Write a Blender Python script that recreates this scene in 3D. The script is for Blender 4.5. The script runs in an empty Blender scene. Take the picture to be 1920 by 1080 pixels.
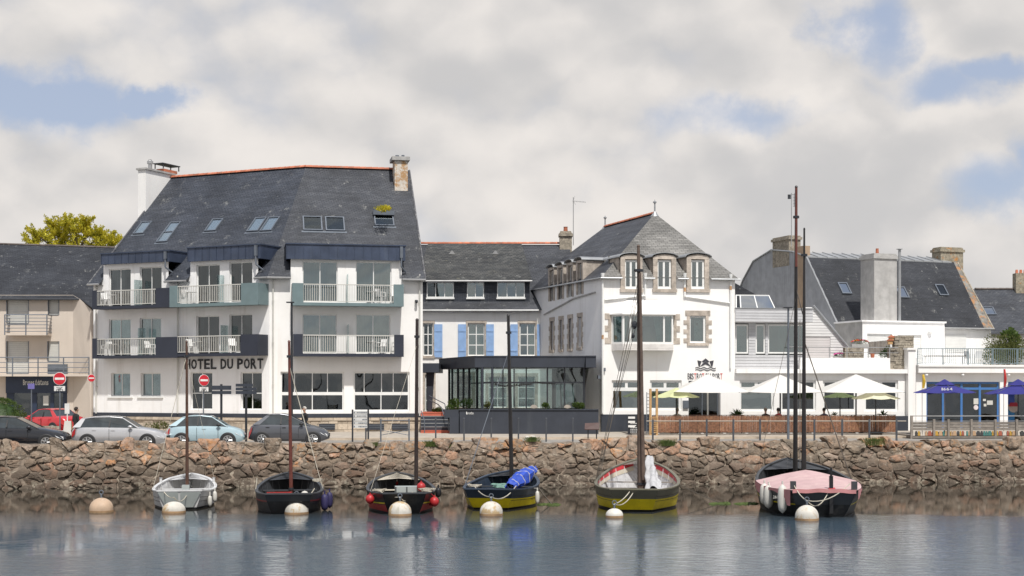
import bpy, bmesh, math, random
from mathutils import Vector, Matrix, noise
random.seed(7)
R = math.radians
sc = bpy.context.scene
# ------------------------------------------------------------------ camera
FPX = 2667.0; CAMH = 4.3; HY = 732.0
cd = bpy.data.cameras.new('camera'); cam = bpy.data.objects.new('camera', cd)
sc.collection.objects.link(cam)
cam.location = (0, 0, CAMH); cam.rotation_euler = (R(90), 0, 0)
cd.sensor_width = 36; cd.lens = 36 * FPX / 1920; cd.shift_y = (HY - 540) / 1920
cd.clip_start = 0.5; cd.clip_end = 5000
sc.camera = cam
# ------------------------------------------------------------------ world and sun
SUN_EL, SUN_AZ = 58.0, 16.0          # azimuth: degrees to the right of straight behind the camera
w = bpy.data.worlds.new('World'); sc.world = w; w.use_nodes = True
nt = w.node_tree; nt.nodes.clear()
def N(t, **kw):
    n = nt.nodes.new(t)
    for k, v in kw.items(): setattr(n, k, v)
    return n
def L(a, b): nt.links.new(a, b)
def MA(op, a, b=None, c=None, clamp=False):
    n = N('ShaderNodeMath', operation=op); n.use_clamp = clamp
    for i, x in enumerate((a, b, c)):
        if x is None: continue
        if isinstance(x, (int, float)): n.inputs[i].default_value = x
        else: L(x, n.inputs[i])
    return n.outputs[0]
def VM(op, a, b=None):
    n = N('ShaderNodeVectorMath', operation=op)
    for i, x in enumerate((a, b)):
        if x is None: continue
        if isinstance(x, (tuple, list)): n.inputs[i].default_value = x
        else: L(x, n.inputs[i])
    return n
def MR(x, a, b, c=0.0, d=1.0, smooth=True):
    n = N('ShaderNodeMapRange'); n.interpolation_type = 'SMOOTHSTEP' if smooth else 'LINEAR'
    L(x, n.inputs[0])
    for i, v in enumerate((a, b, c, d)): n.inputs[i + 1].default_value = v
    return n.outputs[0]
def MIX(f, a, b):
    n = N('ShaderNodeMix', data_type='RGBA')
    if isinstance(f, (int, float)): n.inputs[0].default_value = f
    else: L(f, n.inputs[0])
    for i, x in ((6, a), (7, b)):
        if isinstance(x, (tuple, list)): n.inputs[i].default_value = (*x, 1)[:4]
        else: L(x, n.inputs[i])
    return n.outputs[2]
def FBM(vec, scale, detail=7, rough=.55, dist=0.0, lac=2.0):
    n = N('ShaderNodeTexNoise'); n.inputs['Scale'].default_value = scale
    n.inputs['Detail'].default_value = detail; n.inputs['Roughness'].default_value = rough
    n.inputs['Distortion'].default_value = dist; n.inputs['Lacunarity'].default_value = lac
    L(vec, n.inputs['Vector']); return n.outputs[0]
tc = N('ShaderNodeTexCoord'); D = tc.outputs['Generated']
sky = N('ShaderNodeTexSky'); sky.sky_type = 'NISHITA'; sky.sun_disc = False
sky.sun_elevation = R(SUN_EL); sky.sun_rotation = R(180 - SUN_AZ)
sky.air_density = 1.0; sky.dust_density = 0.6; sky.ozone_density = 1.5
SKY_S = 0.085
CL_LOW, CL_HI = (6.75, 6.65, 6.65), (9.7, 9.2, 8.75)      # shaded and sunlit cloud, before the 0.085
# cloud deck: side-on cumulus, noise on the view direction, a little flattened
def VORO(vec, scale, rnd=1.0, sm=.9):
    n = N('ShaderNodeTexVoronoi'); n.feature = 'F1'; n.inputs['Scale'].default_value = scale
    n.inputs['Randomness'].default_value = rnd; L(vec, n.inputs['Vector']); return n.outputs['Distance']
wn = N('ShaderNodeTexNoise'); wn.inputs['Scale'].default_value = 7; wn.inputs['Detail'].default_value = 7; wn.inputs['Roughness'].default_value = .6; L(D, wn.inputs['Vector'])
WV = VM('SUBTRACT', wn.outputs['Color'], (.5, .5, .5)).outputs[0]
def billow(off, det):
    p = VM('MULTIPLY', D, (1.0, 1.0, 1.5)).outputs[0]
    p = VM('ADD', p, tuple(a + b for a, b in zip((5.1, 2.7, 1.35), off))).outputs[0]
    pw = VM('ADD', p, VM('MULTIPLY', WV, (.075, .075, .075)).outputs[0]).outputs[0]
    base = FBM(p, 3.3, det, .52, .0)
    v = MA('SUBTRACT', 1.0, VORO(pw, 11.0)); v2 = MA('SUBTRACT', 1.0, VORO(pw, 27.0))
    return MA('ADD', MA('ADD', base, MA('MULTIPLY', v, .17)), MA('MULTIPLY', v2, .08))
dA = billow((0, 0, 0), 7); dB = billow((.010, 0, .030), 4)
big = FBM(VM('ADD', D, (7.3, 2.2, 1.1)).outputs[0], 2.6, 4, .5)
DW = VM('ADD', D, VM('MULTIPLY', WV, (.16, 0, .085)).outputs[0]).outputs[0]
def patch(px, py, sx, sy):
    # a thinner place in the cloud deck round one direction (azimuth, elevation)
    x, z = (px - 960) / FPX, (HY - py) / FPX
    v = VM('SUBTRACT', DW, Vector((x, 1, z)).normalized()[:]).outputs[0]
    v = VM('MULTIPLY', v, (1 / sx, 0, 1 / sy)).outputs[0]
    return MR(VM('LENGTH', v).outputs['Value'], 0.0, 1.0, 1.0, 0.0)
gap = None
for a in ((60, 190, .085, .030), (250, 180, .045, .014), (1640, 80, .05, .055), (1760, 165, .10, .036), (1890, 125, .07, .022), (1440, 240, .10, .028), (1850, 350, .08, .045), (2000, 300, .06, .07)):
    g = patch(*a); gap = g if gap is None else MA('MAXIMUM', gap, g)
spz = N('ShaderNodeSeparateXYZ'); L(D, spz.inputs[0])
dens = MA('SUBTRACT', MA('ADD', dA, MA('MULTIPLY', big, .30)), MA('MULTIPLY', gap, .40))
dens = MA('SUBTRACT', dens, MR(spz.outputs[2], .24, .55, 0.0, .20))
cover = MR(dens, .46, .73)
lit = MA('MULTIPLY', MA('SUBTRACT', dA, dB), 3.8)
edge = MR(dens, .72, .98, .16, -.10)
lit = MA('ADD', MA('ADD', lit, edge), MA('ADD', .40, MA('MULTIPLY', MA('SUBTRACT', big, .5), -1.5)))
lit = MA('ADD', lit, MR(spz.outputs[2], .05, .26, .10, -.12))
lit = MR(lit, .0, 1.05)
ccol = MIX(lit, CL_LOW, CL_HI)
skyc = MIX(.70, sky.outputs[0], (5.7, 6.4, 8.1))
col = MIX(cover, skyc, ccol)
bg = N('ShaderNodeBackground'); bg.inputs['Strength'].default_value = SKY_S; L(col, bg.inputs['Color'])
out = N('ShaderNodeOutputWorld'); L(bg.outputs[0], out.inputs['Surface'])
try: w.cycles.sampling_method = 'MANUAL'; w.cycles.sample_map_resolution = 1024
except Exception: pass
sl = bpy.data.lights.new('sun', 'SUN'); sun = bpy.data.objects.new('sun', sl); sc.collection.objects.link(sun)
sl.energy = 4.0; sl.angle = R(2.0); sl.color = (1.0, .965, .91)
sdir = Vector((math.sin(R(SUN_AZ)) * math.cos(R(SUN_EL)), -math.cos(R(SUN_AZ)) * math.cos(R(SUN_EL)), math.sin(R(SUN_EL))))
sun.rotation_euler = sdir.to_track_quat('Z', 'Y').to_euler(); sun.location = (20, -20, 60)
vs = sc.view_settings; vs.view_transform = 'Standard'; vs.look = 'None'; vs.exposure = 0.07; vs.gamma = 1.0; vs.use_curve_mapping = False
sc.cycles.max_bounces = 8; sc.cycles.transparent_max_bounces = 16; sc.cycles.glossy_bounces = 4; sc.cycles.transmission_bounces = 6
sc.cycles.use_denoising = True; sc.cycles.caustics_reflective = False; sc.cycles.caustics_refractive = False
sc.cycles.sample_clamp_indirect = 6

# ------------------------------------------------------------------ materials
MATS = {}
def mat(name, base, rough=.6, metal=0.0, var=.12, vs_=2.0, bump=0.0, bs=25.0, dirt=None, spec=.5, per_obj=0.0, trans=0.0, streak=None, coat=0.0, hue=0.0):
    """procedural Principled: base colour, broad mottling, optional stains, vertical streaks, per-object shift, fine relief"""
    global nt
    if name in MATS: return MATS[name]
    m = bpy.data.materials.new(name); m.use_nodes = True; nt = m.node_tree; nt.nodes.clear()
    g = N('ShaderNodeNewGeometry'); P = g.outputs['Position']
    b = N('ShaderNodeBsdfPrincipled'); o = N('ShaderNodeOutputMaterial'); L(b.outputs[0], o.inputs[0])
    b.inputs['Roughness'].default_value = rough; b.inputs['Metallic'].default_value = metal
    b.inputs['Specular IOR Level'].default_value = spec; b.inputs['Coat Weight'].default_value = coat
    c = tuple(base)
    n1 = FBM(P, vs_, 5, .6)
    lo = tuple(x * (1 - var) for x in c); hi = tuple(min(1, x * (1 + var)) for x in c)
    col = MIX(MR(n1, .3, .7), lo, hi)
    if streak:                                   # colour, amount, along-x scale
        sc_, am, sx = streak
        q = VM('MULTIPLY', P, (sx, sx, sx * .07)).outputs[0]
        s = MA('MULTIPLY', MR(FBM(q, 1.0, 6, .65), .52, .75), am)
        col = MIX(s, col, sc_)
    if dirt:                                     # colour, amount, scale, threshold
        dc, am, ds, th = dirt
        s = MA('MULTIPLY', MR(FBM(P, ds, 8, .65), th, th + .12), am)
        col = MIX(s, col, dc)
    if per_obj:
        oi = N('ShaderNodeObjectInfo')
        k = MA('ADD', MA('MULTIPLY', oi.outputs['Random'], 2 * per_obj), 1 - per_obj)
        h = N('ShaderNodeHueSaturation'); h.inputs['Saturation'].default_value = 1
        L(col, h.inputs['Color']); L(k, h.inputs['Value'])
        if hue: L(MA('ADD', MA('MULTIPLY', oi.outputs['Random'], hue * 2), .5 - hue), h.inputs['Hue'])
        col = h.outputs[0]
    L(col, b.inputs['Base Color'])
    if bump:
        bn = N('ShaderNodeBump'); bn.inputs['Strength'].default_value = 1.0; bn.inputs['Distance'].default_value = bump
        L(FBM(P, bs, 6, .6), bn.inputs['Height']); L(bn.outputs[0], b.inputs['Normal'])
    MATS[name] = m; return m
def slate(name, c0, c1, spots=.5, streaks=.4, w_=.30, h_=.115, lich=0.0, kx=(.93, .38)):
    global nt
    m = bpy.data.materials.new(name); m.use_nodes = True; nt = m.node_tree; nt.nodes.clear()
    g = N('ShaderNodeNewGeometry'); P = g.outputs['Position']
    sp = N('ShaderNodeSeparateXYZ'); L(P, sp.inputs[0])
    x = MA('ADD', MA('MULTIPLY', sp.outputs[0], kx[0]), MA('MULTIPLY', sp.outputs[1], kx[1]))
    z = MA('MULTIPLY', sp.outputs[2], 1.42)
    cb = N('ShaderNodeCombineXYZ'); L(x, cb.inputs[0]); L(z, cb.inputs[1])
    br = N('ShaderNodeTexBrick'); L(cb.outputs[0], br.inputs['Vector'])
    br.inputs['Scale'].default_value = 1; br.inputs['Brick Width'].default_value = w_; br.inputs['Row Height'].default_value = h_
    br.inputs['Mortar Size'].default_value = .012; br.inputs['Mortar Smooth'].default_value = .3; br.inputs['Bias'].default_value = 0
    br.inputs['Color1'].default_value = (*c0, 1); br.inputs['Color2'].default_value = (*c1, 1)
    br.inputs['Mortar'].default_value = (*[v * .45 for v in c0], 1)
    col = br.outputs['Color']
    # broad weathering
    wv = MR(FBM(P, .45, 6, .6), .3, .7, .72, 1.28)
    mx = N('ShaderNodeVectorMath', operation='SCALE'); L(col, mx.inputs[0]); L(wv, mx.inputs['Scale']); col = mx.outputs[0]
    row = VM('MULTIPLY', P, (.35, .35, 6.0)).outputs[0]
    rv = MR(FBM(row, 1.0, 4, .6), .3, .7, .85, 1.15)
    mx = N('ShaderNodeVectorMath', operation='SCALE'); L(col, mx.inputs[0]); L(rv, mx.inputs['Scale']); col = mx.outputs[0]
    if spots: col = MIX(MA('MULTIPLY', MR(FBM(P, 5.5, 3, .5), .70, .76), spots), col, (.42, .42, .40))
    if streaks:
        q = VM('MULTIPLY', P, (1.6, 1.6, .22)).outputs[0]
        s = MA('MULTIPLY', MR(FBM(q, 1.0, 8, .7), .57, .70), MR(FBM(P, 9, 5, .7), .42, .62))
        col = MIX(MA('MULTIPLY', s, streaks), col, (.33, .33, .31))
    if lich: col = MIX(MA('MULTIPLY', MR(FBM(P, 1.1, 8, .7), .60, .68), lich), col, (.22, .21, .13))
    b = N('ShaderNodeBsdfPrincipled'); o = N('ShaderNodeOutputMaterial'); L(b.outputs[0], o.inputs[0])
    b.inputs['Roughness'].default_value = .55; b.inputs['Specular IOR Level'].default_value = .4; L(col, b.inputs['Base Color'])
    bn = N('ShaderNodeBump'); bn.inputs['Distance'].default_value = .02; bn.inputs['Strength'].default_value = .8
    L(MA('ADD', MA('MULTIPLY', br.outputs['Fac'], -1.0), MA('MULTIPLY', FBM(P, 14, 4, .6), .6)), bn.inputs['Height']); L(bn.outputs[0], b.inputs['Normal'])
    MATS[name] = m; return m
def glass_mat(name, tint=(.55, .66, .66), refl=.16, rough=.02):
    global nt
    m = bpy.data.materials.new(name); m.use_nodes = True; nt = m.node_tree; nt.nodes.clear()
    t = N('ShaderNodeBsdfTransparent'); t.inputs[0].default_value = (*tint, 1)
    gl = N('ShaderNodeBsdfGlossy'); gl.inputs['Roughness'].default_value = rough; gl.inputs[0].default_value = (.92, .97, 1, 1)
    g = N('ShaderNodeNewGeometry')
    wob = N('ShaderNodeBump'); wob.inputs['Distance'].default_value = .035; oi_ = N('ShaderNodeObjectInfo'); sc3 = N('ShaderNodeCombineXYZ'); L(MA('MULTIPLY', oi_.outputs['Random'], 60.0), sc3.inputs[0]); L(FBM(VM('ADD', g.outputs['Position'], sc3.outputs[0]).outputs[0], .55, 1, .4), wob.inputs['Height'])
    L(wob.outputs[0], gl.inputs['Normal'])
    lw = N('ShaderNodeLayerWeight'); lw.inputs[0].default_value = .35
    f = MA('ADD', MA('MULTIPLY', lw.outputs['Fresnel'], .45), refl, clamp=True)
    mx = N('ShaderNodeMixShader'); L(f, mx.inputs[0]); L(t.outputs[0], mx.inputs[1]); L(gl.outputs[0], mx.inputs[2])
    o = N('ShaderNodeOutputMaterial'); L(mx.outputs[0], o.inputs[0]); MATS[name] = m; return m

WHITE = mat('white_render', (.88, .87, .86), .85, var=.035, vs_=.8, bump=.004, bs=40, streak=((.50, .46, .40), .34, 1.6), dirt=((.6, .57, .52), .16, .9, .62), spec=.2)
WHITE2 = mat('bright_render', (.89, .875, .85), .85, var=.025, vs_=.8, bump=.004, bs=40, streak=((.56, .47, .38), .24, 1.9), spec=.2)
GREYW = mat('old_grey_render', (.42, .41, .395), .9, var=.14, vs_=1.6, bump=.006, bs=30, streak=((.28, .27, .25), .5, 2.6), dirt=((.33, .32, .30), .45, 1.8, .55), spec=.2)
BEIGE = mat('beige_render', (.60, .53, .46), .85, var=.04, vs_=.7, bump=.004, bs=40, streak=((.42, .36, .3), .15, 1.5), spec=.2)
SLATE = slate('slate_roof', (.036, .042, .055), (.056, .062, .077), .35, .7)
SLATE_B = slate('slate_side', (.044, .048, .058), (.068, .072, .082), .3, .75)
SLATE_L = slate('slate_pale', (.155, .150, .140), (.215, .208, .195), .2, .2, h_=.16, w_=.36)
SLATE_D = slate('slate_dark', (.026, .028, .034), (.040, .043, .050), .75, .8)
SLATE_M = slate('slate_mossy', (.040, .042, .042), (.085, .084, .078), .9, .7, lich=.35)
ZINC = mat('blue_zinc', (.055, .072, .115), .42, .25, var=.16, vs_=1.2, bump=.003, bs=3, streak=((.10, .12, .16), .3, 2.5), per_obj=.09)
ZINCP = mat('pale_zinc', (.34, .35, .36), .45, .35, var=.12, vs_=1.0, bump=.003, bs=4, streak=((.2, .2, .2), .35, 3.0))
WFRAME = mat('white_frame', (.80, .80, .78), .45, var=.04)
CHAR = mat('charcoal_paint', (.040, .046, .060), .6, var=.10, vs_=1.1, bump=.002, bs=30, streak=((.09, .10, .11), .25, 2.2), spec=.35)
NAVY = mat('dark_blue_panel', (.026, .031, .048), .5, var=.10, vs_=1.5)
TEAL = mat('teal_panel', (.155, .215, .225), .5, var=.07, vs_=1.5, streak=((.08, .13, .14), .25, 2.0))
RAILW = mat('cream_rail', (.58, .57, .53), .5, var=.05)
DARKM = mat('dark_metal', (.035, .038, .045), .45, .3, var=.1)
GREYM = mat('grey_metal', (.16, .18, .21), .45, .4, var=.1)
GALV = mat('galvanised', (.33, .33, .33), .5, .2, var=.1)
ORANGE = mat('ridge_tile', (.46, .155, .085), .8, var=.2, vs_=3, bump=.01, bs=12, per_obj=.22, dirt=((.32, .26, .2), .6, 4.0, .55))
GRAN = mat('granite_trim', (.47, .41, .35), .9, var=.2, vs_=3.5, bump=.01, bs=18, per_obj=.14, dirt=((.2, .18, .15), .5, 6, .55))
PLINTH = mat('plinth_stone', (.50, .42, .33), .9, var=.18, vs_=3.0, bump=.015, bs=12, per_obj=.16, dirt=((.25, .22, .18), .5, 3, .55))
CURT = mat('net_curtain', (.66, .70, .68), .9, var=.08, vs_=5)
CURTG = mat('grey_green_curtain', (.30, .38, .37), .9, var=.12, vs_=4)
CURTT = mat('teal_curtain', (.13, .24, .25), .9, var=.15, vs_=4); CURTD = mat('dark_green_curtain', (.07, .10, .10), .9, var=.2, vs_=4)
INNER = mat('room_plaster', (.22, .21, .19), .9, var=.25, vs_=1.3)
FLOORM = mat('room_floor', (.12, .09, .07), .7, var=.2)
BLUESH = mat('blue_shutter', (.27, .42, .68), .6, var=.08, vs_=3, streak=((.35, .42, .62), .3, 4.0))
GLASS = glass_mat('window_glass'); GLASSD = glass_mat('dark_glass', (.34, .38, .39), .075); GLASSC = glass_mat('clear_glass', (.80, .86, .85), .06)
GLASSS = glass_mat('sky_glass', (.86, .9, .9), .30); GLASSG = glass_mat('green_glass', (.40, .55, .54), .20)
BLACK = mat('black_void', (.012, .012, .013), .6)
WOODR = mat('reed_brown', (.205, .098, .055), .75, var=.35, vs_=9, bump=.006, bs=30, per_obj=.2, dirt=((.42, .24, .12), .5, 3.0, .55))
WOODG = mat('weathered_wood', (.22, .195, .17), .85, var=.2, vs_=5, bump=.006, bs=25, per_obj=.18, streak=((.12, .1, .09), .3, 3))
WOODY = mat('pine_post', (.50, .31, .14), .7, var=.15, vs_=5, per_obj=.1)
REDP = mat('red_tread', (.50, .12, .07), .7, var=.1)
STEEL = mat('brushed_steel', (.5, .5, .5), .35, .9, var=.05)

# ------------------------------------------------------------------ mesh helpers
class Fr:
    """a place to build in: origin on the plan, a = along the facade, d = depth away from the water, z = height"""
    def __init__(s, x, y, ang=0.0, z=0.0, vdir=None):
        s.x, s.y, s.z = x, y, z; t = R(ang); s.u = (math.cos(t), math.sin(t))
        s.v = vdir if vdir else (-math.sin(t), math.cos(t)); s.ang = t
    def __call__(s, p):
        a, d, z = p
        return Vector((s.x + a * s.u[0] + d * s.v[0], s.y + a * s.u[1] + d * s.v[1], s.z + z))
    def at(s, px, py, d=0.0):
        """where the sight line through this spot of the photograph meets the plane d"""
        k = (px - 960) / FPX; ox, oy = s.x + d * s.v[0], s.y + d * s.v[1]
        a = (k * oy - ox) / (s.u[0] - k * s.u[1]); Y = oy + a * s.u[1]
        return a, CAMH + (HY - py) / FPX * Y - s.z
    def A(s, px, d=0.0): return s.at(px, 0, d)[0]
    def rect(s, x0, y0, x1, y1, d=0.0):
        """pixel rectangle -> a0, z0, a1, z1 on the plane d"""
        xm = (x0 + x1) / 2
        return s.A(x0, d), s.at(xm, y1, d)[1], s.A(x1, d), s.at(xm, y0, d)[1]
WF = Fr(0, 0, 0)
def W(px, py, Y): return ((px - 960) / FPX * Y, Y, CAMH + (HY - py) / FPX * Y)
LOC = {}
col = sc.collection
class MB:
    def __init__(s, fr=None): s.v = []; s.f = []; s.fr = fr or WF; s.sm = False
    def add(s, p): s.v.append(s.fr(p)); return len(s.v) - 1
    def face(s, *pts): s.f.append([s.add(p) for p in pts])
    def box(s, a0, a1, d0, d1, z0, z1):
        i = len(s.v)
        for z in (z0, z1):
            for a, d in ((a0, d0), (a1, d0), (a1, d1), (a0, d1)): s.add((a, d, z))
        s.f += [[i, i+3, i+2, i+1], [i+4, i+5, i+6, i+7], [i, i+1, i+5, i+4], [i+1, i+2, i+6, i+5], [i+2, i+3, i+7, i+6], [i+3, i, i+4, i+7]]
    def prism(s, pts, off):
        """closed solid: polygon pts swept by off"""
        i = len(s.v); n = len(pts)
        for p in pts: s.add(p)
        for p in pts: s.add((p[0]+off[0], p[1]+off[1], p[2]+off[2]))
        s.f.append(list(range(i, i+n))[::-1]); s.f.append(list(range(i+n, i+2*n)))
        for k in range(n): s.f.append([i+k, i+(k+1) % n, i+n+(k+1) % n, i+n+k])
    def tube(s, p, q, r, n=6, r2=None, cap=True):
        p, q = Vector(p), Vector(q); r2 = r if r2 is None else r2
        z = (q - p).normalized(); x = z.orthogonal().normalized(); y = z.cross(x); i = len(s.v)
        for c, rr in ((p, r), (q, r2)):
            for k in range(n):
                t = 2 * math.pi * k / n; s.add(c + rr * (math.cos(t) * x + math.sin(t) * y))
        for k in range(n): s.f.append([i+k, i+(k+1) % n, i+n+(k+1) % n, i+n+k])
        if cap: s.f.append(list(range(i, i+n))[::-1]); s.f.append(list(range(i+n, i+2*n)))
    def path(s, pts, r, n=5):
        for a, b in zip(pts[:-1], pts[1:]): s.tube(a, b, r, n)
    def lathe(s, c, prof, n=16, ax=2):
        i = len(s.v); c = Vector(c)
        for r, h in prof:
            for k in range(n):
                t = 2 * math.pi * k / n; q = [r * math.cos(t), r * math.sin(t), h]
                if ax == 0: q = [h, q[0], q[1]]
                if ax == 1: q = [q[0], h, q[1]]
                s.add(c + Vector(q))
        m = len(prof)
        for j in range(m - 1):
            for k in range(n):
                s.f.append([i+j*n+k, i+j*n+(k+1) % n, i+(j+1)*n+(k+1) % n, i+(j+1)*n+k])
        s.f.append(list(range(i, i+n))[::-1]); s.f.append(list(range(i+(m-1)*n, i+m*n)))
    def grid(s, fn, nu, nv):
        i = len(s.v)
        for a in range(nu + 1):
            for b in range(nv + 1): s.add(fn(a / nu, b / nv))
        for a in range(nu):
            for b in range(nv):
                k = i + a*(nv+1) + b; s.f.append([k, k+nv+1, k+nv+2, k+1])
    def blob(s, c, rx, ry, rz, n=10, m=6, jit=0.0):
        prof = [(max(.02, math.sin(math.pi*j/m)), -math.cos(math.pi*j/m)) for j in range(m+1)]
        i = len(s.v)
        for r, h in prof:
            for k in range(n):
                t = 2*math.pi*k/n; q = 1 + random.uniform(-jit, jit)
                s.add((c[0]+rx*r*math.cos(t)*q, c[1]+ry*r*math.sin(t)*q, c[2]+rz*h*q))
        for j in range(m):
            for k in range(n): s.f.append([i+j*n+k, i+j*n+(k+1) % n, i+(j+1)*n+(k+1) % n, i+(j+1)*n+k])
    def build(s, name, m, parent=None, smooth=False, label=None, bevel=0.0, kind=None, origin=None):
        o0 = Vector(LOC[parent.name]) if parent is not None else (Vector(origin) if origin else Vector((0, 0, 0)))
        me = bpy.data.meshes.new(name)
        me.from_pydata([tuple(Vector(p) - o0) for p in s.v], [], s.f)
        me.materials.append(m); me.validate(); me.update()
        bm = bmesh.new(); bm.from_mesh(me); bmesh.ops.recalc_face_normals(bm, faces=bm.faces)
        if bevel: bmesh.ops.bevel(bm, geom=bm.edges[:], offset=bevel, segments=1, affect='EDGES', clamp_overlap=True)
        bm.to_mesh(me); bm.free()
        if smooth:
            for p in me.polygons: p.use_smooth = True
            try: me.set_sharp_from_angle(angle=R(40))
            except Exception: pass
        o = bpy.data.objects.new(name, me); col.objects.link(o)
        if parent is not None: o.parent = parent
        else: o.location = o0
        LOC[o.name] = tuple(o0)
        if label: o['label'] = label
        if kind: o['kind'] = kind
        return o
def thing(name, loc, label, cat, group=None):
    o = bpy.data.objects.new(name, None); o.empty_display_size = .3; col.objects.link(o); o.location = loc; LOC[o.name] = tuple(loc)
    o['label'] = label; o['category'] = cat
    if group: o['group'] = group
    return o
def tag(o, label, cat, group=None):
    o['label'] = label; o['category'] = cat
    if group: o['group'] = group
    return o
KIDS = {}
def copy_tree(o, loc=None, rz=None, label=None, parent=None):
    c = o.copy(); col.objects.link(c)
    if parent is not None: c.parent = parent
    for ch in [x for x in bpy.data.objects if x.parent == o]: copy_tree(ch, parent=c)
    if loc is not None: c.location = loc; LOC[c.name] = tuple(loc)
    if rz is not None: c.rotation_euler[2] = rz
    if label: c['label'] = label
    return c
def kids(o): return [x for x in bpy.data.objects if x.parent == o]

def wall(fr, a0, a1, z0, z1, holes, m, parent, t=.22, d=0.0, voids=(), name='wall', label=None):
    """masonry front with real openings and their reveals"""
    mb = MB(fr)
    hs = [h for h in holes] + list(voids)
    As = sorted({round(v, 4) for v in [a0, a1] + [x for h in hs for x in (h[0], h[2])] if a0 - 1e-6 <= v <= a1 + 1e-6})
    Zs = sorted({round(v, 4) for v in [z0, z1] + [x for h in hs for x in (h[1], h[3])] if z0 - 1e-6 <= v <= z1 + 1e-6})
    for i in range(len(As) - 1):
        run = None
        for j in range(len(Zs)):
            inside = True
            if j < len(Zs) - 1:
                ca, cz = (As[i] + As[i+1]) / 2, (Zs[j] + Zs[j+1]) / 2
                inside = any(h[0] < ca < h[2] and h[1] < cz < h[3] for h in hs)
            if not inside and run is None: run = Zs[j]
            if inside and run is not None:
                mb.face((As[i], d, run), (As[i+1], d, run), (As[i+1], d, Zs[j]), (As[i], d, Zs[j])); run = None
    for h in holes:
        p = [(h[0], h[1]), (h[2], h[1]), (h[2], h[3]), (h[0], h[3])]
        for k in range(4):
            (x, y), (x2, y2) = p[k], p[(k+1) % 4]
            mb.face((x, d, y), (x2, d, y2), (x2, d + t, y2), (x, d + t, y))
    return mb.build(name, m, parent, label=label)

def window(fr, parent, r, cols=(.5,), rows=(), fm=None, gm=None, d=.12, fw=.06, mw=.05, curtain=None, sill=0.0, shutter_box=0.0, extent=.05, back=None, label=None, name='window'):
    """frame (a part) with one pane per light, a hung curtain, a sill (sub-parts); r = a0,z0,a1,z1 of the opening"""
    fm = fm or WFRAME; gm = gm or GLASS
    a0, z0, a1, z1 = r; z1 -= shutter_box; W_, H = a1 - a0, z1 - z0
    mb = MB(fr)
    mb.box(a0, a0+fw, d, d+extent, z0, z1); mb.box(a1-fw, a1, d, d+extent, z0, z1)
    mb.box(a0+fw, a1-fw, d, d+extent, z0, z0+fw); mb.box(a0+fw, a1-fw, d, d+extent, z1-fw, z1)
    if shutter_box: mb.box(a0, a1, d-.02, d+extent+.1, z1, z1+shutter_box)
    cs = [0] + list(cols) + [1]; rs = [0] + list(rows) + [1]
    for c in cols: mb.box(a0+W_*c-mw/2, a0+W_*c+mw/2, d-.004, d+extent-.004, z0+fw, z1-fw)
    for q in rows:
        for i in range(len(cs) - 1):
            lo = a0 + (fw if i == 0 else W_*cs[i]+mw/2); hi = a0 + (W_-fw if i == len(cs)-2 else W_*cs[i+1]-mw/2)
            mb.box(lo, hi, d+.002, d+extent-.002, z0+H*q-mw/2, z0+H*q+mw/2)
    o = mb.build(name, fm, parent, label=label)
    for i in range(len(cs)-1):
        for j in range(len(rs)-1):
            lo = a0 + (fw if i == 0 else W_*cs[i]+mw/2); hi = a0 + (W_-fw if i == len(cs)-2 else W_*cs[i+1]-mw/2)
            lz = z0 + (fw if j == 0 else H*rs[j]+mw/2); hz = z0 + (H-fw if j == len(rs)-2 else H*rs[j+1]-mw/2)
            p = MB(fr); p.box(lo, hi, d+.02, d+.028, lz, hz); p.build('pane', gm, o)
    if curtain:
        for (c0, c1, cm) in curtain:
            q = MB(fr); n = max(6, int((c1-c0)*W_*14)); ph = random.random() * 6
            top = z1; bot = z0 + .03
            q.grid(lambda u, v: (a0+W_*(c0+(c1-c0)*u), d+.20+.035*math.sin(u*n*1.9+ph)+.02*math.sin(u*n*.8+ph*2), bot+(top-bot)*v), n, 1)
            q.build('curtain', cm, o)
    if back is not None:
        q = MB(fr); e = .35
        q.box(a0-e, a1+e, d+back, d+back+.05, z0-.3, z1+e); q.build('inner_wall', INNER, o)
    if sill:
        q = MB(fr); q.box(a0-sill, a1+sill, -.08, d, z0-.10, z0-.001); q.build('sill', fm, o)
    return o
def ridge(parent, p, q, r=.13, step=.38, m=None):
    p, q = Vector(p), Vector(q); n = max(2, round((q-p).length/step)); dv = (q-p)/n
    for k in range(n):
        mb = MB(); a = p + dv*k; b = p + dv*(k+1.06)
        z = dv.normalized(); s = z.cross(Vector((0, 0, 1))).normalized(); rr = (r*1.12, r)
        i = 0
        for c, rad in ((a, rr[0]), (b, rr[1])):
            for t in range(6):
                th = math.pi * t / 5; mb.add(c + s * math.cos(th) * rad * 1.1 + Vector((0, 0, math.sin(th) * rad - .05)))
        for t in range(5): mb.f.append([t, t+1, 7+t, 6+t])
        mb.f.append(list(range(6))); mb.f.append(list(range(6, 12)))
        mb.build('ridge_tile', m or ORANGE, parent)
FONT_CACHE = {}
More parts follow.
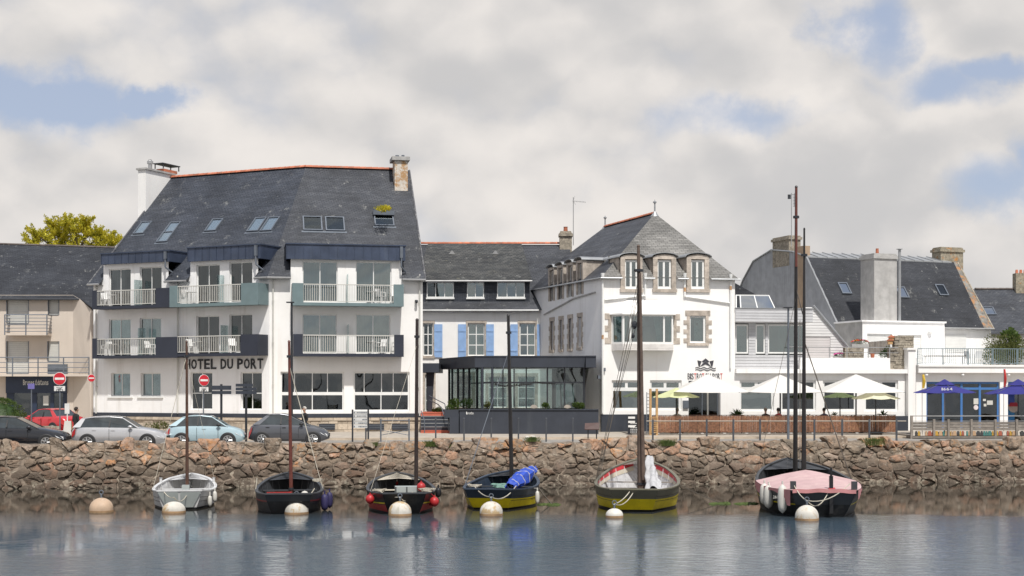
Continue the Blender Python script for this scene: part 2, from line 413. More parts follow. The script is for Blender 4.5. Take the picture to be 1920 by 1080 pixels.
def glyphs(fr, parent, text, rect, m, d=-.03, th=.03, bold=.012, name='letter', widths=None, reds=(), redm=None, each=True):
    """raised letters, each fitted into its own cell of the rectangle a0,z0,a1,z1"""
    a0, z0, a1, z1 = rect; ww = [(.45 if c in 'Ii1' else .5 if c == ' ' else .25 if c in ".'" else 1.0) for c in text]
    if widths: ww = widths
    tot = sum(ww); x = a0; out = []
    join = MB(fr)
    for i, c in enumerate(text):
        cw = (a1-a0) * ww[i] / tot
        if c != ' ':
            key = (c, bold)
            if key not in FONT_CACHE:
                cu = bpy.data.curves.new('t', 'FONT'); cu.body = c; cu.size = 1; cu.extrude = .5; cu.offset = bold; cu.resolution_u = 2
                ob = bpy.data.objects.new('t', cu); col.objects.link(ob)
                bpy.context.view_layer.update()
                me = ob.evaluated_get(bpy.context.evaluated_depsgraph_get()).to_mesh()
                FONT_CACHE[key] = ([tuple(v.co) for v in me.vertices], [list(p.vertices) for p in me.polygons])
                bpy.data.objects.remove(ob); bpy.data.curves.remove(cu)
            vv, ff = FONT_CACHE[key]
            xs = [v[0] for v in vv]; ys = [v[1] for v in vv]
            mnx, mxx, mny, mxy = min(xs), max(xs), min(ys), max(ys)
            lowc = c.islower() and c not in 'bdfhklt'
            hh = (z1-z0) * (.72 if lowc else 1.0) * (.25 if c in ".-'" else 1.0)
            mb = MB(fr) if each else join; k0 = len(mb.v)
            for v in vv:
                mb.add((x + cw*(.08+.84*(v[0]-mnx)/(mxx-mnx+1e-6)), d + (.5-v[2])*th-th/2, z0+hh*(v[1]-mny)/(mxy-mny+1e-6)))
            mb.f += [[k0+q for q in f] for f in ff]
            if each: out.append(mb.build(name, redm if i in reds else m, parent))
        x += cw
    if not each: out.append(join.build(name, m, parent))
    return out
# ------------------------------------------------------------------ water, quay, sea wall
def water_mat():
    global nt
    m = bpy.data.materials.new('harbour_water'); m.use_nodes = True; nt = m.node_tree; nt.nodes.clear()
    g = N('ShaderNodeNewGeometry'); P = g.outputs['Position']
    sp = N('ShaderNodeSeparateXYZ'); L(P, sp.inputs[0])
    b = N('ShaderNodeBsdfPrincipled'); o = N('ShaderNodeOutputMaterial'); L(b.outputs[0], o.inputs[0])
    b.inputs['IOR'].default_value = 1.33
    # breeze on the open water, shelter by the wall: line wanders a little
    wob = MA('MULTIPLY', MA('SUBTRACT', FBM(VM('MULTIPLY', P, (.12, .3, 0)).outputs[0], 1.0, 4, .6), .5), 3.5)
    yy = MA('ADD', MA('SUBTRACT', sp.outputs[1], MA('MULTIPLY', sp.outputs[0], -.035)), wob)
    breeze = MR(yy, 48.6, 49.8, 1.0, 0.0)
    # cat's paws: patches where the breeze lets go
    lull = MR(FBM(VM('MULTIPLY', P, (.07, .22, 0)).outputs[0], 1.0, 4, .55), .38, .52, 1.0, .10)
    band = MA('MULTIPLY', MR(sp.outputs[1], 36.0, 37.6, 0.0, 1.0), MR(sp.outputs[0], -4.0, 6.0, 1.0, .30))
    amt = MA('MULTIPLY', breeze, MA('SUBTRACT', 1.0, MA('MULTIPLY', MA('SUBTRACT', 1.0, lull), band)))
    extent = MR(sp.outputs[1], 52.0, 45.0)  # brownish by the wall; farther out, sky-reflection blue put into the base colour
    L(MIX(extent, (.030, .028, .022), (.066, .100, .134)), b.inputs['Base Color'])
    r1 = FBM(VM('MULTIPLY', P, (1.0, 1.35, 0)).outputs[0], 2.3, 5, .62, .5)
    r2 = FBM(VM('MULTIPLY', P, (.6, 1.3, 0)).outputs[0], .8, 4, .6)
    bn = N('ShaderNodeBump'); bn.inputs['Strength'].default_value = 1
    L(MA('ADD', r1, MA('MULTIPLY', r2, .8)), bn.inputs['Height'])
    L(MA('ADD', MA('MULTIPLY', amt, .0125), .0012), bn.inputs['Distance'])
    L(bn.outputs[0], b.inputs['Normal'])
    L(MA('ADD', MA('MULTIPLY', amt, .05), .03), b.inputs['Roughness'])
    return m
mb = MB(); mb.face((-900, -900, 0), (900, -900, 0), (900, 80, 0), (-900, 80, 0))
WATER = mb.build('water', water_mat(), kind='structure')
mb = MB(); mb.face((-900, -900, -2.5), (900, -900, -2.5), (900, 80, -2.5), (-900, 80, -2.5))
mb.build('seabed', mat('seabed_mud', (.06, .05, .035), .9), kind='structure')
FW = Fr(0, 64.35, 6.0)                       # waterline of the sea wall
QZ = 1.66
ASPH = mat('pale_asphalt', (.27, .25, .225), .9, var=.14, vs_=1.3, bump=.006, bs=40, dirt=((.16, .15, .14), .5, .7, .55))
PAVE = mat('pale_paving', (.40, .355, .30), .9, var=.12, vs_=1.5, bump=.004, bs=30)
mb = MB(FW)
mb.face((-1500, 1.2, QZ), (1500, 1.2, QZ), (1500, 2500, QZ), (-1500, 2500, QZ))
mb.build('ground', mat('far_ground', (.12, .12, .09), .95, var=.3, vs_=.05), kind='structure')
mb = MB(FW); mb.box(-120, 120, 1.0, 11.6, QZ-.3, QZ+.006); mb.build('road', ASPH, kind='structure')
mb = MB(FW); mb.box(-120, 120, 11.6, 11.85, QZ-.3, QZ+.135); mb.build('kerb', mat('granite_kerb', (.50, .42, .33), .9, var=.15, vs_=2), kind='structure')
mb = MB(FW); mb.grid(lambda u, v: (-120+240*u, 11.85+(22*v), QZ+.13+.16*min(1, v*2)), 1, 6); mb.build('pavement', PAVE, kind='structure')

def stone_mat():
    global nt
    m = bpy.data.materials.new('rubble_stone'); m.use_nodes = True; nt = m.node_tree; nt.nodes.clear()
    g = N('ShaderNodeNewGeometry'); P = g.outputs['Position']; sp = N('ShaderNodeSeparateXYZ'); L(P, sp.inputs[0]); Z = sp.outputs[2]
    at = N('ShaderNodeAttribute'); at.attribute_type = 'GEOMETRY'; at.attribute_name = 'tone'
    tone = at.outputs['Fac']
    b = N('ShaderNodeBsdfPrincipled'); o = N('ShaderNodeOutputMaterial'); L(b.outputs[0], o.inputs[0])
    cr = N('ShaderNodeValToRGB'); L(tone, cr.inputs[0]); e = cr.color_ramp.elements
    e[0].position = 0; e[0].color = (.20, .155, .115, 1); e[1].position = 1; e[1].color = (.47, .36, .27, 1)
    for p, c in ((.25, (.30, .225, .165)), (.5, (.25, .205, .155)), (.72, (.44, .255, .165)), (.86, (.33, .255, .20))):
        x = e.new(p); x.color = (*c, 1)
    c = cr.outputs[0]
    c = MIX(MR(FBM(P, 3.2, 7, .68), .42, .68), c, (.105, .085, .066))
    c = MIX(MA('MULTIPLY', MR(FBM(P, 7.5, 6, .7), .55, .66), .55), c, (.50, .45, .38))
    # tide stain: weed-dark, brown, up to a metre above the water
    zz = MA('ADD', Z, MA('MULTIPLY', MA('SUBTRACT', FBM(P, .8, 4, .6), .5), .9))
    c = MIX(MA('MULTIPLY', MR(zz, 1.45, .45), .80), c, (.070, .053, .040))
    # orange lichen on the dry stones
    li = MA('MULTIPLY', MR(FBM(P, .55, 5, .6), .48, .60), MR(FBM(P, 5.0, 6, .7), .46, .58))
    li = MA('MULTIPLY', li, MR(Z, 1.15, 1.75)); c = MIX(MA('MULTIPLY', li, .50), c, (.46, .19, .045))
    li2 = MA('MULTIPLY', MR(tone, .955, .965), MR(FBM(P, 4.0, 6, .7), .42, .58)); li2 = MA('MULTIPLY', li2, MR(Z, .8, 1.0))
    c = MIX(MA('MULTIPLY', li2, .55), c, (.50, .20, .05))
    c = MIX(MA('MULTIPLY', MA('MULTIPLY', MR(FBM(P, 3.5, 6, .7), .50, .60), MR(Z, .55, .15)), .65), c, (.36, .32, .25))
    L(c, b.inputs['Base Color']); b.inputs['Roughness'].default_value = .85; b.inputs['Specular IOR Level'].default_value = .3
    bn = N('ShaderNodeBump'); bn.inputs['Distance'].default_value = .05; L(FBM(P, 9, 7, .65), bn.inputs['Height']); L(bn.outputs[0], b.inputs['Normal'])
    return m
STONE = stone_mat()
MORT = mat('lime_mortar', (.19, .15, .115), .95, var=.35, vs_=4, bump=.03, bs=10, dirt=((.42, .37, .29), .6, 3.5, .53))
BAT = .42
def wp(x, d, z): return (x, d + z * BAT, z)
SW = thing('harbour_wall', FW((0, 0, 0)), 'rubble stone harbour wall with orange lichen rising from the water in front of the quay', 'sea wall')
mb = MB(FW)
NX = 150
def topz(x): return 1.93 + .12 * noise.noise(Vector((x * .8, 3, 0))) + .05 * noise.noise(Vector((x * 3, 7, 0)))
def core(u, v):
    x = -36 + 72 * u
    if v <= .62:
        z = -.6 + (topz(x) - .02 + .6) * v / .62
        return wp(x, .0 + .05 * noise.noise(Vector((x * 2.2, z * 2.2, 1))), z)
    t = (v - .62) / .38; z = topz(x) - .02
    return (x, z * BAT + .10 + .75 * t, z - (0 if t < .99 else .5))
mb.grid(core, 300, 26)
mb.build('mortar_core', MORT, SW)
for s in (-1, 1):
    mb = MB(FW); q = sorted((s * 36, s * 400))
    mb.prism([(q[0], 0, -.6), (q[1], 0, -.6), (q[1], .9, 2.0), (q[0], .9, 2.0)], (0, .7, 0)); mb.build('wall_stretch', STONE, SW)
random.seed(11)
seeds = []; z = -.28; hs = [.36, .34, .31, .29, .28, .27, .33]
for ri, h in enumerate(hs):
    x = -31.5 + random.random()
    wd = (.78, .70, .62, .54, .50, .54, .60)[ri]
    while x < 31.5:
        wq = wd * random.choice((.55, .7, .8, 1, 1.1, 1.35, 1.6))
        seeds.append((x + wq / 2, z + h / 2 + random.uniform(-.10, .10), ri)); x += wq
    z += h
AN = .54
seeds = [(q[0], q[1] + random.uniform(-.07, .07), q[2]) for q in seeds if random.random() > .08]
bl = [(random.uniform(-30, 30), random.uniform(.15, 1.75)) for _ in range(34)]      # larger boulders push their neighbours out
seeds = [q for q in seeds if not any(((q[0]-b[0])/.62)**2 + ((q[1]-b[1])/.27)**2 < 1 for b in bl)] + [(b[0], b[1], 2) for b in bl]
seeds += [(random.uniform(-31, 31), random.uniform(0, 1.9), 3) for _ in range(150)]
cells = []
for i, (sx, sz, ri) in enumerate(seeds):
    x0, x1, z0, z1 = sx - 1.3, sx + 1.3, max(-.3, sz - .5), sz + .5
    top = topz(sx) + .06 + random.choice((-.12, -.04, .02, .08, .16, .2))
    z1 = min(z1, top)
    poly = [(x0, z0), (x1, z0), (x1, z1), (x0, z1)]
    near = [q for q in seeds if q is not seeds[i] and abs(q[0] - sx) < 2.4 and abs(q[1] - sz) < 1.0]
    for (qx, qz, _) in near:
        # bisector in the stretched metric
        ax, az, bx, bz = sx * AN, sz, qx * AN, qz
        nx, nz = (bx - ax), (bz - az); cc = (bx*bx + bz*bz - ax*ax - az*az) / 2
        out_ = []
        for k in range(len(poly)):
            p, q = poly[k], poly[(k+1) % len(poly)]
            fp = nx * p[0] * AN + nz * p[1] - cc; fq = nx * q[0] * AN + nz * q[1] - cc
            if fp <= 0: out_.append(p)
            if fp * fq < 0:
                t = fp / (fp - fq); out_.append((p[0] + (q[0]-p[0]) * t, p[1] + (q[1]-p[1]) * t))
        poly = out_
        if len(poly) < 3: break
    if len(poly) >= 3: cells.append((poly, ri))
def stone_verts(poly, ri, rnd):
    cx = sum(p[0] for p in poly) / len(poly); cz = sum(p[1] for p in poly) / len(poly)
    pts = []
    for k in range(len(poly)):
        p, q = poly[k], poly[(k+1) % len(poly)]; l = math.hypot(q[0]-p[0], q[1]-p[1])
        if l < .05: continue
        # cut the corners
        pts.append((p[0]*.90+q[0]*.10, p[1]*.90+q[1]*.10)); 
        if l > .3: pts.append(((p[0]+q[0])/2 + rnd.uniform(-.05, .05), (p[1]+q[1])/2 + rnd.uniform(-.05, .05)))
        pts.append((p[0]*.10+q[0]*.90, p[1]*.10+q[1]*.90))
    if len(pts) > 14: pts = pts[::2] if len(pts) > 20 else pts
    n = len(pts); gap = rnd.uniform(.004, .03)
    prot = rnd.choice((.02, .05, .08, .12, .16)) * rnd.uniform(.8, 1.2) * (1.25 if ri in (0, 1, 6) else 1); tx, tz = rnd.uniform(-.40, .40), rnd.uniform(-.45, .25)
    rings = []
    for (s, d) in ((1.0, .16 if ri < 6 else .55), (1.0, .03), (.93, -.70), (.60, -1.0)):
        ring = []
        for (x, z) in pts:
            dx, dz = x - cx, z - cz; l = math.hypot(dx, dz) + 1e-6; g = max(0, 1 - gap / l) * s
            jx = rnd.uniform(-.03, .03) if s < 1 else 0; jz = rnd.uniform(-.03, .03) if s < 1 else 0
            x2, z2 = cx + dx * g + jx, cz + dz * g + jz
            dd = d if d > 0 else d * prot + (dx * tx + dz * tz) * (1 if s < 1 else 0) * .5 + rnd.uniform(-.018, .018)
            if ri == 6 and d == .55: z2 -= .05
            ring.append((x2, dd, z2))
        rings.append(ring)
    vs_, fs = [], []
    for r in rings: vs_ += [wp(*p) for p in r]
    for j in range(3):
        for k in range(n): fs.append([j*n+k, j*n+(k+1) % n, (j+1)*n+(k+1) % n, (j+1)*n+k])
    c = rings[3]; vs_.append(wp(sum(p[0] for p in c)/n, sum(p[1] for p in c)/n - .012, sum(p[2] for p in c)/n))
    for k in range(n): fs.append([3*n+k, 3*n+(k+1) % n, 4*n])
    return vs_, fs, (cx, cz)
def area(p): return abs(sum(p[k][0]*p[(k+1) % len(p)][1]-p[(k+1) % len(p)][0]*p[k][1] for k in range(len(p)))) / 2
inview = [c for c in cells if abs(sum(p[0] for p in c[0]) / len(c[0])) < 24.2 and max(p[1] for p in c[0]) > .05]
inview.sort(key=lambda c: -area(c[0])); single = {id(c) for c in inview[:298]}
rnd = random.Random(5); rest = MB(FW); rest_t = []
o0 = Vector(LOC[SW.name])
for c in cells:
    v_, f_, _ = stone_verts(c[0], c[1], rnd)
    t = rnd.random()
    if id(c) in single:
        m_ = MB(FW); k = 0
        for p in v_: m_.add(p)
        m_.f = f_
        o = m_.build('stone', STONE, SW)
        a = o.data.attributes.new('tone', 'FLOAT', 'POINT'); a.data.foreach_set('value', [t] * len(o.data.vertices))
    else:
        k = len(rest.v)
        for p in v_: rest.add(p)
        rest.f += [[k + q for q in f] for f in f_]; rest_t += [t] * len(v_)
o = rest.build('small_stones', STONE, SW, kind='stuff')
a = o.data.attributes.new('tone', 'FLOAT', 'POINT'); a.data.foreach_set('value', rest_t)
# ------------------------------------------------------------------ hotel
random.seed(21)
VERG = mat('verge_slate', (.10, .10, .11), .8, var=.2, dirt=((.4, .4, .38), .6, 3.0, .52))
FR = Fr(-13.99, 82.0, 11.0); FL = Fr(-25.75, 87.5, -25.06)
LR, LL = 8.9, 12.98; EZ, RZ, HD = 11.1, 18.4, 7.5
HOT = thing('hotel', (-14, 86, QZ), 'large white four storey hotel with steep slate roof, orange ridge and balconies', 'hotel')
kk = 1 + FR.v[0]*FL.v[0] + FR.v[1]*FL.v[1]; wv = ((FR.v[0]+FL.v[0])/kk, (FR.v[1]+FL.v[1])/kk)
def sl(d): return EZ + (RZ - EZ) * d / HD
def kink(d, z=None): return (FR.x + wv[0]*d, FR.y + wv[1]*d, sl(d) if z is None else z)
d0 = (12.70 - EZ) * HD / (RZ - EZ)
mb = MB(); mb.face(FR((LR+.12, d0, sl(d0))), FR((LR+.12, HD, RZ)), kink(HD), kink(d0)); 
mb.build('roof_slope', SLATE_B, HOT)
mb = MB(); mb.face(kink(d0), kink(HD), FL((-.12, HD, RZ)), FL((-.12, d0, sl(d0)))); mb.build('roof_slope', SLATE, HOT)
mb = MB(); mb.face(FR((LR+.12, HD, RZ)), kink(HD), kink(2*HD, EZ), FR((LR+.12, 2*HD, EZ))); mb.face(kink(HD), FL((-.12, HD, RZ)), FL((-.12, 2*HD, EZ)), kink(2*HD, EZ))
mb.build('rear_slope', SLATE, HOT)
# eave skirts between the box dormers
DR = [(FR.A(545), FR.A(753), FR)]; DL = [(FL.A(194), FL.A(316), FL), (FL.A(357), FL.A(484), FL)]
def skirt(fr, a0, a1, k0=None, k1=None, m=SLATE):
    mb = MB(); e = -.38; ze = EZ - .30
    def pt(a, d, z, k): return kink(d, z) if k else fr((a, d, z))
    mb.face(pt(a0, e, ze, k0), pt(a1, e, ze, k1), pt(a1, d0, sl(d0)+.004, k1), pt(a0, d0, sl(d0)+.004, k0))
    mb.face(pt(a0, e, ze-.05, k0), pt(a1, e, ze-.05, k1), pt(a1, 0, ze-.05, k1), pt(a0, 0, ze-.05, k0))
    mb.face(pt(a0, e, ze-.05, k0), pt(a1, e, ze-.05, k1), pt(a1, e, ze, k1), pt(a0, e, ze, k0))
    mb.build('eave_slope', m, HOT)
    g = MB(); g.path([pt(a0, e-.05, ze-.03, k0), pt(a1, e-.05, ze-.03, k1)], .06, 6); g.build('gutter', GALV, HOT)
skirt(FR, 0, DR[0][0], True, False, SLATE_B); skirt(FR, DR[0][1], LR+.12, m=SLATE_B)
skirt(FL, -.12, DL[0][0]); skirt(FL, DL[0][1], DL[1][0]); skirt(FL, DL[1][1], LL, False, True)
# fascia boxes
for fr, x0, x1, ref, fb, ft in ((FR, 537, 760, 648, 487, 457.5), (FL, 190, 318, 255, 493, 471.5), (FL, 352, 488, 420, 487.5, 460)):
    e = -.28; a0, a1 = fr.A(x0, e), fr.A(x1, e); zb, zt = fr.at(ref, fb, e)[1], fr.at(ref, ft, e)[1]
    core_ = MB(fr); core_.box(a0+.03, a1-.03, e+.03, 2.0, zb+.02, zt-.02); core_.build('dormer_roof', ZINC, HOT)
    n = max(6, round((a1-a0)/.50)); wd = (a1-a0)/n
    for k in range(n):
        p = MB(fr); p.box(a0+wd*k+.014, a0+wd*(k+1)-.014, e, e+.028, zb, zt-.07); p.build('fascia_panel', ZINC, HOT)
        p = MB(fr); p.box(a0+wd*k-.012, a0+wd*k+.012, e-.025, e+.02, zb, zt-.07); p.build('seam', ZINC, HOT)
    for s, aa in ((0, a0), (1, a1)):
        p = MB(fr); p.box(aa-(.0 if s == 0 else .03), aa+(.03 if s == 0 else 0), e, 1.6, zb, zt-.07); p.build('fascia_side', ZINC, HOT)
    p = MB(fr); p.box(a0-.05, a1+.05, e-.06, 1.9, zt-.068, zt); p.build('fascia_cap', ZINC, HOT)
    p = MB(fr); p.box(a1-.32, a1-.16, e-.16, e-.03, zb+.15, zt-.1); p.tube((a1-.24, e-.10, zb+.2), (a1-.24, e-.10, zb-.35), .05); p.tube((a1-.24, e-.10, zb-.35), (a1+.05, -.08, zb-.65), .05); p.build('downpipe', GREYM, HOT)
# windows
hr, hl = [], []
def hw(fr, x0, y0, x1, y1, **k):
    r = fr.rect(x0, y0, x1, y1); (hr if fr is FR else hl).append(r)
    return window(fr, HOT, r, **k)
c2 = [(0.0, 1.0, CURTG)]
hw(FR, 567, 490, 633, 566, curtain=[(0, .98, CURTG)], gm=GLASSG, name='balcony_door'); hw(FR, 667, 491, 734, 566, curtain=[(0, .9, CURTG), (.9, 1, CURT)], gm=GLASSG, name='balcony_door')
hw(FR, 567, 589, 632, 663, curtain=[(0, .45, CURTG), (.5, 1, CURTG)], gm=GLASSG, name='balcony_door'); hw(FR, 667, 589, 732, 663, curtain=[(0, 1, CURTG)], gm=GLASSG, name='balcony_door')
ZD = FR.at(600, 738)[1]
for x0, x1, ct, cb in ((526, 645, (.22, .50, .74), (.5,)), (663, 768, (.19, .50, .71), (.49,))):
    r = FR.rect(x0, 697, x1, 771); hr.append(r)
    window(FR, HOT, (r[0], ZD, r[2], r[3]), cols=ct, gm=GLASSD, fw=.09, curtain=[(.74, .98, CURTG)] if x0 < 600 else [(.0, .17, FLOORM), (.86, .98, CURT)])
    window(FR, HOT, (r[0], r[1], r[2], ZD), cols=cb, gm=GLASSD, fw=.09)
    for f in (.25, .7):   # armchairs of the lounge, just inside
        a = r[0]+(r[2]-r[0])*f; q = MB(FR); q.box(a-.4, a+.4, .9, 1.5, r[1]+.05, r[1]+.42); q.box(a-.4, a+.4, 1.4, 1.55, r[1]+.05, r[1]+.85); q.box(a-.5, a-.38, .9, 1.5, r[1]+.05, r[1]+.62); q.box(a+.38, a+.5, .9, 1.5, r[1]+.05, r[1]+.62); q.build('lounge_chair', CURT, HOT)
for x0, x1, y0 in ((204, 245, 504), (262, 303, 500.5), (368, 412, 496), (430, 473, 491)):
    hw(FL, x0, y0, x1, y0+76, curtain=[(.04, .20, CURTT), (.28, .45, CURTG if x0 < 300 else CURT), (.56, .72 if x0 != 430 else 1, CURTT)], gm=GLASSD, name='balcony_door')
for x0, x1, y0 in ((204, 245, 598), (262, 302, 596), (368, 411, 592), (430, 473, 589)):
    hw(FL, x0, y0, x1, y0+73, curtain=[(.04, .45 if x0 < 300 else .2, CURTG), (.55, .95, CURTT if x0 > 300 else CURTG)], gm=GLASSD if x0 > 300 else GLASS, name='balcony_door')
for x0, x1 in ((208, 244), (264, 301)):
    hw(FL, x0, 699, x1, 743, curtain=[(.05, .97, CURT)], sill=.22, d=.16)
for x0, x1 in ((357, 398), (451, 491)):
    hw(FL, x0, 698, x1, 768, rows=(.44,), gm=GLASSD, d=.14, curtain=[(.6, .95, CURTG)] if x0 < 400 else None)
bz = FR.at(650, 783)[1]; bt = FR.at(650, 775.5)[1]
hr2 = FR.at(650, 489)[1]
zd = 12.0
vr = [(0, EZ, DR[0][0], 13), (DR[0][1], EZ, LR, 13)]
vl = [(0, EZ, DL[0][0], 13), (DL[0][1], EZ, DL[1][0], 13), (DL[1][1], EZ, LL, 13)]
wall(FR, 0, LR, bt, zd, hr, WHITE2, HOT, voids=vr); wall(FL, 0, LL, bt, zd, hl, WHITE, HOT, voids=vl)
for fr, n in ((FR, LR), (FL, LL)):
    p = MB(fr); p.box(0, n, -.03, .3, bz, bt); p.build('plinth_band', CHAR, HOT)
    for zf in (FR.at(650, 775)[1]+.05, FR.at(650, 667)[1], FR.at(650, 572)[1]):
        p = MB(fr); p.box(.1, n-.1, .35, 7, zf-.2, zf); p.build('floor_slab', FLOORM, HOT)
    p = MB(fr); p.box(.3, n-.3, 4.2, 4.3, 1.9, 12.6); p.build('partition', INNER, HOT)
    # granite plinth in courses
    x = 0; zr = [1.7, 2.02, 2.36, bz-.18, bz]
    for j in range(4):
        x = -random.random() * .3
        while x < n:
            wq = random.uniform(.45, .85); x1 = min(n, x + wq); x_ = max(0, x)
            if x1 - x_ > .05:
                q = MB(fr); e = random.uniform(-.05, -.01) - (.05 if j == 3 else 0); q.box(x_+.008, x1-.008, e, .25, zr[j]+.008, zr[j+1]-.008); q.build('plinth_block', PLINTH, HOT)
            x += wq
    p = MB(fr); p.box(0, n, .012, .3, 1.6, bz-.002); p.build('plinth_core', MORT, HOT)
# cellar windows in the plinth, right wing
for x0, x1 in ((598, 628), (686, 720), (735, 765)):
    r = FR.rect(x0, 795, x1, 806, -.1); p = MB(FR); p.box(r[0], r[2], -.13, -.06, r[1], r[3]); o = p.build('cellar_window', CHAR, HOT)
    p = MB(FR)
    for k in (.3, .65): p.box(r[0], r[2], -.15, -.131, r[1]+(r[3]-r[1])*k, r[1]+(r[3]-r[1])*k+.03)
    p.build('grille_bar', GREYM, o)
# gables and rear
def gable(fr, a, name='gable_wall'):
    p = MB(fr); p.face((a, 0, 1.6), (a, 2*HD, 1.6), (a, 2*HD, EZ), (a, HD, RZ-.05), (a, 0, EZ)); p.build(name, WHITE, HOT)
gable(FR, LR); gable(FL, 0)
p = MB(); p.face(FR((LR, 2*HD, 1.6)), kink(2*HD, 1.6), kink(2*HD, EZ), FR((LR, 2*HD, EZ))); p.face(FL((0, 2*HD, 1.6)), kink(2*HD, 1.6), kink(2*HD, EZ), FL((0, 2*HD, EZ))); p.build('rear_wall', WHITE, HOT)
ridge(HOT, FR((LR, HD, RZ+.05)), kink(HD, RZ+.05)); ridge(HOT, kink(HD, RZ+.05), FL((0, HD, RZ+.05)))
# verge trims
p = MB(FR); p.tube((LR+.12, -.38, EZ-.32), (LR+.12, HD, RZ), .05); p.tube((LR+.1, -.38, EZ-.35), (LR+.1, 0, EZ-.35), .04); p.build('verge', VERG, HOT)
p = MB(FL); p.tube((-.12, -.38, EZ-.32), (-.12, HD, RZ), .05); p.build('verge', VERG, HOT)
# roof windows: (frame, a, d) on the slope
def skylight(fr, pxs, w_, l_, gm, rows=1, planter=False, nfix=None):
    px, py = pxs
    # meet the slope
    lo, hi = 0, HD
    best = min((abs(fr.at(px, py, d)[1] - sl(d)), d) for d in [x*.01 for x in range(0, 750)])[1]
    a = fr.at(px, py, best)[0]; c = math.cos(math.atan2(RZ-EZ, HD)); s = math.sin(math.atan2(RZ-EZ, HD))
    def P(da, t, h): return (a+da, best + t*c - h*s, sl(best) + t*s + h*c)
    mb = MB(fr)
    def sb(x0, x1, t0, t1, h0, h1, mb):
        i = len(mb.v)
        for h in (h0, h1):
            for x, t in ((x0, t0), (x1, t0), (x1, t1), (x0, t1)): mb.add(P(x, t, h))
        mb.f += [[i, i+3, i+2, i+1], [i+4, i+5, i+6, i+7], [i, i+1, i+5, i+4], [i+1, i+2, i+6, i+5], [i+2, i+3, i+7, i+6], [i+3, i, i+4, i+7]]
    hw_, hl_ = w_/2, l_/2; f = .075
    sb(-hw_, -hw_+f, -hl_, hl_, -.02, .10, mb); sb(hw_-f, hw_, -hl_, hl_, -.02, .10, mb); sb(-hw_+f, hw_-f, -hl_, -hl_+f, -.02, .10, mb); sb(-hw_+f, hw_-f, hl_-f, hl_, -.02, .10, mb)
    if rows == 2: sb(-hw_+f, hw_-f, -.03, .03, -.02, .10, mb)
    sb(-hw_-.1, hw_+.1, -hl_-.16, -hl_-.01, 0, .02, mb)
    o = mb.build('roof_window', GREYM, HOT)
    for k in range(rows):
        g = MB(fr); t0 = -hl_+f + (2*hl_-2*f)*k/rows; t1 = -hl_+f + (2*hl_-2*f)*(k+1)/rows
        sb(-hw_+f, hw_-f, t0, t1, .055, .065, g); g.build('pane', gm, o)
    g = MB(fr); sb(-hw_+f, hw_-f, -hl_+f, hl_-f, .01, .02, g); g.build('pane_backing', INNER if gm is GLASSD else CURT, o)  # under the left wing's panes a pale sheet stands in for reflected sky
    if planter:
        g = MB(fr); g.box(a-hw_-.05, a+hw_+.05, best+hl_*c-.28, best+hl_*c+.15, sl(best)+hl_*s+.0, sl(best)+hl_*s+.26); g.build('planter_trough', GREYM, o)
    return a, best
skylight(FL, (268, 428), .85, 1.25, GLASSS); skylight(FL, (317, 436), .85, 2.0, GLASSS, 2); skylight(FL, (402, 423), .85, 1.2, GLASSS)
skylight(FL, (482, 422), .85, 1.35, GLASSS); skylight(FL, (507, 421), .85, 1.35, GLASSS)
skylight(FR, (586, 420), 1.16, 1.35, GLASSD); skylight(FR, (628, 421), 1.16, 1.35, GLASSD); pa, pd = skylight(FR, (720, 414), 1.2, 1.1, GLASSD, planter=True)
# balconies
def balcony(fr, x0, x1, yt, yb, solid, ms, dep=1.05, label=None, slabm=None):
    d = -dep; xm = (x0+x1)/2; a0, a1 = fr.A(x0, d), fr.A(x1, d); zt, zb = fr.at(xm, yt, d)[1], fr.at(xm, yb, d)[1]
    mb = MB(fr); mb.box(a0+.02, a1-.02, d+.03, 0, zb, zb+.16); o = mb.build('balcony', slabm or ms[0], HOT, label=label)
    g = MB(fr); g.box(a0, a1, d, d+.03, zb-.02, zb+.14); g.build('slab_edge', slabm or ms[0], o)
    segs = []; cur = a0
    for i, (s0, s1) in enumerate(solid):
        b0, b1 = max(a0, fr.A(s0, d)), min(a1, fr.A(s1, d)); g = MB(fr)
        g.box(b0, b1, d-.012, d+.028, zb-.02, zt+.03)
        if abs(b0-a0) < .05: g.box(b0, b0+.04, d+.029, -.02, zb, zt+.03)
        if abs(b1-a1) < .05: g.box(b1-.04, b1, d+.029, -.02, zb, zt+.03)
        g.build('balcony_panel', ms[min(i, len(ms)-1)], o)
        if b0 > cur + .1: segs.append((cur, b0))
        cur = b1
    if cur < a1 - .1: segs.append((cur, a1))
    for (b0, b1) in segs:
        g = MB(fr); g.box(b0, b1, d-.01, d+.05, zt-.05, zt); g.box(b0, b1, d, d+.04, zb+.22, zb+.26)
        n = max(3, int((b1-b0)/.125))
        for k in range(n+1):
            q = b0 + (b1-b0)*k/n; g.box(q-.013, q+.013, d+.005, d+.031, zb+.26, zt-.05)
        g.build('railing', RAILW, o)
    g = MB(fr); am = (a0+a1)/2; g.box(am-.015, am+.015, d+.35, -.02, zb+.16, zt+.62); g.build('privacy_screen', GLASSC, o)
    return a0, a1, zb+.16, d
B = []
B.append(balcony(FR, 548, 757, 533, 573, [(548, 569), (738, 757)], [TEAL], slabm=TEAL)); B.append(balcony(FR, 550, 757, 628, 668, [(550, 568), (739, 757)], [NAVY]))
B.append(balcony(FL, 173, 318, 543, 577.5, [(173, 182), (292, 318)], [NAVY])); B.append(balcony(FL, 318, 484, 534, 573, [(318, 333), (452, 484)], [TEAL], slabm=TEAL))
B.append(balcony(FL, 173, 333, 634, 671, [(173, 182), (292, 333)], [NAVY])); B.append(balcony(FL, 333, 483, 629, 667, [(451, 483)], [NAVY]))
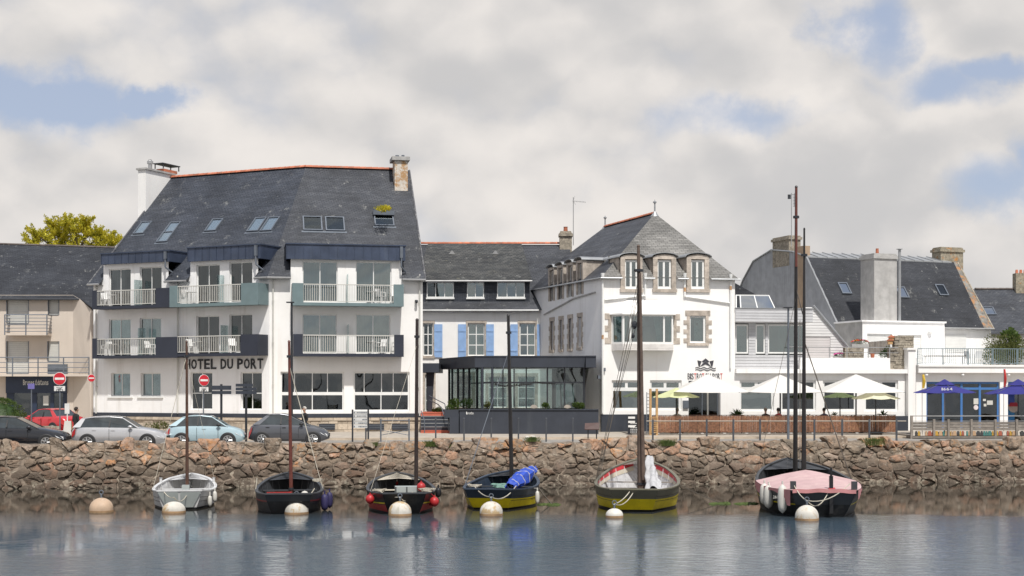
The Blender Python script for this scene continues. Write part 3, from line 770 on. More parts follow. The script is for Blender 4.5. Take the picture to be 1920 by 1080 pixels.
# chimneys
p = MB(FL); zc0, zc1 = 13.5, 18.58
p.box(-.62, .0, 4.9, 7.7, zc0, zc1); o = p.build('chimney', WHITE2, HOT)
q = MB(FL); q.box(-.72, .1, 4.8, 7.8, zc1, zc1+.12); q.build('chimney_cap', GREYW, o)
q = MB(FL); q.lathe((-.3, 5.7, zc1+.12), [(.13, 0), (.13, .35), (.2, .38), (.2, .55), (.1, .6), (.1, .66)], 10); q.build('flue_pot', STEEL, o)
q = MB(FL); q.box(-.6, 0, 6.7, 8.1, zc1+.12, zc1+.32); q.build('brick_flue', ORANGE, o)
q = MB(FL); q.box(-.7, .1, 6.5, 8.3, zc1+.62, zc1+.68)
for x in (-.65, .02):
    for y in (6.6, 8.2): q.box(x, x+.05, y-.03, y+.03, zc1+.32, zc1+.62)
q.build('flue_cover', DARKM, o)
r0 = FR.A(744, 6.0); r1 = FR.A(765, 6.0)
RUST = mat('rust_streaked_render', (.62, .57, .50), .9, var=.12, vs_=3, bump=.006, bs=20, streak=((.48, .24, .06), .95, 5.0), dirt=((.42, .22, .07), .85, 2.6, .44))
p = MB(FR); p.box(LR-1.0, LR-.18, 5.9, 7.1, 15.8, 18.75); o = p.build('chimney', RUST, HOT)
q = MB(FR); q.box(LR-1.18, LR-.05, 5.75, 7.25, 18.75, 18.98); q.build('chimney_cap', GREYW, o)
q = MB(FR); q.lathe((LR-.8, 6.3, 18.98), [(.12, 0), (.12, .15)], 8); q.build('flue_pot', GREYM, o); q = MB(FR); q.lathe((LR-.4, 6.6, 18.98), [(.1, 0), (.1, .22)], 8); q.build('flue_pot', GREYM, o)
# down pipes, sign, camera
for fr, px, y0, y1 in ((FR, 512, 512, 775), (FR, 787, 514, 780), (FL, 333, 517, 775), (FL, 180, 528, 775)):
    a, z0 = fr.at(px, y1, -.09); _, z1 = fr.at(px, y0, -.09)
    p = MB(fr); p.tube((a, -.09, z0), (a, -.09, z1), .045); 
    for t in (.2, .5, .8): p.box(a-.06, a+.06, -.12, 0, z0+(z1-z0)*t, z0+(z1-z0)*t+.05)
    p.build('downpipe', RAILW, HOT)
rr = FL.rect(346, 673, 495, 692); SGN = mat('sign_black', (.03, .03, .035), .5)
glyphs(FL, HOT, 'HOTEL DU PORT', rr, SGN, bold=.02)
a, z = FR.at(781, 564, -.2); p = MB(FR); p.box(a-.08, a+.08, -.2, 0, z-.05, z+.05); p.blob((a, -.25, z-.06), .09, .09, .09, 8, 5); p.build('security_camera', DARKM, HOT)
# ------------------------------------------------------------------ stone surrounds
def surround(fr, parent, r, w_=.2, n=5, alt=0.0, lint=.22, sill=True, e=-.03, m=None):
    m = m or GRAN; a0, z0, a1, z1 = r
    for s in (0, 1):
        for k in range(n):
            h0, h1 = z0+(z1-z0)*k/n, z0+(z1-z0)*(k+1)/n; ww = w_ + (alt if k % 2 == 0 else 0)
            q = MB(fr); b = (a0-ww, a0) if s == 0 else (a1, a1+ww); q.box(b[0], b[1], e, .1, h0+.004, h1-.004); q.build('surround_stone', m, parent)
    q = MB(fr); q.box(a0-w_-alt*.5, a1+w_+alt*.5, e-.004, .1, z1, z1+lint); q.build('lintel', m, parent)
    if sill: q = MB(fr); q.box(a0-w_, a1+w_, e-.06, .1, z0-.16, z0-.002); q.build('window_sill', m, parent)
# ------------------------------------------------------------------ beige house on the left
random.seed(31)
LHF = Fr(0, 90, 0); T = LHF.A
LH = thing('apartment_house', (T(60), 92, QZ), 'beige three storey apartment house with slate roof and dark blue shopfront beside the hotel', 'apartment house')
ez = LHF.at(60, 553)[1]; rz = LHF.at(100, 455, 6.5)[1]; kq = 6.5/(rz-ez)
a155 = T(155); zl = LHF.at(172, 583, -1.3)[1]
mb = MB(LHF)
mb.face((T(-260), -.35, ez-.25), (a155, -.35, ez-.25), (LHF.A(174, -1.4), -1.4, ez-1.4/kq), (LHF.A(240, -1.4), -1.4, ez-1.4/kq), (LHF.A(215, 6.5), 6.5, rz-.35), (T(-260), 6.5, rz+.1))
mb.build('roof', SLATE_D, LH)
mb = MB(LHF); mb.face((T(-260), 6.5, rz+.1), (LHF.A(215, 6.5), 6.5, rz-.35), (LHF.A(215, 6.5), 13, ez), (T(-260), 13, ez)); mb.build('rear_slope', SLATE_D, LH)
p = MB(LHF); p.path([(T(-260), -.38, ez-.3), (a155, -.38, ez-.3)], .06); p.path([(a155, -.36, ez-.28), (LHF.A(174, -1.4), -1.42, ez-1.4/kq-.05)], .06); p.build('gutter', DARKM, LH)
p = MB(LHF); p.path([(T(-260), 6.5, rz+.12), (LHF.A(215, 6.5), 6.5, rz-.33)], .08); p.build('ridge_cap', mat('old_ridge', (.12, .10, .09), .9, var=.3), LH)
hs = []
def lw(x0, y0, x1, y1, nm='window', sh=True):
    r = LHF.rect(x0, y0, x1, y1); hs.append(r)
    if sh:
        q = MB(LHF); n = 16
        for k in range(n):
            h = (r[3]-r[1])/n; q.box(r[0], r[2], .10+(.008 if k % 2 else 0), .14, r[1]+h*k, r[1]+h*(k+1)-.006)
        o = q.build('roller_shutter', RAILW, LH)
        q = MB(LHF); q.box(r[0]-.04, r[0], -.02, .1, r[1], r[3]); q.box(r[2], r[2]+.04, -.02, .1, r[1], r[3]); q.box(r[0], r[2], -.02, .1, r[1]-.05, r[1]); q.build('shutter_guide', GREYM, o)
lw(13, 554.5, 53, 606); lw(91, 554.5, 110, 590); lw(13, 640, 53, 700); lw(90, 640, 110, 677); lw(-60, 640, -30, 700); lw(-60, 554.5, -30, 606)
rs = LHF.rect(12, 703, 126, 792); hs.append(rs)
wall(LHF, T(-260), T(137), 1.7, ez, hs, BEIGE, LH)
p = MB(LHF); b = LHF((T(137), 0, 0)); a2 = LHF.A(174, -1.2)
p.face((T(137), 0, 1.7), (a2, -1.2, 1.7), (a2, -1.2, zl+.0), (a155, -.5, ez-.3), (T(137), 0, ez)); p.face((a2, -1.2, 1.7), (a2, 10, 1.7), (a2, 10, ez), (a2, -1.2, zl)); p.face((T(-260), 10, 1.7), (a2, 10, 1.7), (a2, 10, ez), (T(-260), 10, ez)); p.build('side_wall', BEIGE, LH)
p = MB(LHF); p.tube((a2-.1, -1.3, 1.7), (a2-.1, -1.3, zl), .05); p.build('downpipe', BEIGE, LH)
# shopfront
SF = mat('shop_blue', (.018, .030, .062), .45, var=.1)
q = MB(LHF); q.box(rs[0], rs[2], -.12, .0, rs[3]-1.15, rs[3]); o = q.build('shop_fascia', SF, LH)
glyphs(LHF, o, 'Brumes Éditions', LHF.rect(43, 712, 91, 722, -.13), mat('sign_cream', (.6, .6, .58), .6), d=-.125, th=.02, bold=.01, each=False, name='lettering')
q = MB(LHF); x = rs[0]
for s0, s1 in ((0, .12), (.42, .50), (.72, .78), (.93, 1.0)): q.box(x+(rs[2]-x)*s0, x+(rs[2]-x)*s1, .02, .12, rs[1], rs[3]-1.15)
q.box(x, rs[2], .02, .12, rs[1], rs[1]+.35); o = q.build('shopfront', SF, LH)
for s0, s1 in ((.12, .42), (.50, .72), (.78, .93)): q = MB(LHF); q.box(x+(rs[2]-x)*s0, x+(rs[2]-x)*s1, .06, .07, rs[1]+.35, rs[3]-1.15); q.build('pane', GLASSD, o)
q = MB(LHF); r = LHF.rect(81, 742, 91, 760, .05); q.box(r[0], r[2], .045, .055, r[1], r[3]); q.build('notice', RAILW, o)
q = MB(LHF); q.box(rs[0]-.3, rs[2]+.3, 2.2, 2.3, 1.7, rs[3]); q.build('inner_wall', INNER, LH)
# balconies with tube rails
def tube_balcony(x0, x1, yt, yb, d, nr, bow=0.0, m=GREYM):
    a0, a1 = LHF.A(x0, d), LHF.A(x1, d); zt, zb = LHF.at((x0+x1)/2, yt, d)[1], LHF.at((x0+x1)/2, yb, d)[1]
    g = MB(LHF); g.box(a0, a1, d, 0, zb-.12, zb+.02); o = g.build('balcony', BEIGE, LH)
    g = MB(LHF)
    for k in range(nr):
        z = zb+.12+(zt-zb-.12)*k/(nr-1); g.path([(a0, 0, z), (a0, d, z), (a1, d, z), (a1, 0, z)], .022 if k < nr-1 else .032, 5)
    n = max(2, round((a1-a0)/1.5))
    for k in range(n+1): x = a0+(a1-a0)*k/n; g.box(x-.03, x+.03, d-.03, d+.03, zb-.1, zt)
    g.build('railing', m, o)
tube_balcony(9, 88, 590, 625, -.9, 6); tube_balcony(-120, 167, 670, 702, -1.0, 4)
q = MB(LHF); r = LHF.rect(91, 683, 127, 702, -.3); q.box(r[0], r[2], -.5, -.3, r[1], r[3]); q.build('air_unit', GREYM, LH)
q = MB(LHF); q.box(T(-250), T(137), 3.5, 3.6, 1.7, ez); q.build('partition', INNER, LH)

# ------------------------------------------------------------------ middle house with blue shutters
random.seed(32)
MF = Fr(0, 92, 0); M_ = MF.A
MH = thing('shuttered_house', (M_(900), 94, QZ), 'low white house with pale blue shutters and mossy slate dormer roof between hotel and bistro', 'house')
ez = MF.at(900, 574)[1]; rz = MF.at(900, 459, 5)[1]; k5 = 5/(rz-ez); xl, xr = M_(770), M_(1075)
mb = MB(MF); mb.face((xl, -.3, ez-.3/k5), (xr, -.3, ez-.3/k5), (xr, 5, rz), (xl, 5, rz)); mb.build('roof', SLATE_B, MH)
mb = MB(MF); mb.face((xl, 5, rz), (xr, 5, rz), (xr, 10, ez), (xl, 10, ez)); mb.build('rear_slope', SLATE_B, MH)
dz0 = MF.at(900, 568, .35)[1]; dz1 = MF.at(900, 526, .3)[1]; dx0, dx1 = MF.A(785, .3), MF.A(993, .3)
mb = MB(MF); tl, tr = M_(806), M_(982)
mb.face((dx0-.1, .0, dz1-.02), (MF.A(998, .0), .0, dz1-.02), (MF.A(978, 4.6), 4.7, rz+.04), (MF.A(802, 4.6), 4.7, rz+.04)); mb.face((MF.A(998, 0), .0, dz1-.02), (MF.A(993, 2), (dz1-ez)*k5+.3, dz1+.15), (MF.A(978, 4.6), 4.7, rz+.04))
mb.build('dormer_roof', SLATE_M, MH)
q = MB(MF); q.path([(dx0-.1, -.05, dz1-.06), (MF.A(998, 0), -.05, dz1-.06)], .06); q.path([(xl, -.36, ez-.3), (M_(1010), -.36, ez-.3)], .07); q.build('gutter', GALV, MH)
hd = []
for x0, x1, cs in ((800, 851, (.33, .66)), (875.5, 907.5, (.5,)), (932, 984, (.36, .68))):
    r = MF.rect(x0, 529, x1, 558, .35); hd.append(r)
    F2 = Fr(0, 92.35, 0); window(F2, MH, r, cols=cs, d=.02, curtain=[(.4, .95, CURT)] if x0 == 800 else None, back=1.2, sill=.04)
F2 = Fr(0, 92.35, 0)
wall(F2, dx0, dx1, ez+.1, dz1, hd, SLATE, MH, t=.1, name='dormer_front')
q = MB(MF); q.face((dx1, .35, ez+.1), (dx1, .35, dz1), (dx1, (dz1-ez)*k5+.1, dz1)); q.build('dormer_cheek', SLATE, MH)
hs = []
for x0, x1 in ((793, 812), (877, 909), (974, 1004)):
    r = MF.rect(x0, 606, x1, 667); hs.append(r); wdw = window(MF, MH, r, cols=(.5,), rows=(.33, .66), d=.1, fw=.07, mw=.06, curtain=[(.0, 1, CURT)] if x0 == 877 else [(.6, .9, CURT)], back=2.0)
    surround(MF, MH, r, .12, 6, lint=.16)
for x0, x1 in ((814, 829.5), (859, 874), (911.5, 926), (957, 971), (1007, 1012)):
    r = MF.rect(x0, 608, x1, 670, -.06); q = MB(MF); q.box(r[0], r[2], -.08, -.035, r[1], r[3])
    o = q.build('shutter', BLUESH, MH)
    q = MB(MF)
    for k in (.2, .8): q.box(r[0]+.03, r[2]-.03, -.105, -.081, r[1]+(r[3]-r[1])*k-.05, r[1]+(r[3]-r[1])*k+.05)
    n = max(2, round((r[2]-r[0])/.13))
    for k in range(1, n): x = r[0]+(r[2]-r[0])*k/n; q.box(x-.006, x+.006, -.086, -.0805, r[1]+.01, r[3]-.01)
    q.build('shutter_batten', BLUESH, o)
for x0, x1, y0, y1 in ((797, 811, 702, 772), (857, 885, 704, 760), (916, 950, 706, 764), (971, 1003, 706, 764)):
    r = MF.rect(x0, y0, x1, y1); hs.append(r); window(MF, MH, r, cols=(.5,), rows=(.3, .65), d=.1, curtain=[(.1, .9, CURT)], back=2.0); surround(MF, MH, r, .2, 5)
wall(MF, xl, M_(1030), 1.7, ez, hs, WHITE2, MH)
p = MB(MF); p.face((xr, 0, 1.7), (xr, 10, 1.7), (xr, 10, ez), (xr, 5, rz), (xr, 0, ez)); p.face((xl, 10, 1.7), (xr, 10, 1.7), (xr, 10, ez), (xl, 10, ez)); p.build('side_wall', WHITE, MH)
ridge(MH, MF((M_(770, 5), 5, rz+.12)), MF((MF.A(1052, 5), 5, rz+.12)), .12, .36)
for px in (848, 929):
    a, z = MF.at(px, 474, 3.7); q = MB(MF); q.prism([(a-.22, 3.3, z-.12), (a+.22, 3.3, z-.12), (a, 3.3, z+.14)], (0, 1, 0)); q.build('roof_vent', GALV, MH)
STC = mat('chimney_stone', (.33, .29, .23), .95, var=.3, vs_=5, bump=.03, bs=9, dirt=((.16, .14, .12), .6, 6, .5))
STL = mat('lichen_stone', (.30, .265, .20), .95, var=.3, vs_=5, bump=.03, bs=9, dirt=((.46, .20, .05), .85, 2.2, .56))
a0, a1 = MF.A(1049, 5), MF.A(1072, 5); zt = MF.at(1060, 437, 5)[1]
p = MB(MF); p.box(a0, a1, 4.6, 5.4, rz-2.6, zt); o = p.build('chimney', STC, MH)
p = MB(MF); p.box(a0-.06, a1+.06, 4.5, 5.5, zt-.25, zt-.08); p.box(a0+.05, a1-.05, 4.65, 5.35, zt, zt+.1); p.build('chimney_cap', STC, o)
p = MB(MF); p.lathe(((a0+a1)/2, 5, zt+.1), [(.15, 0), (.13, .28), (.16, .32)], 10); p.build('chimney_pot', ORANGE, o)

# ------------------------------------------------------------------ bistro
random.seed(33)
BF = Fr(5.23, 83.0, 8.5, vdir=(-.3547, .935)); BS = Fr(5.23, 83.0, 110.78, vdir=(.935, .3547)); B_ = BF.A
BW = B_(1378); GZ = 1.78
BI = thing('bistro_building', (9, 86, QZ), 'white three storey bistro house with pale slate hipped roof and three stone dormers', 'bistro')
ez = BF.at(1250, 519)[1]; ap = (8.84, 88.05, BF.at(1229, 401, 4.9)[1]); rb = Vector((6.24, 95.3, ap[2]))
c0, c1 = BF((-.15, -.25, ez-.12)), BF((BW+.15, -.25, ez-.12))
DEEP = 13.5; c2, c3 = BF((-.15, DEEP, ez-.12)), BF((BW+.15, DEEP, ez-.12))
zdt = BF.at(1246, 480)[1]; tq = (zdt - c0[2]) / (ap[2] - c0[2]); lp = lambda p, t: tuple(Vector(p) + (Vector(ap) - Vector(p)) * t)
def fs(a, t):   # the slope above facade position a (eave), t up towards the apex
    q = Vector(lp(c0, t)); r_ = Vector(lp(c1, t)); f = (a - 0 + .15) / (BW + .30)
    b_ = Vector(BF((a, -.25, ez-.12))); wdt = -.25 + (Vector(ap) - Vector(c0)).dot(Vector((BF.v[0], BF.v[1], 0))) * t
    return BF((a, (-.25) + ((ap[1]-c0[1])-(ap[0]-c0[0])*math.tan(R(8.5))) / (BF.v[1]-BF.v[0]*math.tan(R(8.5))) * t, ez-.12+(ap[2]-c0[2])*t))
DX = [(1163, 1204), (1224, 1267), (1287, 1329)]
mb = MB(); mb.face(lp(c0, tq), lp(c1, tq), ap); mb.build('front_slope', SLATE_L, BI)
ed = [B_(v) for pr in DX for v in pr]
mb = MB(); mb.face(c0, fs(ed[0], 0), fs(ed[0], tq), lp(c0, tq)); mb.build('eave_slope', SLATE_L, BI)
mb = MB(); mb.face(fs(ed[1], 0), fs(ed[2], 0), fs(ed[2], tq), fs(ed[1], tq)); mb.build('eave_slope', SLATE_L, BI)
mb = MB(); mb.face(fs(ed[3], 0), fs(ed[4], 0), fs(ed[4], tq), fs(ed[3], tq)); mb.build('eave_slope', SLATE_L, BI)
mb = MB(); mb.face(fs(ed[5], 0), c1, lp(c1, tq), fs(ed[5], tq)); mb.build('eave_slope', SLATE_L, BI)
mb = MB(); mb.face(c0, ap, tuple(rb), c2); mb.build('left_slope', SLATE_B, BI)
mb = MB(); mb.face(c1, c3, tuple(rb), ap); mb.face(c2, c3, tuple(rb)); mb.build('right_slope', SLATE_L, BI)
ridge(BI, Vector(ap)+Vector((0, 0, .03)), rb+Vector((0, 0, .03)), .12, .36)
for p0, h in ((ap, .85), (tuple(rb), .75)):
    q = MB(); q.lathe(p0, [(.28, -.22), (.13, .0), (.05, .12), (.045, h*.7), (.11, h*.76), (.11, h*.84), (.03, h*.9), (.01, h)], 10); q.build('roof_finial', ZINCP, BI)
g = MB()
for u0, u1 in ((-.18, ed[0]), (ed[1], ed[2]), (ed[3], ed[4]), (ed[5], BW+.18)): g.path([BF((u0, -.3, ez-.13)), BF((u1, -.3, ez-.13))], .05)
g.path([BF((-.2, -.3, ez-.13)), BF((-.2, 10, ez-.13))], .05); g.build('gutter', ZINCP, BI)
hs = []
# three front dormers
ZC = ZINCP
for x0, x1 in ((1163, 1204), (1224, 1267), (1287, 1329)):
    a0, zb = BF.at(x0, 547); a1 = B_(x1); zt = BF.at((x0+x1)/2, 482)[1]; w0 = .27
    wr = (a0+w0, zb+.22, a1-w0, zt-.18); hs.append((a0+w0, zb+.22, a1-w0, ez))
    window(BF, BI, wr, cols=(.5,), d=.06, fw=.10, mw=.12, back=1.4, name='dormer_window')
    for s in (0, 1):
        n = 5
        for k in range(n):
            h0, h1 = zb+(zt-.12-zb)*k/n, zb+(zt-.12-zb)*(k+1)/n; b = (a0, a0+w0) if s == 0 else (a1-w0, a1)
            q = MB(BF); q.box(b[0], b[1], -.05, .2, h0+.003, h1-.003); q.build('surround_stone', GRAN, BI)
    q = MB(BF); q.box(a0-.04, a1+.04, -.10, .15, zb-.02, zb+.16); q.build('window_sill', GRAN, BI)
    # arched head
    q = MB(BF); n = 10; am = (a0+a1)/2; hw_ = (a1-a0)/2
    pts = [(a1, -.055, zt-.13), (a0, -.055, zt-.13)] + [(am-hw_*math.cos(math.pi*k/n), -.055, zt-.05+.20*math.sin(math.pi*k/n)) for k in range(n+1)]
    q.prism(pts, (0, .3, 0)); q.build('arched_head', GRAN, BI)
    q = MB(BF)
    for k in range(n):
        A = lambda kk: (am-(hw_+.12)*math.cos(math.pi*kk/n), zt-.02+.25*math.sin(math.pi*kk/n))
        (xa, za), (xb, zb_) = A(k), A(k+1); q.prism([(xa, -.16, za), (xb, -.16, zb_), (xb, -.16, zb_+.04), (xa, -.16, za+.04)], (0, 2.4, 0))
    q.build('curved_zinc_top', ZC, BI)
    for s in (0, 1):
        x = a0 if s == 0 else a1; q = MB(BF); q.face((x, 0, ez-.1), (x, 0, zt), (x, 1.75, zt), (x, .2, ez-.1)); q.build('dormer_cheek', GRAN, BI)
# oriel
r = BF.rect(1168, 590, 1262, 644, -.75); a0, z0, a1, z1 = r; cut = .5
base = [(a0-.35, 0), (a0, -.75), (a1, -.75), (a1+.35, 0)]
q = MB(BF); lo = BF.at(1215, 657, -.75)[1]
q.prism([(x, d, lo) for x, d in base], (0, 0, z0-lo)); o = q.build('oriel_base', WHITE2, BI)
for k in range(4):
    q = MB(BF); h = (z0-lo)/4; q.prism([(x+(-.015 if i < 2 else .015), d-.02*(d < 0), lo+h*k+.008) for i, (x, d) in enumerate(base)], (0, 0, h-.016)); q.build('oriel_board', mat('oriel_siding', (.72, .69, .66), .6), o)
q = MB(BF); zt = BF.at(1215, 571, -.4)[1]
eb = [(a0-.5, 0), (a0-.1, -.9), (a1+.1, -.9), (a1+.5, 0)]; tb = [(a0+.5, 0), (a0+.6, -.1), (a1-.6, -.1), (a1-.5, 0)]
for k in range(3): q.face((*eb[k], z1+.08), (*eb[k+1], z1+.08), (*tb[k+1], zt+.25), (*tb[k], zt+.25))
q.prism([(x, d, z1) for x, d in eb], (0, 0, .08)); q.build('oriel_roof', WHITE2, BI)
def stick(fr, p0, p1, z0, z1, cols=(), fw=.09, gm=GLASS, parent=None, name='oriel_window', cur=None):
    """glazed bay between two plan points"""
    (xa, da), (xb, db) = p0, p1; l = math.hypot(xb-xa, db-da); ux, ud = (xb-xa)/l, (db-da)/l
    S = lambda p: fr((xa+ux*p[0]-ud*p[1], da+ud*p[0]+ux*p[1], p[2]))
    q = MB(); q.fr = S
    q.box(0, fw, 0, .07, z0, z1); q.box(l-fw, l, 0, .07, z0, z1); q.box(fw, l-fw, 0, .07, z0, z0+fw); q.box(fw, l-fw, 0, .07, z1-fw, z1)
    for c in cols: q.box(l*c-.05, l*c+.05, .004, .066, z0+fw, z1-fw)
    o = q.build(name, WFRAME, parent)
    cs = [fw/l] + list(cols) + [1-fw/l]
    for i in range(len(cs)-1):
        q = MB(); q.fr = S; q.box(l*cs[i]+.03, l*cs[i+1]-.03, .03, .04, z0+fw, z1-fw); q.build('pane', gm, o)
    if cur:
        for c0, c1 in cur:
            q = MB(); q.fr = S; n = int((c1-c0)*l*12)+3; q.grid(lambda u, v: (l*(c0+(c1-c0)*(u*(.55+.45*v) if c0 < .5 else 1-(1-u)*(.45+.55*v))), .16+.03*math.sin(u*n*1.5), z0+(z1-z0)*v), n*2, 4); q.build('curtain', CURT, o)
    return o
stick(BF, base[0], base[1], z0, z1, parent=BI, cur=[(.1, .9)]); stick(BF, base[1], base[2], z0, z1, (.15, .82), parent=BI, gm=GLASSG, cur=[(.62, .80), (.84, .97), (.02, .13)]); stick(BF, base[2], base[3], z0, z1, parent=BI, cur=[(.2, .8)])
hs.append((a0, z0, a1, z1)); q = MB(BF); q.box(a0-.5, a1+.5, 1.8, 1.9, z0-.5, z1+.5); q.build('inner_wall', INNER, BI)
for s in (0, 1):
    for k in range(5):
        h = (z1-z0+.1)/5; xx = a0-.38 if s == 0 else a1+.38; ww = .38 if k % 2 == 0 else .18; q = MB(BF)
        q.box(xx-ww if s == 0 else xx, xx if s == 0 else xx+ww, -.03, .1, z0+h*k+.004, z0+h*(k+1)-.004); q.build('quoin_stone', GRAN, BI)
r = BF.rect(1293, 592, 1323, 643); hs.append(r); window(BF, BI, r, cols=(), d=.08, fw=.1, gm=GLASSG, curtain=[(.42, 1, CURT)], back=1.6); surround(BF, BI, r, .17, 6, .20, lint=.30)
for x0, x1 in ((1147, 1205), (1219, 1278)):
    r = BF.rect(x0, 713, x1, 769); hs.append(r)
    window(BF, BI, r, cols=(), d=.1, fw=.13, rows=(.70,), mw=.2, gm=GLASSG, curtain=None, back=3.5)
    q = MB(BF); am = (r[0]+r[2])/2; q.box(am-.08, am+.08, .11, .16, r[1]+(r[3]-r[1])*.72, r[3]-.1); q.build('mullion', WFRAME, BI)
r = BF.rect(1291, 714, 1351, 782); r = (r[0], 1.9, r[2], r[3]); hs.append(r); o = window(BF, BI, r, cols=(.5,), d=.3, fw=.05, fm=GREYM, gm=GLASSD, name='entrance_door')
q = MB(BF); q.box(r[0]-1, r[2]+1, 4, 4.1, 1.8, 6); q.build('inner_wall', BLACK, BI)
wall(BF, 0, BW, GZ, ez, hs, WHITE2, BI, t=.25)
q = MB(BF); z = BF.at(1155, 777)[1]; q.box(-.03, B_(1217), -.04, .1, GZ, z); q.build('dark_plinth', CHAR, BI)
# side wall with four slim stone framed windows
hs = []
lst = [(1083, 1092, 586.5, 656), (1065, 1074, 589.5, 658.5), (1048, 1056.5, 592.5, 659.5), (1031, 1039.5, 595, 661)]
for x0, x1, y0, y1 in lst:
    a1, a0 = BS.A(x0), BS.A(x1); zt = BS.at((x0+x1)/2, y0)[1]; zb = BS.at((x0+x1)/2, y1)[1]; w0 = .16
    rr = (a0+w0, zb+.15, a1-w0, zt-.25); hs.append(rr)
    window(BS, BI, rr, cols=(), d=.15, gm=GLASSD, back=1.5); surround(BS, BI, rr, .16, 6, .12, lint=.25)
for (x0, x1, yb, yt) in ((1084, 1091.5, 552, 493), (1066, 1073, 557, 497.5), (1048, 1055, 561, 502), (1031.5, 1038, 564.5, 506.5)):
    a1, a0 = BS.A(x0), BS.A(x1); zt = BS.at((x0+x1)/2, yt)[1]; zb = BS.at((x0+x1)/2, yb)[1]
    hs.append((a0, zb, a1, ez)); window(BS, BI, (a0, zb, a1, zt-.05), cols=(), d=.12, gm=GLASSD, back=1.2, name='dormer_window')
    for b in ((a0-.22, a0), (a1, a1+.22)):
        for k in range(5): q = MB(BS); h = (zt-zb)/5; q.box(b[0], b[1], -.05, .2, zb+h*k+.003, zb+h*(k+1)-.003); q.build('surround_stone', GRAN, BI)
    q = MB(BS); q.box(a0-.22, a1+.22, -.06, .2, zt-.001, zt+.16); q.build('dormer_head', GRAN, BI)
    q = MB(BS); am = (a0+a1)/2; n = 8; hw_ = (a1-a0)/2+.32
    for k in range(n):
        t0, t1 = math.pi*k/n, math.pi*(k+1)/n
        q.prism([(am-hw_*math.cos(t0), -.18, zt+.14+.2*math.sin(t0)), (am-hw_*math.cos(t1), -.18, zt+.14+.2*math.sin(t1)), (am-hw_*math.cos(t1), -.18, zt+.18+.2*math.sin(t1)), (am-hw_*math.cos(t0), -.18, zt+.18+.2*math.sin(t0))], (0, 2.5, 0))
    q.build('curved_zinc_top', ZC, BI)
    for x in (a0-.2, a1+.2): q = MB(BS); q.face((x, .05, ez-.1), (x, .05, zt+.1), (x, 2.0, zt+.1)); q.build('dormer_cheek', GRAN, BI)
wall(BS, 0, DEEP, GZ, ez, hs, WHITE, BI, t=.25, name='side_wall')
q = MB(); A0, A1, A2, A3 = BF((0, DEEP, GZ)), BF((BW, DEEP, GZ)), BF((BW, 0, GZ)), BF((0, 0, GZ)); up = lambda p: (p[0], p[1], ez)
q.face(A0, A1, up(A1), up(A0)); q.face(A1, A2, up(A2), up(A1)); q.build('rear_wall', WHITE, BI)
for zf in (5.4, 8.3): q = MB(BF); q.box(.3, BW-.3, .3, 9, zf-.15, zf); q.build('floor_slab', FLOORM, BI)
# pipes and ledge
for px, y0, y1 in ((1130, 520, 775), (1370, 522, 690), (1210, 520, 556), (1284, 520, 556)):
    a, z0 = BF.at(px, y1, -.1); z1 = BF.at(px, y0, -.1)[1]; q = MB(BF); q.tube((a, -.1, z0), (a, -.1, z1), .055, 8); q.tube((a, -.1, z1-.02), (a, -.1, z1+.25), .08, 8, .11); q.build('downpipe', WFRAME, BI)
RU = mat('rust_stain_pipe', (.50, .30, .16), .8, var=.3, vs_=8)
for px, y in ((1130, 632), (1284, 543), (1370, 540)):
    a, z = BF.at(px, y, -.1); q = MB(BF); q.lathe((a, -.1, z), [(.062, -.12), (.066, 0), (.062, .12)], 8); q.build('pipe_collar', RU, BI)
for (xa, ya, xb, yb) in ((1210, 554, 1134, 562), (1285, 556, 1368, 568)):
    p0, p1 = BF.at(xa, ya, -.08), BF.at(xb, yb, -.08); q = MB(BF); q.tube((p0[0], -.08, p0[1]), (p1[0], -.08, p1[1]), .05, 8); q.build('downpipe', WFRAME, BI)
q = MB(BS); pt = [BS.at(1116, 548, -.05), BS.at(1075, 560, -.05), BS.at(1020, 590, -.05)]; q.path([(a, -.05, z) for a, z in pt], .05, 6); q.build('downpipe', GREYW, BI)
# sign: paper boat on waves and the name
INK = mat('sign_ink', (.05, .05, .06), .6); REDI = mat('sign_red', (.62, .10, .09), .6)
x0, z0, x1, z1 = BF.rect(1304, 672, 1342, 691, -.02); w_, h_ = x1-x0, z1-z0
def shp(pts, name='sign_emblem'):
    q = MB(BF); q.prism([(x0+w_*x, -.03, z0+h_*y) for x, y in pts], (0, .03, 0)); q.build(name, INK, BI)
shp([(.10, .80), (.30, .72), (.21, .18), (.16, .20)]); shp([(.90, .80), (.70, .72), (.79, .18), (.84, .20)])
shp([(.32, .70), (.5, 1.0), (.68, .70), (.60, .58), (.5, .72), (.40, .58)]); shp([(.36, .50), (.5, .66), (.64, .50), (.77, .18), (.5, .42), (.23, .18)])
for yy in (.02, -.18):
    q = MB(BF); n = 24
    for k in range(n):
        xa, xb = k/n*1.0, (k+1)/n*1.0; f = lambda x: yy+.06*math.sin(x*6*math.pi)
        q.prism([(x0+w_*xa, -.03, z0+h_*f(xa)), (x0+w_*xb, -.03, z0+h_*f(xb)), (x0+w_*xb, -.03, z0+h_*(f(xb)+.07)), (x0+w_*xa, -.03, z0+h_*(f(xa)+.07))], (0, .03, 0))
    q.build('sign_wave', INK, BI)
glyphs(BF, BI, 'BISTROT DU PORT', BF.rect(1289, 700, 1355, 711, -.02), INK, d=-.02, th=.02, bold=-.004, reds=(3, 6, 14), redm=REDI)
q = MB(BF); rr = BF.rect(1281, 751, 1291, 766, -.08); q.box(rr[0], rr[2], -.1, 0, rr[1], rr[3]); q.build('menu_case', GREYM, BI)
for px, py in ((1133, 693), (1123, 707)):
    a, z = BF.at(px, py, -.1); q = MB(BF); q.box(a-.07, a+.07, -.14, 0, z-.1, z+.1); q.build('wall_box', GREYM, BI)
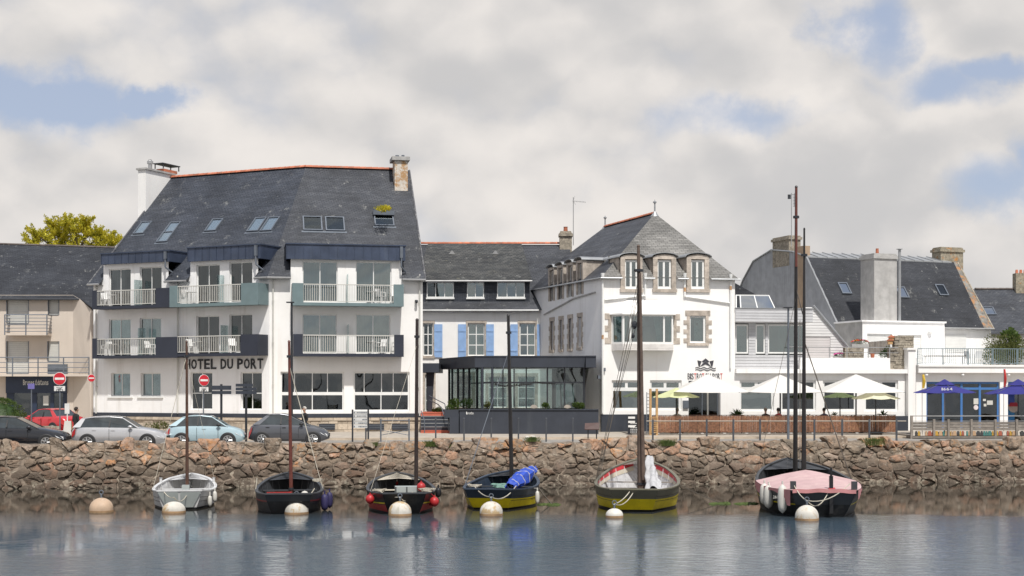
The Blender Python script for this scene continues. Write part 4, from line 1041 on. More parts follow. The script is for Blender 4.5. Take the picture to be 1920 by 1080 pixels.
# ------------------------------------------------------------------ glass pavilion between hotel and bistro
random.seed(34)
PF = Fr(0, 80.5, 0); PA = PF.A
PV = thing('glass_pavilion', (PA(1000), 84, QZ), 'glazed restaurant veranda with flat charcoal roof on a dark base wall', 'veranda')
zt, zb = PF.at(1000, 667)[1], PF.at(1000, 689)[1]; fz = PF.at(1000, 767)[1]
L0 = (-4.52, 88.0); L1 = (PA(890), 80.5); R1 = (PA(1098), 80.5); R2 = (PA(1117), 80.2)
q = MB(); ring = [L0, L1, R1, (PA(1098), 80.2), R2, (R2[0]-.2, 85.6), (-4.0, 88.6)]
q.prism([(x, y, zb) for x, y in ring], (0, 0, zt-zb-.06)); q.build('roof_slab', CHAR, PV)
q = MB(); q.prism([(x*1.002, y-.05 if i < 5 else y, zt-.058) for i, (x, y) in enumerate(ring)], (0, 0, .058)); q.build('roof_cap', CHAR, PV)
# fascia sheets
for (p0, p1, n) in ((L0, L1, 4), (L1, R1, 6)):
    for k in range(n):
        a = Vector(p0)+(Vector(p1)-Vector(p0))*(k+.01)/n; b = Vector(p0)+(Vector(p1)-Vector(p0))*(k+.99)/n
        q = MB(); q.prism([(a.x, a.y-.015, zb+.01), (b.x, b.y-.015, zb+.01), (b.x, b.y-.015, zt-.07), (a.x, a.y-.015, zt-.07)], (0, .012, 0)); q.build('fascia_sheet', CHAR, PV)
# glazing: posts and panes
def glaze(p0, p1, fr_, zlo, zhi, tr=None, post=.07, gm=GLASSC, parent=PV):
    P0, P1 = Vector(p0), Vector(p1); l = (P1-P0).length; u = (P1-P0)/l
    S = lambda p: (P0.x+u.x*p[0]-u.y*p[1], P0.y+u.y*p[0]+u.x*p[1], p[2])
    for f in fr_:
        q = MB(); q.fr = S; q.box(l*f-post/2, l*f+post/2, -.02, .1, zlo, zhi); q.build('post', DARKM, parent)
    if tr: q = MB(); q.fr = S; q.box(0, l, 0, .07, tr-.04, tr+.04); q.build('transom', DARKM, parent)
    for f, g in zip(fr_[:-1], fr_[1:]):
        for (a, b) in (((zlo, tr), (tr, zhi)) if tr else ((zlo, zhi),)):
            q = MB(); q.fr = S; q.box(l*f+post/2, l*g-post/2, .035, .045, a+.04, b-.02); q.build('pane', gm, parent)
trz = PF.at(1000, 717)[1]
G0, G1 = (PA(903), 80.9), (PA(1097), 80.9); fx = lambda px: (px-903)/(1097-903)
glaze(G0, G1, [0, fx(943), fx(987), fx(1027), fx(1059), 1], fz, zb, trz)
GL0 = ((841-960)/FPX*87.0, 87.0)
glaze(GL0, G0, [0, .1, .28, .45, .62, .85, 1.0], fz, zb, None)
glaze(G1, (G1[0]+.1, 85.4), [0, .5, 1.0], fz, zb, None, gm=GLASSC)
glaze((-3.9, 88.2), (G1[0], 85.4), [0, .25, .5, .75, 1.0], fz, zb, trz, gm=GLASSC)
for px in (904.5, 923): a = PA(px, .1); q = MB(PF); q.tube((a, .05, fz), (a, .05, zb), .07, 8); q.build('column', CHAR, PV)
q = MB(); q.prism([(GL0[0], GL0[1], fz-.2), (G0[0], 80.9, fz-.2), (G1[0], 80.9, fz-.2), (G1[0]+.1, 85.4, fz-.2), (GL0[0], 88.3, fz-.2)], (0, 0, .18)); q.build('floor', FLOORM, PV)
q = MB(PF); q.box(PA(1035, 3.5), PA(1095, 3.5), 3.5, 3.6, fz, zb); q.build('black_sheet', BLACK, PV)  # plain black sheet across the right end of the room
rr = PF.rect(1040, 717, 1079, 765, 3.3); q = MB(PF); q.box(rr[0], rr[2], 3.3, 3.36, rr[1], rr[3]); o = q.build('door_frame', GALV, PV); q = MB(PF); q.box(rr[0]+.08, rr[2]-.08, 3.27, 3.295, rr[1]+.05, rr[3]-.08); q.build('pane', GLASSG, o)
q = MB(PF)   # frieze of bird shapes across the glass
for k in range(26):
    a, z = PF.at(930+k*4.4, 721+3*math.sin(k*.24)+random.uniform(-1.5, 1.5), .3); s = .10; q.prism([(a-s, .38, z+.03), (a-s*.3, .38, z-.05), (a+s, .38, z+.01), (a+s*.2, .38, z+.02), (a, .38, z+.09)], (0, .01, 0))
o = q.build('bird_frieze', BLACK, PV, kind='stuff')
# charcoal base wall and lower planter step
base = thing('terrace_wall', (PA(990), 80.3, QZ), 'charcoal painted terrace wall carrying the glazed veranda', 'wall')
gz = 1.83
b0, b1 = PA(862, -.2), PA(1122, -.2)
q = MB(PF); q.box(b0, b1, -.3, .38, gz, fz-.06); q.build('wall_body', CHAR, base)
q = MB(PF); q.box(b0-.05, b1, -.36, .42, fz-.058, fz); q.build('coping', CHAR, base)
q = MB(PF); q.box(PA(843, -.2), b0-.051, -.3, 2.6, gz, PF.at(850, 781, -.3)[1]); q.build('low_wall', CHAR, base)
q = MB(PF); q.prism([(b0, .38, gz), (b0, .38, fz-.06), (b0-2.1, 6.2, fz-.06), (b0-2.1, 6.2, gz)], (.3, 0, 0)); q.build('side_wall', CHAR, base)
glyphs(PF, base, 'le ponton', PF.rect(874, 772, 888, 777, -.31), WFRAME, d=-.31, th=.01, bold=.0, each=False, name='lettering')
# steps
ST = thing('entrance_steps', (PA(817), 82, QZ), 'charcoal steps with pale nosings and red landing beside the hotel', 'steps')
SFm = Fr(0, 81.0, 0); zt_ = 3.02; n = 6
for k in range(n):
    z0 = gz + (zt_-gz)*k/n; z1 = gz+(zt_-gz)*(k+1)/n; d = .3*k
    xa, xb = SFm.A(789, d), SFm.A(843 + (3 if k < 5 else -3) - k*1.5, d)
    q = MB(SFm); q.box(xa, xb, d, d+.3 if k < n-1 else 6.5, z0 if k else 1.6, z1-.03); o = q.build('step', REDP if k in (0, 5) else CHAR, ST)
    q = MB(SFm); q.box(xa, xb, d-.02, d+.3 if k < n-1 else 6.5, z1-.03, z1); q.build('nosing', REDP if k == 5 or k == 0 else GALV, o)
def handrail(pts, nm='handrail', m=GREYM):
    q = MB(); q.path(pts, .03, 6); q.build(nm, m, ST)
handrail([W(790, 770, 81.2), W(796, 789, 81.0), W(796, 812, 81.0)])
handrail([W(805, 742, 85), W(820, 750, 84), W(834, 757, 82.2), W(836, 770, 81.3), W(841, 788, 80.9), W(841, 808, 80.9)]); handrail([W(805, 750, 85), W(821, 758, 84), W(829, 766, 82.4), W(832, 778, 82)])
# hotel porch
PO = thing('entrance_porch', (PA(806), 85, QZ), 'dark flat entrance canopy on a tapered column at the hotel corner', 'porch')
EF = Fr(0, 85, 0); r = EF.rect(789, 681, 823, 698); q = MB(EF); q.box(r[0], r[2], 0, 5, r[1], r[3]); q.build('canopy', CHAR, PO)
q = MB(EF); z1 = r[1]; a = [EF.A(v, .5) for v in (799, 814, 801, 809)]
q.prism([(a[2], .5, 2.9), (a[3], .5, 2.9), (a[1], .5, z1), (a[0], .5, z1)], (0, .4, 0)); q.build('column', CHAR, PO)

# ------------------------------------------------------------------ restaurant annex with clad upper floor
random.seed(35)
C = BF((BW, 0, 0)); AF = Fr(C[0], C[1], 8.5); A_ = AF.A
AN_ = thing('restaurant_annex', (C[0]+5, C[1]+3, QZ), 'flat roofed white restaurant annex with grey weatherboarded upper floor behind the cream parasols', 'restaurant')
AL = A_(1701); sb, st = AF.at(1500, 700)[1], AF.at(1500, 692)[1]
hs = []
for x0, x1 in ((1387, 1451), (1464, 1530), (1543, 1606), (1621, 1684)):
    r = AF.rect(x0, 713, x1, 771); hs.append(r); window(AF, AN_, r, cols=(), rows=(.72,), mw=.22, fw=.13, d=.1, gm=GLASSG if x0 < 1450 else GLASSD, back=3.5)
    q = MB(AF); am = (r[0]+r[2])/2; q.box(am-.1, am+.1, .11, .16, r[1]+(r[3]-r[1])*.73, r[3]-.1); q.build('mullion', WFRAME, AN_)
wall(AF, 0, AL, 1.75, sb, hs, WHITE2, AN_, t=.22)
q = MB(AF); q.box(0, AL+.05, -.28, 12, sb, st); q.build('roof_slab', WHITE2, AN_)
q = MB(AF); q.box(AL-.2, AL, 0, 12, 1.75, sb); q.build('side_wall', WHITE2, AN_)
q = MB(AF); r = AF.rect(1677, 780, 1699, 812, -.2); q.box(r[0], r[2], -.5, -.01, 1.7, r[3]); q.build('dark_box', CHAR, AN_)
q = MB(AF); a0, a1 = A_(1500), A_(1669); r = AF.rect(1500, 671, 1669, 691.5, .0); q.box(r[0], r[2], .0, .2, st, r[3]); q.build('parapet', WHITE2, AN_)
# clad upper floor, boards laid one by one
SID = mat('grey_weatherboard', (.50, .50, .51), .7, var=.06, vs_=1.2, per_obj=.05, streak=((.38, .38, .39), .3, 3))
def clad(fr, a0, a1, z0, z1, d, holes, parent, h=.17, m=SID, rake=None):
    q0 = z0
    while q0 < z1 - .02:
        q1 = min(z1, q0+h); zc = (q0+q1)/2
        lim = a1 if rake is None else min(a1, rake(zc))
        cuts = sorted([(b[0], b[2]) for b in holes if b[1] < zc < b[3]]); x = a0; segs = []
        for c0_, c1_ in cuts:
            if c0_ > x: segs.append((x, min(c0_, lim)))
            x = max(x, c1_)
        if x < lim: segs.append((x, lim))
        for s0, s1 in segs:
            if s1 - s0 < .03: continue
            w0 = s0
            while w0 < s1 - .01:
                w1 = min(s1, w0 + 3.6 + random.uniform(-.6, .6))
                if s1 - w1 < .4: w1 = s1
                q = MB(fr); q.prism([(w0+.002, d-.022, q0+.006), (w0+.002, d-.004, q1-.004), (w0+.002, d+.02, q1-.004), (w0+.002, d+.02, q0+.006)], (w1-w0-.004, 0, 0)); q.build('weatherboard', m, parent)
                w0 = w1
        q0 += h
hs = []
dU = .45
zt2 = AF.at(1450, 579, dU-.5)[1]; zf2 = AF.at(1450, 604, dU-.5)[1]; zwb, zwt = AF.at(1450, 663, dU)[1], AF.at(1450, 608, dU)[1]
for x0, x1 in ((1379, 1403.5), (1417, 1435), (1440, 1509)):
    r = AF.rect(x0, 608, x1, 663, dU); hs.append(r); F3 = Fr(*AF((0, dU, 0))[:2], 8.5)
    window(F3, AN_, r, cols=() if x0 < 1440 else (.76,), d=.06, fw=.09, gm=GLASSG, curtain=[(.3, .55, CURTG)] if x0 == 1440 else [(.1, .9, CURTG)] if x0 < 1400 else None, back=2.2)
xU = A_(1510, dU)
q = MB(AF); q.box(.02, xU, dU+.3, 6, st, zt2-.1); q.build('upper_core', INNER, AN_)
clad(AF, .0, xU, st, zf2, dU, hs, AN_)
clad(AF, .0, A_(1524, dU-.55), zf2+.02, zt2, dU-.55, [], AN_)
q = MB(AF); q.box(0, A_(1524, dU-.55), dU-.53, 5, zf2, zt2-.02); q.build('upper_roof', WHITE, AN_)
q = MB(AF); q.box(-.02, A_(1525, dU-.55), dU-.6, dU-.4, zt2, zt2+.05); q.build('roof_edge', ZINCP, AN_)
# raked wing with the garage style shutter
dG = 2.2; xa = A_(1509, dG)
zr0 = AF.at(1527, 576, dG)[1]; zr1 = AF.at(1596, 660, dG)[1]; xr0, xr1 = A_(1527, dG), A_(1596, dG)
rk = lambda z: xr0 + (zr0-z)/(zr0-zr1)*(xr1-xr0) if z < zr0 else xr0
rg = AF.rect(1514, 629, 1557, 690, dG); rg = (xa, st, rg[2], rg[3])
SIDW = mat('pale_weatherboard', (.66, .65, .64), .7, var=.05, vs_=1.2, per_obj=.05)
clad(AF, xa, A_(1600, dG), st, zr0, dG, [rg], AN_, rake=rk, m=SIDW)
q = MB(AF)
for k in range(14): h = (rg[3]-rg[1])/14; q.box(rg[0], rg[2], dG+.03, dG+.06, rg[1]+h*k, rg[1]+h*(k+1)-.01)
q.build('roller_shutter', mat('shutter_grey', (.62, .59, .58), .6, var=.03), AN_)
q = MB(AF); q.prism([(xa, dG+.1, st), (A_(1596, dG), dG+.1, st), (xr1, dG+.1, zr1), (xr0, dG+.1, zr0), (xa, dG+.1, zr0)], (0, .3, 0)); q.build('wing_core', INNER, AN_)
q = MB(AF); q.tube((xr0-.1, dG-.1, zr0+.1), (xr1+.1, dG-.1, zr1-.1), .07, 6); q.build('verge', ZINCP, AN_)
# glazed lantern
F4 = AF; pts = [AF.at(1380, 579, .2), AF.at(1453, 579, .2), AF.at(1441, 553.5, 1.0), AF.at(1380, 553.5, 1.0)]
q = MB(AF); (bx0, bz0), (bx1, bz1), (tx1, tz1), (tx0, tz0) = pts
def LP(u, v, h=0): b = bx0+(bx1-bx0)*u; t = tx0+(tx1-tx0)*u; return (b+(t-b)*v, .2+.8*v-h*.5, bz0+(tz0-bz0)*v+h)
for u in (0, .12, .55, 1): q.tube(LP(u, 0), LP(u, 1), .045, 4)
q.tube(LP(0, 0), LP(1, 0), .05, 4); q.tube(LP(0, 1), LP(1, 1), .05, 4); o = q.build('roof_lantern', WFRAME, AN_)
for u0, u1 in ((0, .12), (.12, .55), (.55, 1)): q = MB(AF); q.face(LP(u0, .03), LP(u1, .03), LP(u1, .97), LP(u0, .97)); q.build('pane', GLASSD, o)
q = MB(AF); q.prism([(bx0, .25, bz0-.1), (bx1, .25, bz0-.1), (tx1+.1, 3, bz0-.1), (tx0, 3, bz0-.1)], (0, 0, .1)); q.build('lantern_kerb', ZINCP, AN_)
q = MB(AF); p0 = AF.at(1379, 531, 4.5); p1 = AF.at(1424, 556, 4.5); q.prism([(p0[0], 4.5, p0[1]), (p1[0], 4.5, p1[1]), (p1[0], 4.5, p1[1]-.8), (p0[0], 4.5, p1[1]-.8)], (0, 4, 0)); q.build('back_roof', SLATE_D, AN_)
# terrace wall of small stones on the roof
SW2 = thing('terrace_stone_wall', AF((A_(1690), .4, st)), 'short dry stone wall on the restaurant roof terrace beside the white pier', 'stone wall')
rr = AF.rect(1668, 633, 1706, 692, .1)
for (xa_, xb_, ya_, yb_) in ((1668, 1706, 655, 693), (1677, 1713, 632, 655), (1592, 1628, 651, 671)):
    r = AF.rect(xa_, ya_, xb_, yb_, .25); z = r[1]; dd = .25 if ya_ != 651 else .9
    while z < r[3]:
        h = random.uniform(.10, .17); x = r[0]
        while x < r[2]:
            w_ = random.uniform(.2, .45); q = MB(AF); q.box(x+.006, min(r[2], x+w_)-.006, dd+random.uniform(-.04, .02), dd+.3, z+.006, z+h-.006); q.build('stone', STC, SW2); x += w_
        z += h
    q = MB(AF); q.box(r[0], r[2], dd+.04, dd+.34, r[1], r[3]); q.build('wall_core', MORT, SW2)
PI_ = thing('white_pier', AF((A_(1711), 0, 1.7)), 'tall white rendered pier between the restaurant and the blue framed cafe', 'pier')
r = AF.rect(1703, 656, 1717, 812, -.35); q = MB(AF); q.box(r[0], r[2], -.35, .5, 1.7, r[3]); q.build('pier_shaft', WHITE2, PI_)
q = MB(AF); q.box(r[0]-.08, r[2]+.08, -.43, .58, r[3], r[3]+.12); q.build('pier_cap', WHITE2, PI_)

# ------------------------------------------------------------------ cafe with blue frames
CF = AF; c0_, c1_ = A_(1717.5), A_(2040)
CA = thing('cafe_building', CF((c0_+5, 3, QZ)), 'single storey white cafe with blue window frames under a railed roof terrace', 'cafe')
sz0, sz1 = CF.at(1800, 699, -.3)[1], CF.at(1800, 684, -.3)[1]
BLU = mat('blue_frame', (.055, .17, .42), .45, var=.08)
hs = [CF.rect(1737, 716, 1875, 812), CF.rect(1890, 716, 1990, 812)]; hs = [(r[0], 1.9, r[2], r[3]) for r in hs]
window(CF, CA, hs[0], cols=(.24, .49, .74), rows=(.86,), fm=BLU, gm=GLASSD, d=.15, fw=.12, mw=.14, name='glazed_front'); window(CF, CA, hs[1], cols=(.4,), rows=(.86,), fm=BLU, gm=GLASSD, d=.15, fw=.12, mw=.14, name='glazed_front')
wall(CF, c0_, c1_, 1.75, sz0, hs, WHITE2, CA, t=.25)
q = MB(CF); q.box(c0_+.2, c1_, 4.5, 4.6, 1.8, sz0); q.build('inner_wall', NAVY, CA); q = MB(CF); q.box(c0_, c1_, .3, 5, 1.8, 1.95); q.build('floor', FLOORM, CA)
q = MB(CF); q.box(c0_, c1_, -.35, 13, sz0, sz1-.12); q.build('roof_slab', WHITE2, CA); q = MB(CF); q.box(c0_-.02, c1_, -.42, 13, sz1-.118, sz1); q.build('cornice', WHITE2, CA)
for x0, x1, y0, y1 in ((1826, 1835, 747, 758), (1843.5, 1849, 748, 752), (1851, 1862, 751, 759), (1845, 1850, 757, 762)):
    r = CF.rect(x0, y0, x1, y1, .1); q = MB(CF); q.box(r[0], r[2], .135, .145, r[1], r[3]); q.build('door_notice', RAILW, CA)
a, z = CF.at(1830.5, 764, .1); q = MB(CF); q.lathe((a, .14, z), [(.15, 0), (.15, .012)], 14, 1); q.build('door_notice', mat('pinkish_disc', (.7, .62, .62), .6), CA)
for px in (1738, 1806, 1892):
    a, z = CF.at(px, 703, -.3); q = MB(CF); q.blob((a, -.22, z), .11, .11, .10, 10, 6); q.build('globe_lamp', WFRAME, CA, smooth=True)
# terrace railing
TR = thing('terrace_railing', CF((c0_+3, -.2, sz1)), 'blue green steel balustrade along the cafe roof terrace', 'railing')
RB = mat('blue_green_steel', (.20, .27, .30), .5, .2, var=.1); zr = CF.at(1800, 653, -.25)[1]
q = MB(CF); q.box(c0_, c1_, -.27, -.23, zr-.04, zr); q.box(c0_, c1_, -.265, -.235, sz1+.08, sz1+.11); q.build('top_rail', RB, TR)
x = c0_; k = 0
q = MB(CF)
while x < c1_:
    q.box(x-.011, x+.011, -.26, -.24, sz1+.11, zr-.04); x += .135; k += 1
q.build('balusters', RB, TR, kind='stuff')
x = c0_
while x < c1_: q = MB(CF); q.box(x-.02, x+.02, -.28, -.22, sz1, zr); q.build('railing_post', RB, TR); x += 1.6
T2 = thing('annex_railing', AF((A_(1590), .1, st)), 'thin pale two bar railing on the white parapet of the restaurant', 'railing')
q = MB(AF); a0, a1 = A_(1480, .1), A_(1684, .1); z0, z1 = AF.at(1590, 651, .1)[1], AF.at(1590, 661, .1)[1]
q.box(a0, a1, .08, .12, z0-.025, z0+.02); q.build('top_rail', GALV, T2); q = MB(AF); q.box(a0, a1, .09, .11, z1-.02, z1+.01); q.build('mid_rail', GALV, T2)
for px in (1515, 1555, 1588, 1628, 1668): a = A_(px, .1); q = MB(AF); q.box(a-.02, a+.02, .08, .12, AF.at(1590, 671.5, .1)[1], z0); q.build('railing_post', GALV, T2)

# ------------------------------------------------------------------ big slate house behind
random.seed(36)
HX, HY_ = (1562-960)/FPX*93, 93.0; HF = Fr(HX, HY_, 20.4)
RH = thing('slate_roofed_house', (26, 97, QZ), 'large house behind the terrace with dark slate slope, zinc top and tall rendered chimney', 'house')
ez = HF.at(1700, 605)[1]; a1 = HF.A(1858); dT = 3.6; zT = HF.at(1797, 492, dT)[1]; aL = HF.A(1513, dT); dRg = 5.4; zR = HF.at(1765, 483, dRg)[1]
k = dT/(zT-ez)
q = MB(HF); q.face((aL, -2.0, ez-2/k), (HF.A(1600), -2.0, ez-2/k), (HF.A(1600), -.3, ez-.3/k), (a1, -.3, ez-.3/k), (a1, dT, zT), (aL, dT, zT)); q.build('slate_slope', SLATE_D, RH)
# lichen strip along the right verge: thicker verge stones
LIC = mat('orange_lichen_verge', (.20, .19, .17), .95, var=.35, vs_=3, bump=.02, bs=12, dirt=((.40, .19, .07), .85, 2.2, .49))
q = MB(HF); q.face((a1-.75, -.28, ez-.28/k+.012), (a1+.02, -.28, ez-.28/k+.012), (a1+.02, dT, zT+.012), (a1-.30, dT, zT+.012)); q.build('verge_strip', LIC, RH)
q = MB(HF); q.tube((a1+.02, -.3, ez-.3/k), (a1+.02, dT, zT), .07, 6); q.build('verge', STC, RH)
# zinc top in sheets
n = 15
for i in range(n):
    x0, x1 = aL+(a1-.5-aL)*i/n, aL+(a1-.5-aL)*(i+1)/n
    q = MB(HF); q.face((x0+.01, dT-.05, zT+.02), (x1-.01, dT-.05, zT+.02), (x1-.01, dRg, zR), (x0+.01, dRg, zR)); q.face((x0+.01, dT-.05, zT-.12), (x1-.01, dT-.05, zT-.12), (x1-.01, dT-.05, zT+.02), (x0+.01, dT-.05, zT+.02)); q.build('zinc_sheet', ZINCP, RH)
    q = MB(HF); q.prism([(x0-.02, dT-.06, zT+.02), (x0+.02, dT-.06, zT+.02), (x0+.02, dRg, zR+.03), (x0-.02, dRg, zR+.03)], (0, 0, .04)); q.build('seam', ZINCP, RH)
q = MB(HF); q.face((aL, dRg, zR), (a1-.5, dRg, zR), (a1-.5, 12, 9), (aL, 12, 9)); q.build('rear_slope', SLATE_D, RH)
q = MB(HF); q.face((HF.A(1600), 0, 5), (a1, 0, 5), (a1, 0, ez), (HF.A(1600), 0, ez)); q.face((a1, 0, 5), (a1, 11, 5), (a1, 11, 9), (a1, dRg, zR), (a1, dT, zT), (a1, 0, ez)); q.build('wall', WHITE, RH)
q = MB(HF); q.path([(HF.A(1600), -.33, ez-.33), (a1, -.33, ez-.33)], .06); q.build('gutter', GALV, RH)
# metal clad gable on the left
HG = Fr(*HF((aL, 0, 0))[:2], 110.4, vdir=HF.u); G = HG.A
MET = mat('grey_cladding', (.36, .37, .39), .6, .1, var=.12, vs_=1.5, streak=((.14, .14, .15), .5, 2.6), per_obj=.05)
def gtop(a):
    pr = [(-2.0, ez-2/k), (0, ez), (dT, zT), (dRg, zR)]
    b1 = HG.at(1447, 469); b2 = HG.at(1413, 490); b3 = HG.at(1394, 525); b4 = HG.at(1375, 575)
    pr += [(b1[0], b1[1]), (b2[0], b2[1]), (b3[0], b3[1]), (b4[0], b4[1])]
    for (p, q_), (p2, q2) in zip(pr[:-1], pr[1:]):
        if p <= a <= p2: return q_+(q2-q_)*(a-p)/(p2-p)
    return pr[-1][1]
x = -2.0; xe = HG.at(1375, 575)[0]
while x < xe:
    x1 = min(xe, x+.55); q = MB(HG); q.prism([(x+.006, 0, 5), (x1-.006, 0, 5), (x1-.006, 0, gtop(x1)), (x+.006, 0, gtop(x))], (0, .06, 0)); q.build('cladding_sheet', MET, RH); x = x1
q = MB(HG); pts = [(t, -.04, gtop(t)+.02) for t in (-2.0, 0, dT, dRg, HG.at(1447, 469)[0], HG.at(1413, 490)[0], HG.at(1394, 525)[0], xe)]; q.path(pts, .06, 5); q.build('verge', ZINCP, RH)
def chim(fr, x0, x1, yt, yb, d, dep, m, cap=True, pot=None, lean=0):
    r = fr.rect(x0, yt, x1, yb, d); q = MB(fr); q.box(r[0], r[2], d, d+dep, r[1], r[3]); o = q.build('chimney', m, RH)
    if cap: q = MB(fr); q.box(r[0]-.09, r[2]+.09, d-.09, d+dep+.09, r[3]-.28, r[3]-.1); q.box(r[0]+.04, r[2]-.04, d+.04, d+dep-.04, r[3]+.001, r[3]+.06); q.build('chimney_cap', m, o)
    return o, r
def chim_g(x0, x1, yt, yb, wd, m, cap=True):
    g0, g1 = G(x1), G(x0); zt_, zb_ = HG.at((x0+x1)/2, yt)[1], HG.at((x0+x1)/2, yb)[1]; q = MB(HG); q.box(g0, g1, -.02, wd, zb_, zt_); o = q.build('chimney', m, RH)
    if cap: q = MB(HG); q.box(g0-.09, g1+.09, -.11, wd+.09, zt_-.28, zt_-.1); q.build('chimney_cap', m, o)
chim_g(1449, 1480, 444, 500, .9, STC); chim_g(1491, 1507, 462, 600, .5, mat('tan_render', (.40, .29, .20), .9, var=.1, streak=((.2, .15, .1), .4, 3)), False)
o, r = chim(HF, 1639, 1682, 477, 606, -2.2, 1.5, GREYW)
q = MB(HF); q.tube((r[2]+.12, -2.3, r[1]), (r[2]+.12, -2.3, r[3]+.35), .09, 8); q.tube((r[2]+.12, -2.3, r[3]+.35), (r[2]+.12, -2.3, r[3]+.38), .2, 8); q.build('flue_pipe', ZINCP, o)
q = MB(HF); q.lathe((r[0]+.65, -1.6, r[3]+.05), [(.11, 0), (.09, .38)], 8); q.build('chimney_pot', ORANGE, o)
chim(HF, 1764, 1806, 465, 520, 4.0, 1.0, STL)
def house_skylight(px, py, w_=.75, l_=1.0, fr=HF, kk=k, e0=ez, par=RH):
    best = min((abs(fr.at(px, py, d)[1]-(e0+d/kk)), d) for d in [j*.02 for j in range(0, 200)])[1]; a = fr.at(px, py, best)[0]
    c, s = kk/math.hypot(1, kk), 1/math.hypot(1, kk)
    P = lambda x, t, h: (a+x, best+t*c-h*s, e0+best/kk+t*s+h*c)
    q = MB(fr)
    for x0, x1, t0, t1 in ((-w_/2, -w_/2+.08, -l_/2, l_/2), (w_/2-.08, w_/2, -l_/2, l_/2), (-w_/2+.08, w_/2-.08, -l_/2, -l_/2+.08), (-w_/2+.08, w_/2-.08, l_/2-.08, l_/2)):
        i = len(q.v)
        for h in (0, .1):
            for x, t in ((x0, t0), (x1, t0), (x1, t1), (x0, t1)): q.add(P(x, t, h))
        q.f += [[i, i+3, i+2, i+1], [i+4, i+5, i+6, i+7], [i, i+1, i+5, i+4], [i+1, i+2, i+6, i+5], [i+2, i+3, i+7, i+6], [i+3, i, i+4, i+7]]
    o = q.build('roof_window', GREYM, par)
    q = MB(fr); q.face(P(-w_/2, -l_/2, .06), P(w_/2, -l_/2, .06), P(w_/2, l_/2, .06), P(-w_/2, l_/2, .06)); q.build('pane', GLASSD, o)
for px, py in ((1583, 541), (1691, 549), (1765, 545)): house_skylight(px, py)
# flat extension in front of it
XE = -3.1
x0, x1 = HF.A(1617, XE), HF.A(1771, XE); zt = HF.at(1690, 604.5, XE)[1]
hs = [HF.rect(1626, 626, 1673, 680, XE), HF.rect(1683, 628, 1728, 690, XE)]; F5 = Fr(*HF((0, XE, 0))[:2], 20.4)
wall(F5, x0, x1, 5.2, zt, hs, GREYW if False else WHITE, RH, t=.2, name='extension_wall')
for r in hs:
    q = MB(F5)
    for j in range(14): h = (r[3]-r[1])/14; q.box(r[0], r[2], .1, .13, r[1]+h*j, r[1]+h*(j+1)-.01)
    q.build('roller_shutter', mat('shutter_white', (.72, .72, .70), .6, var=.03), RH)
q = MB(HF); q.face((x0, XE, 5.2), (x0, XE, zt), (x0, 0, zt), (x0, 0, 5.2)); q.build('extension_side', GREYW, RH); q = MB(HF); q.face((x1, XE, 5.2), (x1, XE, zt), (x1, 0, zt), (x1, 0, 5.2)); q.build('extension_side', GREYW, RH)
q = MB(HF); q.box(x0-.1, x1+.08, XE-.1, .0, zt, zt+.1); q.build('extension_roof', WHITE, RH)
r = HF.rect(1772, 627, 1811, 660, -.02); q = MB(HF)
for j in range(12): h = (r[3]-r[1])/12; q.box(r[0], r[2], -.05, -.01, r[1]+h*j, r[1]+h*(j+1)-.01)
q.build('roller_shutter', MATS['shutter_white'], RH)
a, z = HF.at(1744, 622, XE-.1); q = MB(HF); q.blob((a, XE-.12, z), .17, .12, .17, 12, 7); q.build('round_wall_lamp', WFRAME, RH, smooth=True)
# ------------------------------------------------------------------ far right house
FF = Fr(0, 110, 0); FA_ = FF.A
FH = thing('distant_house', (FA_(1890), 112, QZ), 'distant slate roofed house with a brick chimney at the far end of the row', 'house')
ez2 = FF.at(1880, 622)[1]; rz2 = FF.at(1880, 542, 5)[1]
q = MB(FF); q.face((FA_(1800), -.2, ez2-.15), (FA_(2050), -.2, ez2-.15), (FA_(2050), 5, rz2), (FA_(1800), 5, rz2)); q.face((FA_(1800), 5, rz2), (FA_(2050), 5, rz2), (FA_(2050), 10, ez2), (FA_(1800), 10, ez2)); q.build('roof', SLATE_B, FH)
q = MB(FF); q.box(FA_(1800), FA_(2050), 0, 10, 1.7, ez2); q.build('wall', GREYW, FH)
r = FF.rect(1905, 512, 1930, 565, 4.5); q = MB(FF); q.box(r[0], r[2], 4.5, 5.3, r[1], r[3]); o = q.build('chimney', STL, FH)
q = MB(FF)
for j in range(3): q.lathe((r[0]+.2+.33*j, 4.9, r[3]), [(.13, 0), (.1, .3)], 8)
q.build('chimney_pot', ORANGE, o)
house_skylight(1855, 584, .85, 1.1, FF, 5/(rz2-ez2), ez2, FH)
ridge(FH, FF((FA_(1828, 5), 5, rz2+.03)), FF((FA_(1990, 5), 5, rz2+.03)), .12, .5, MATS['old_ridge'])
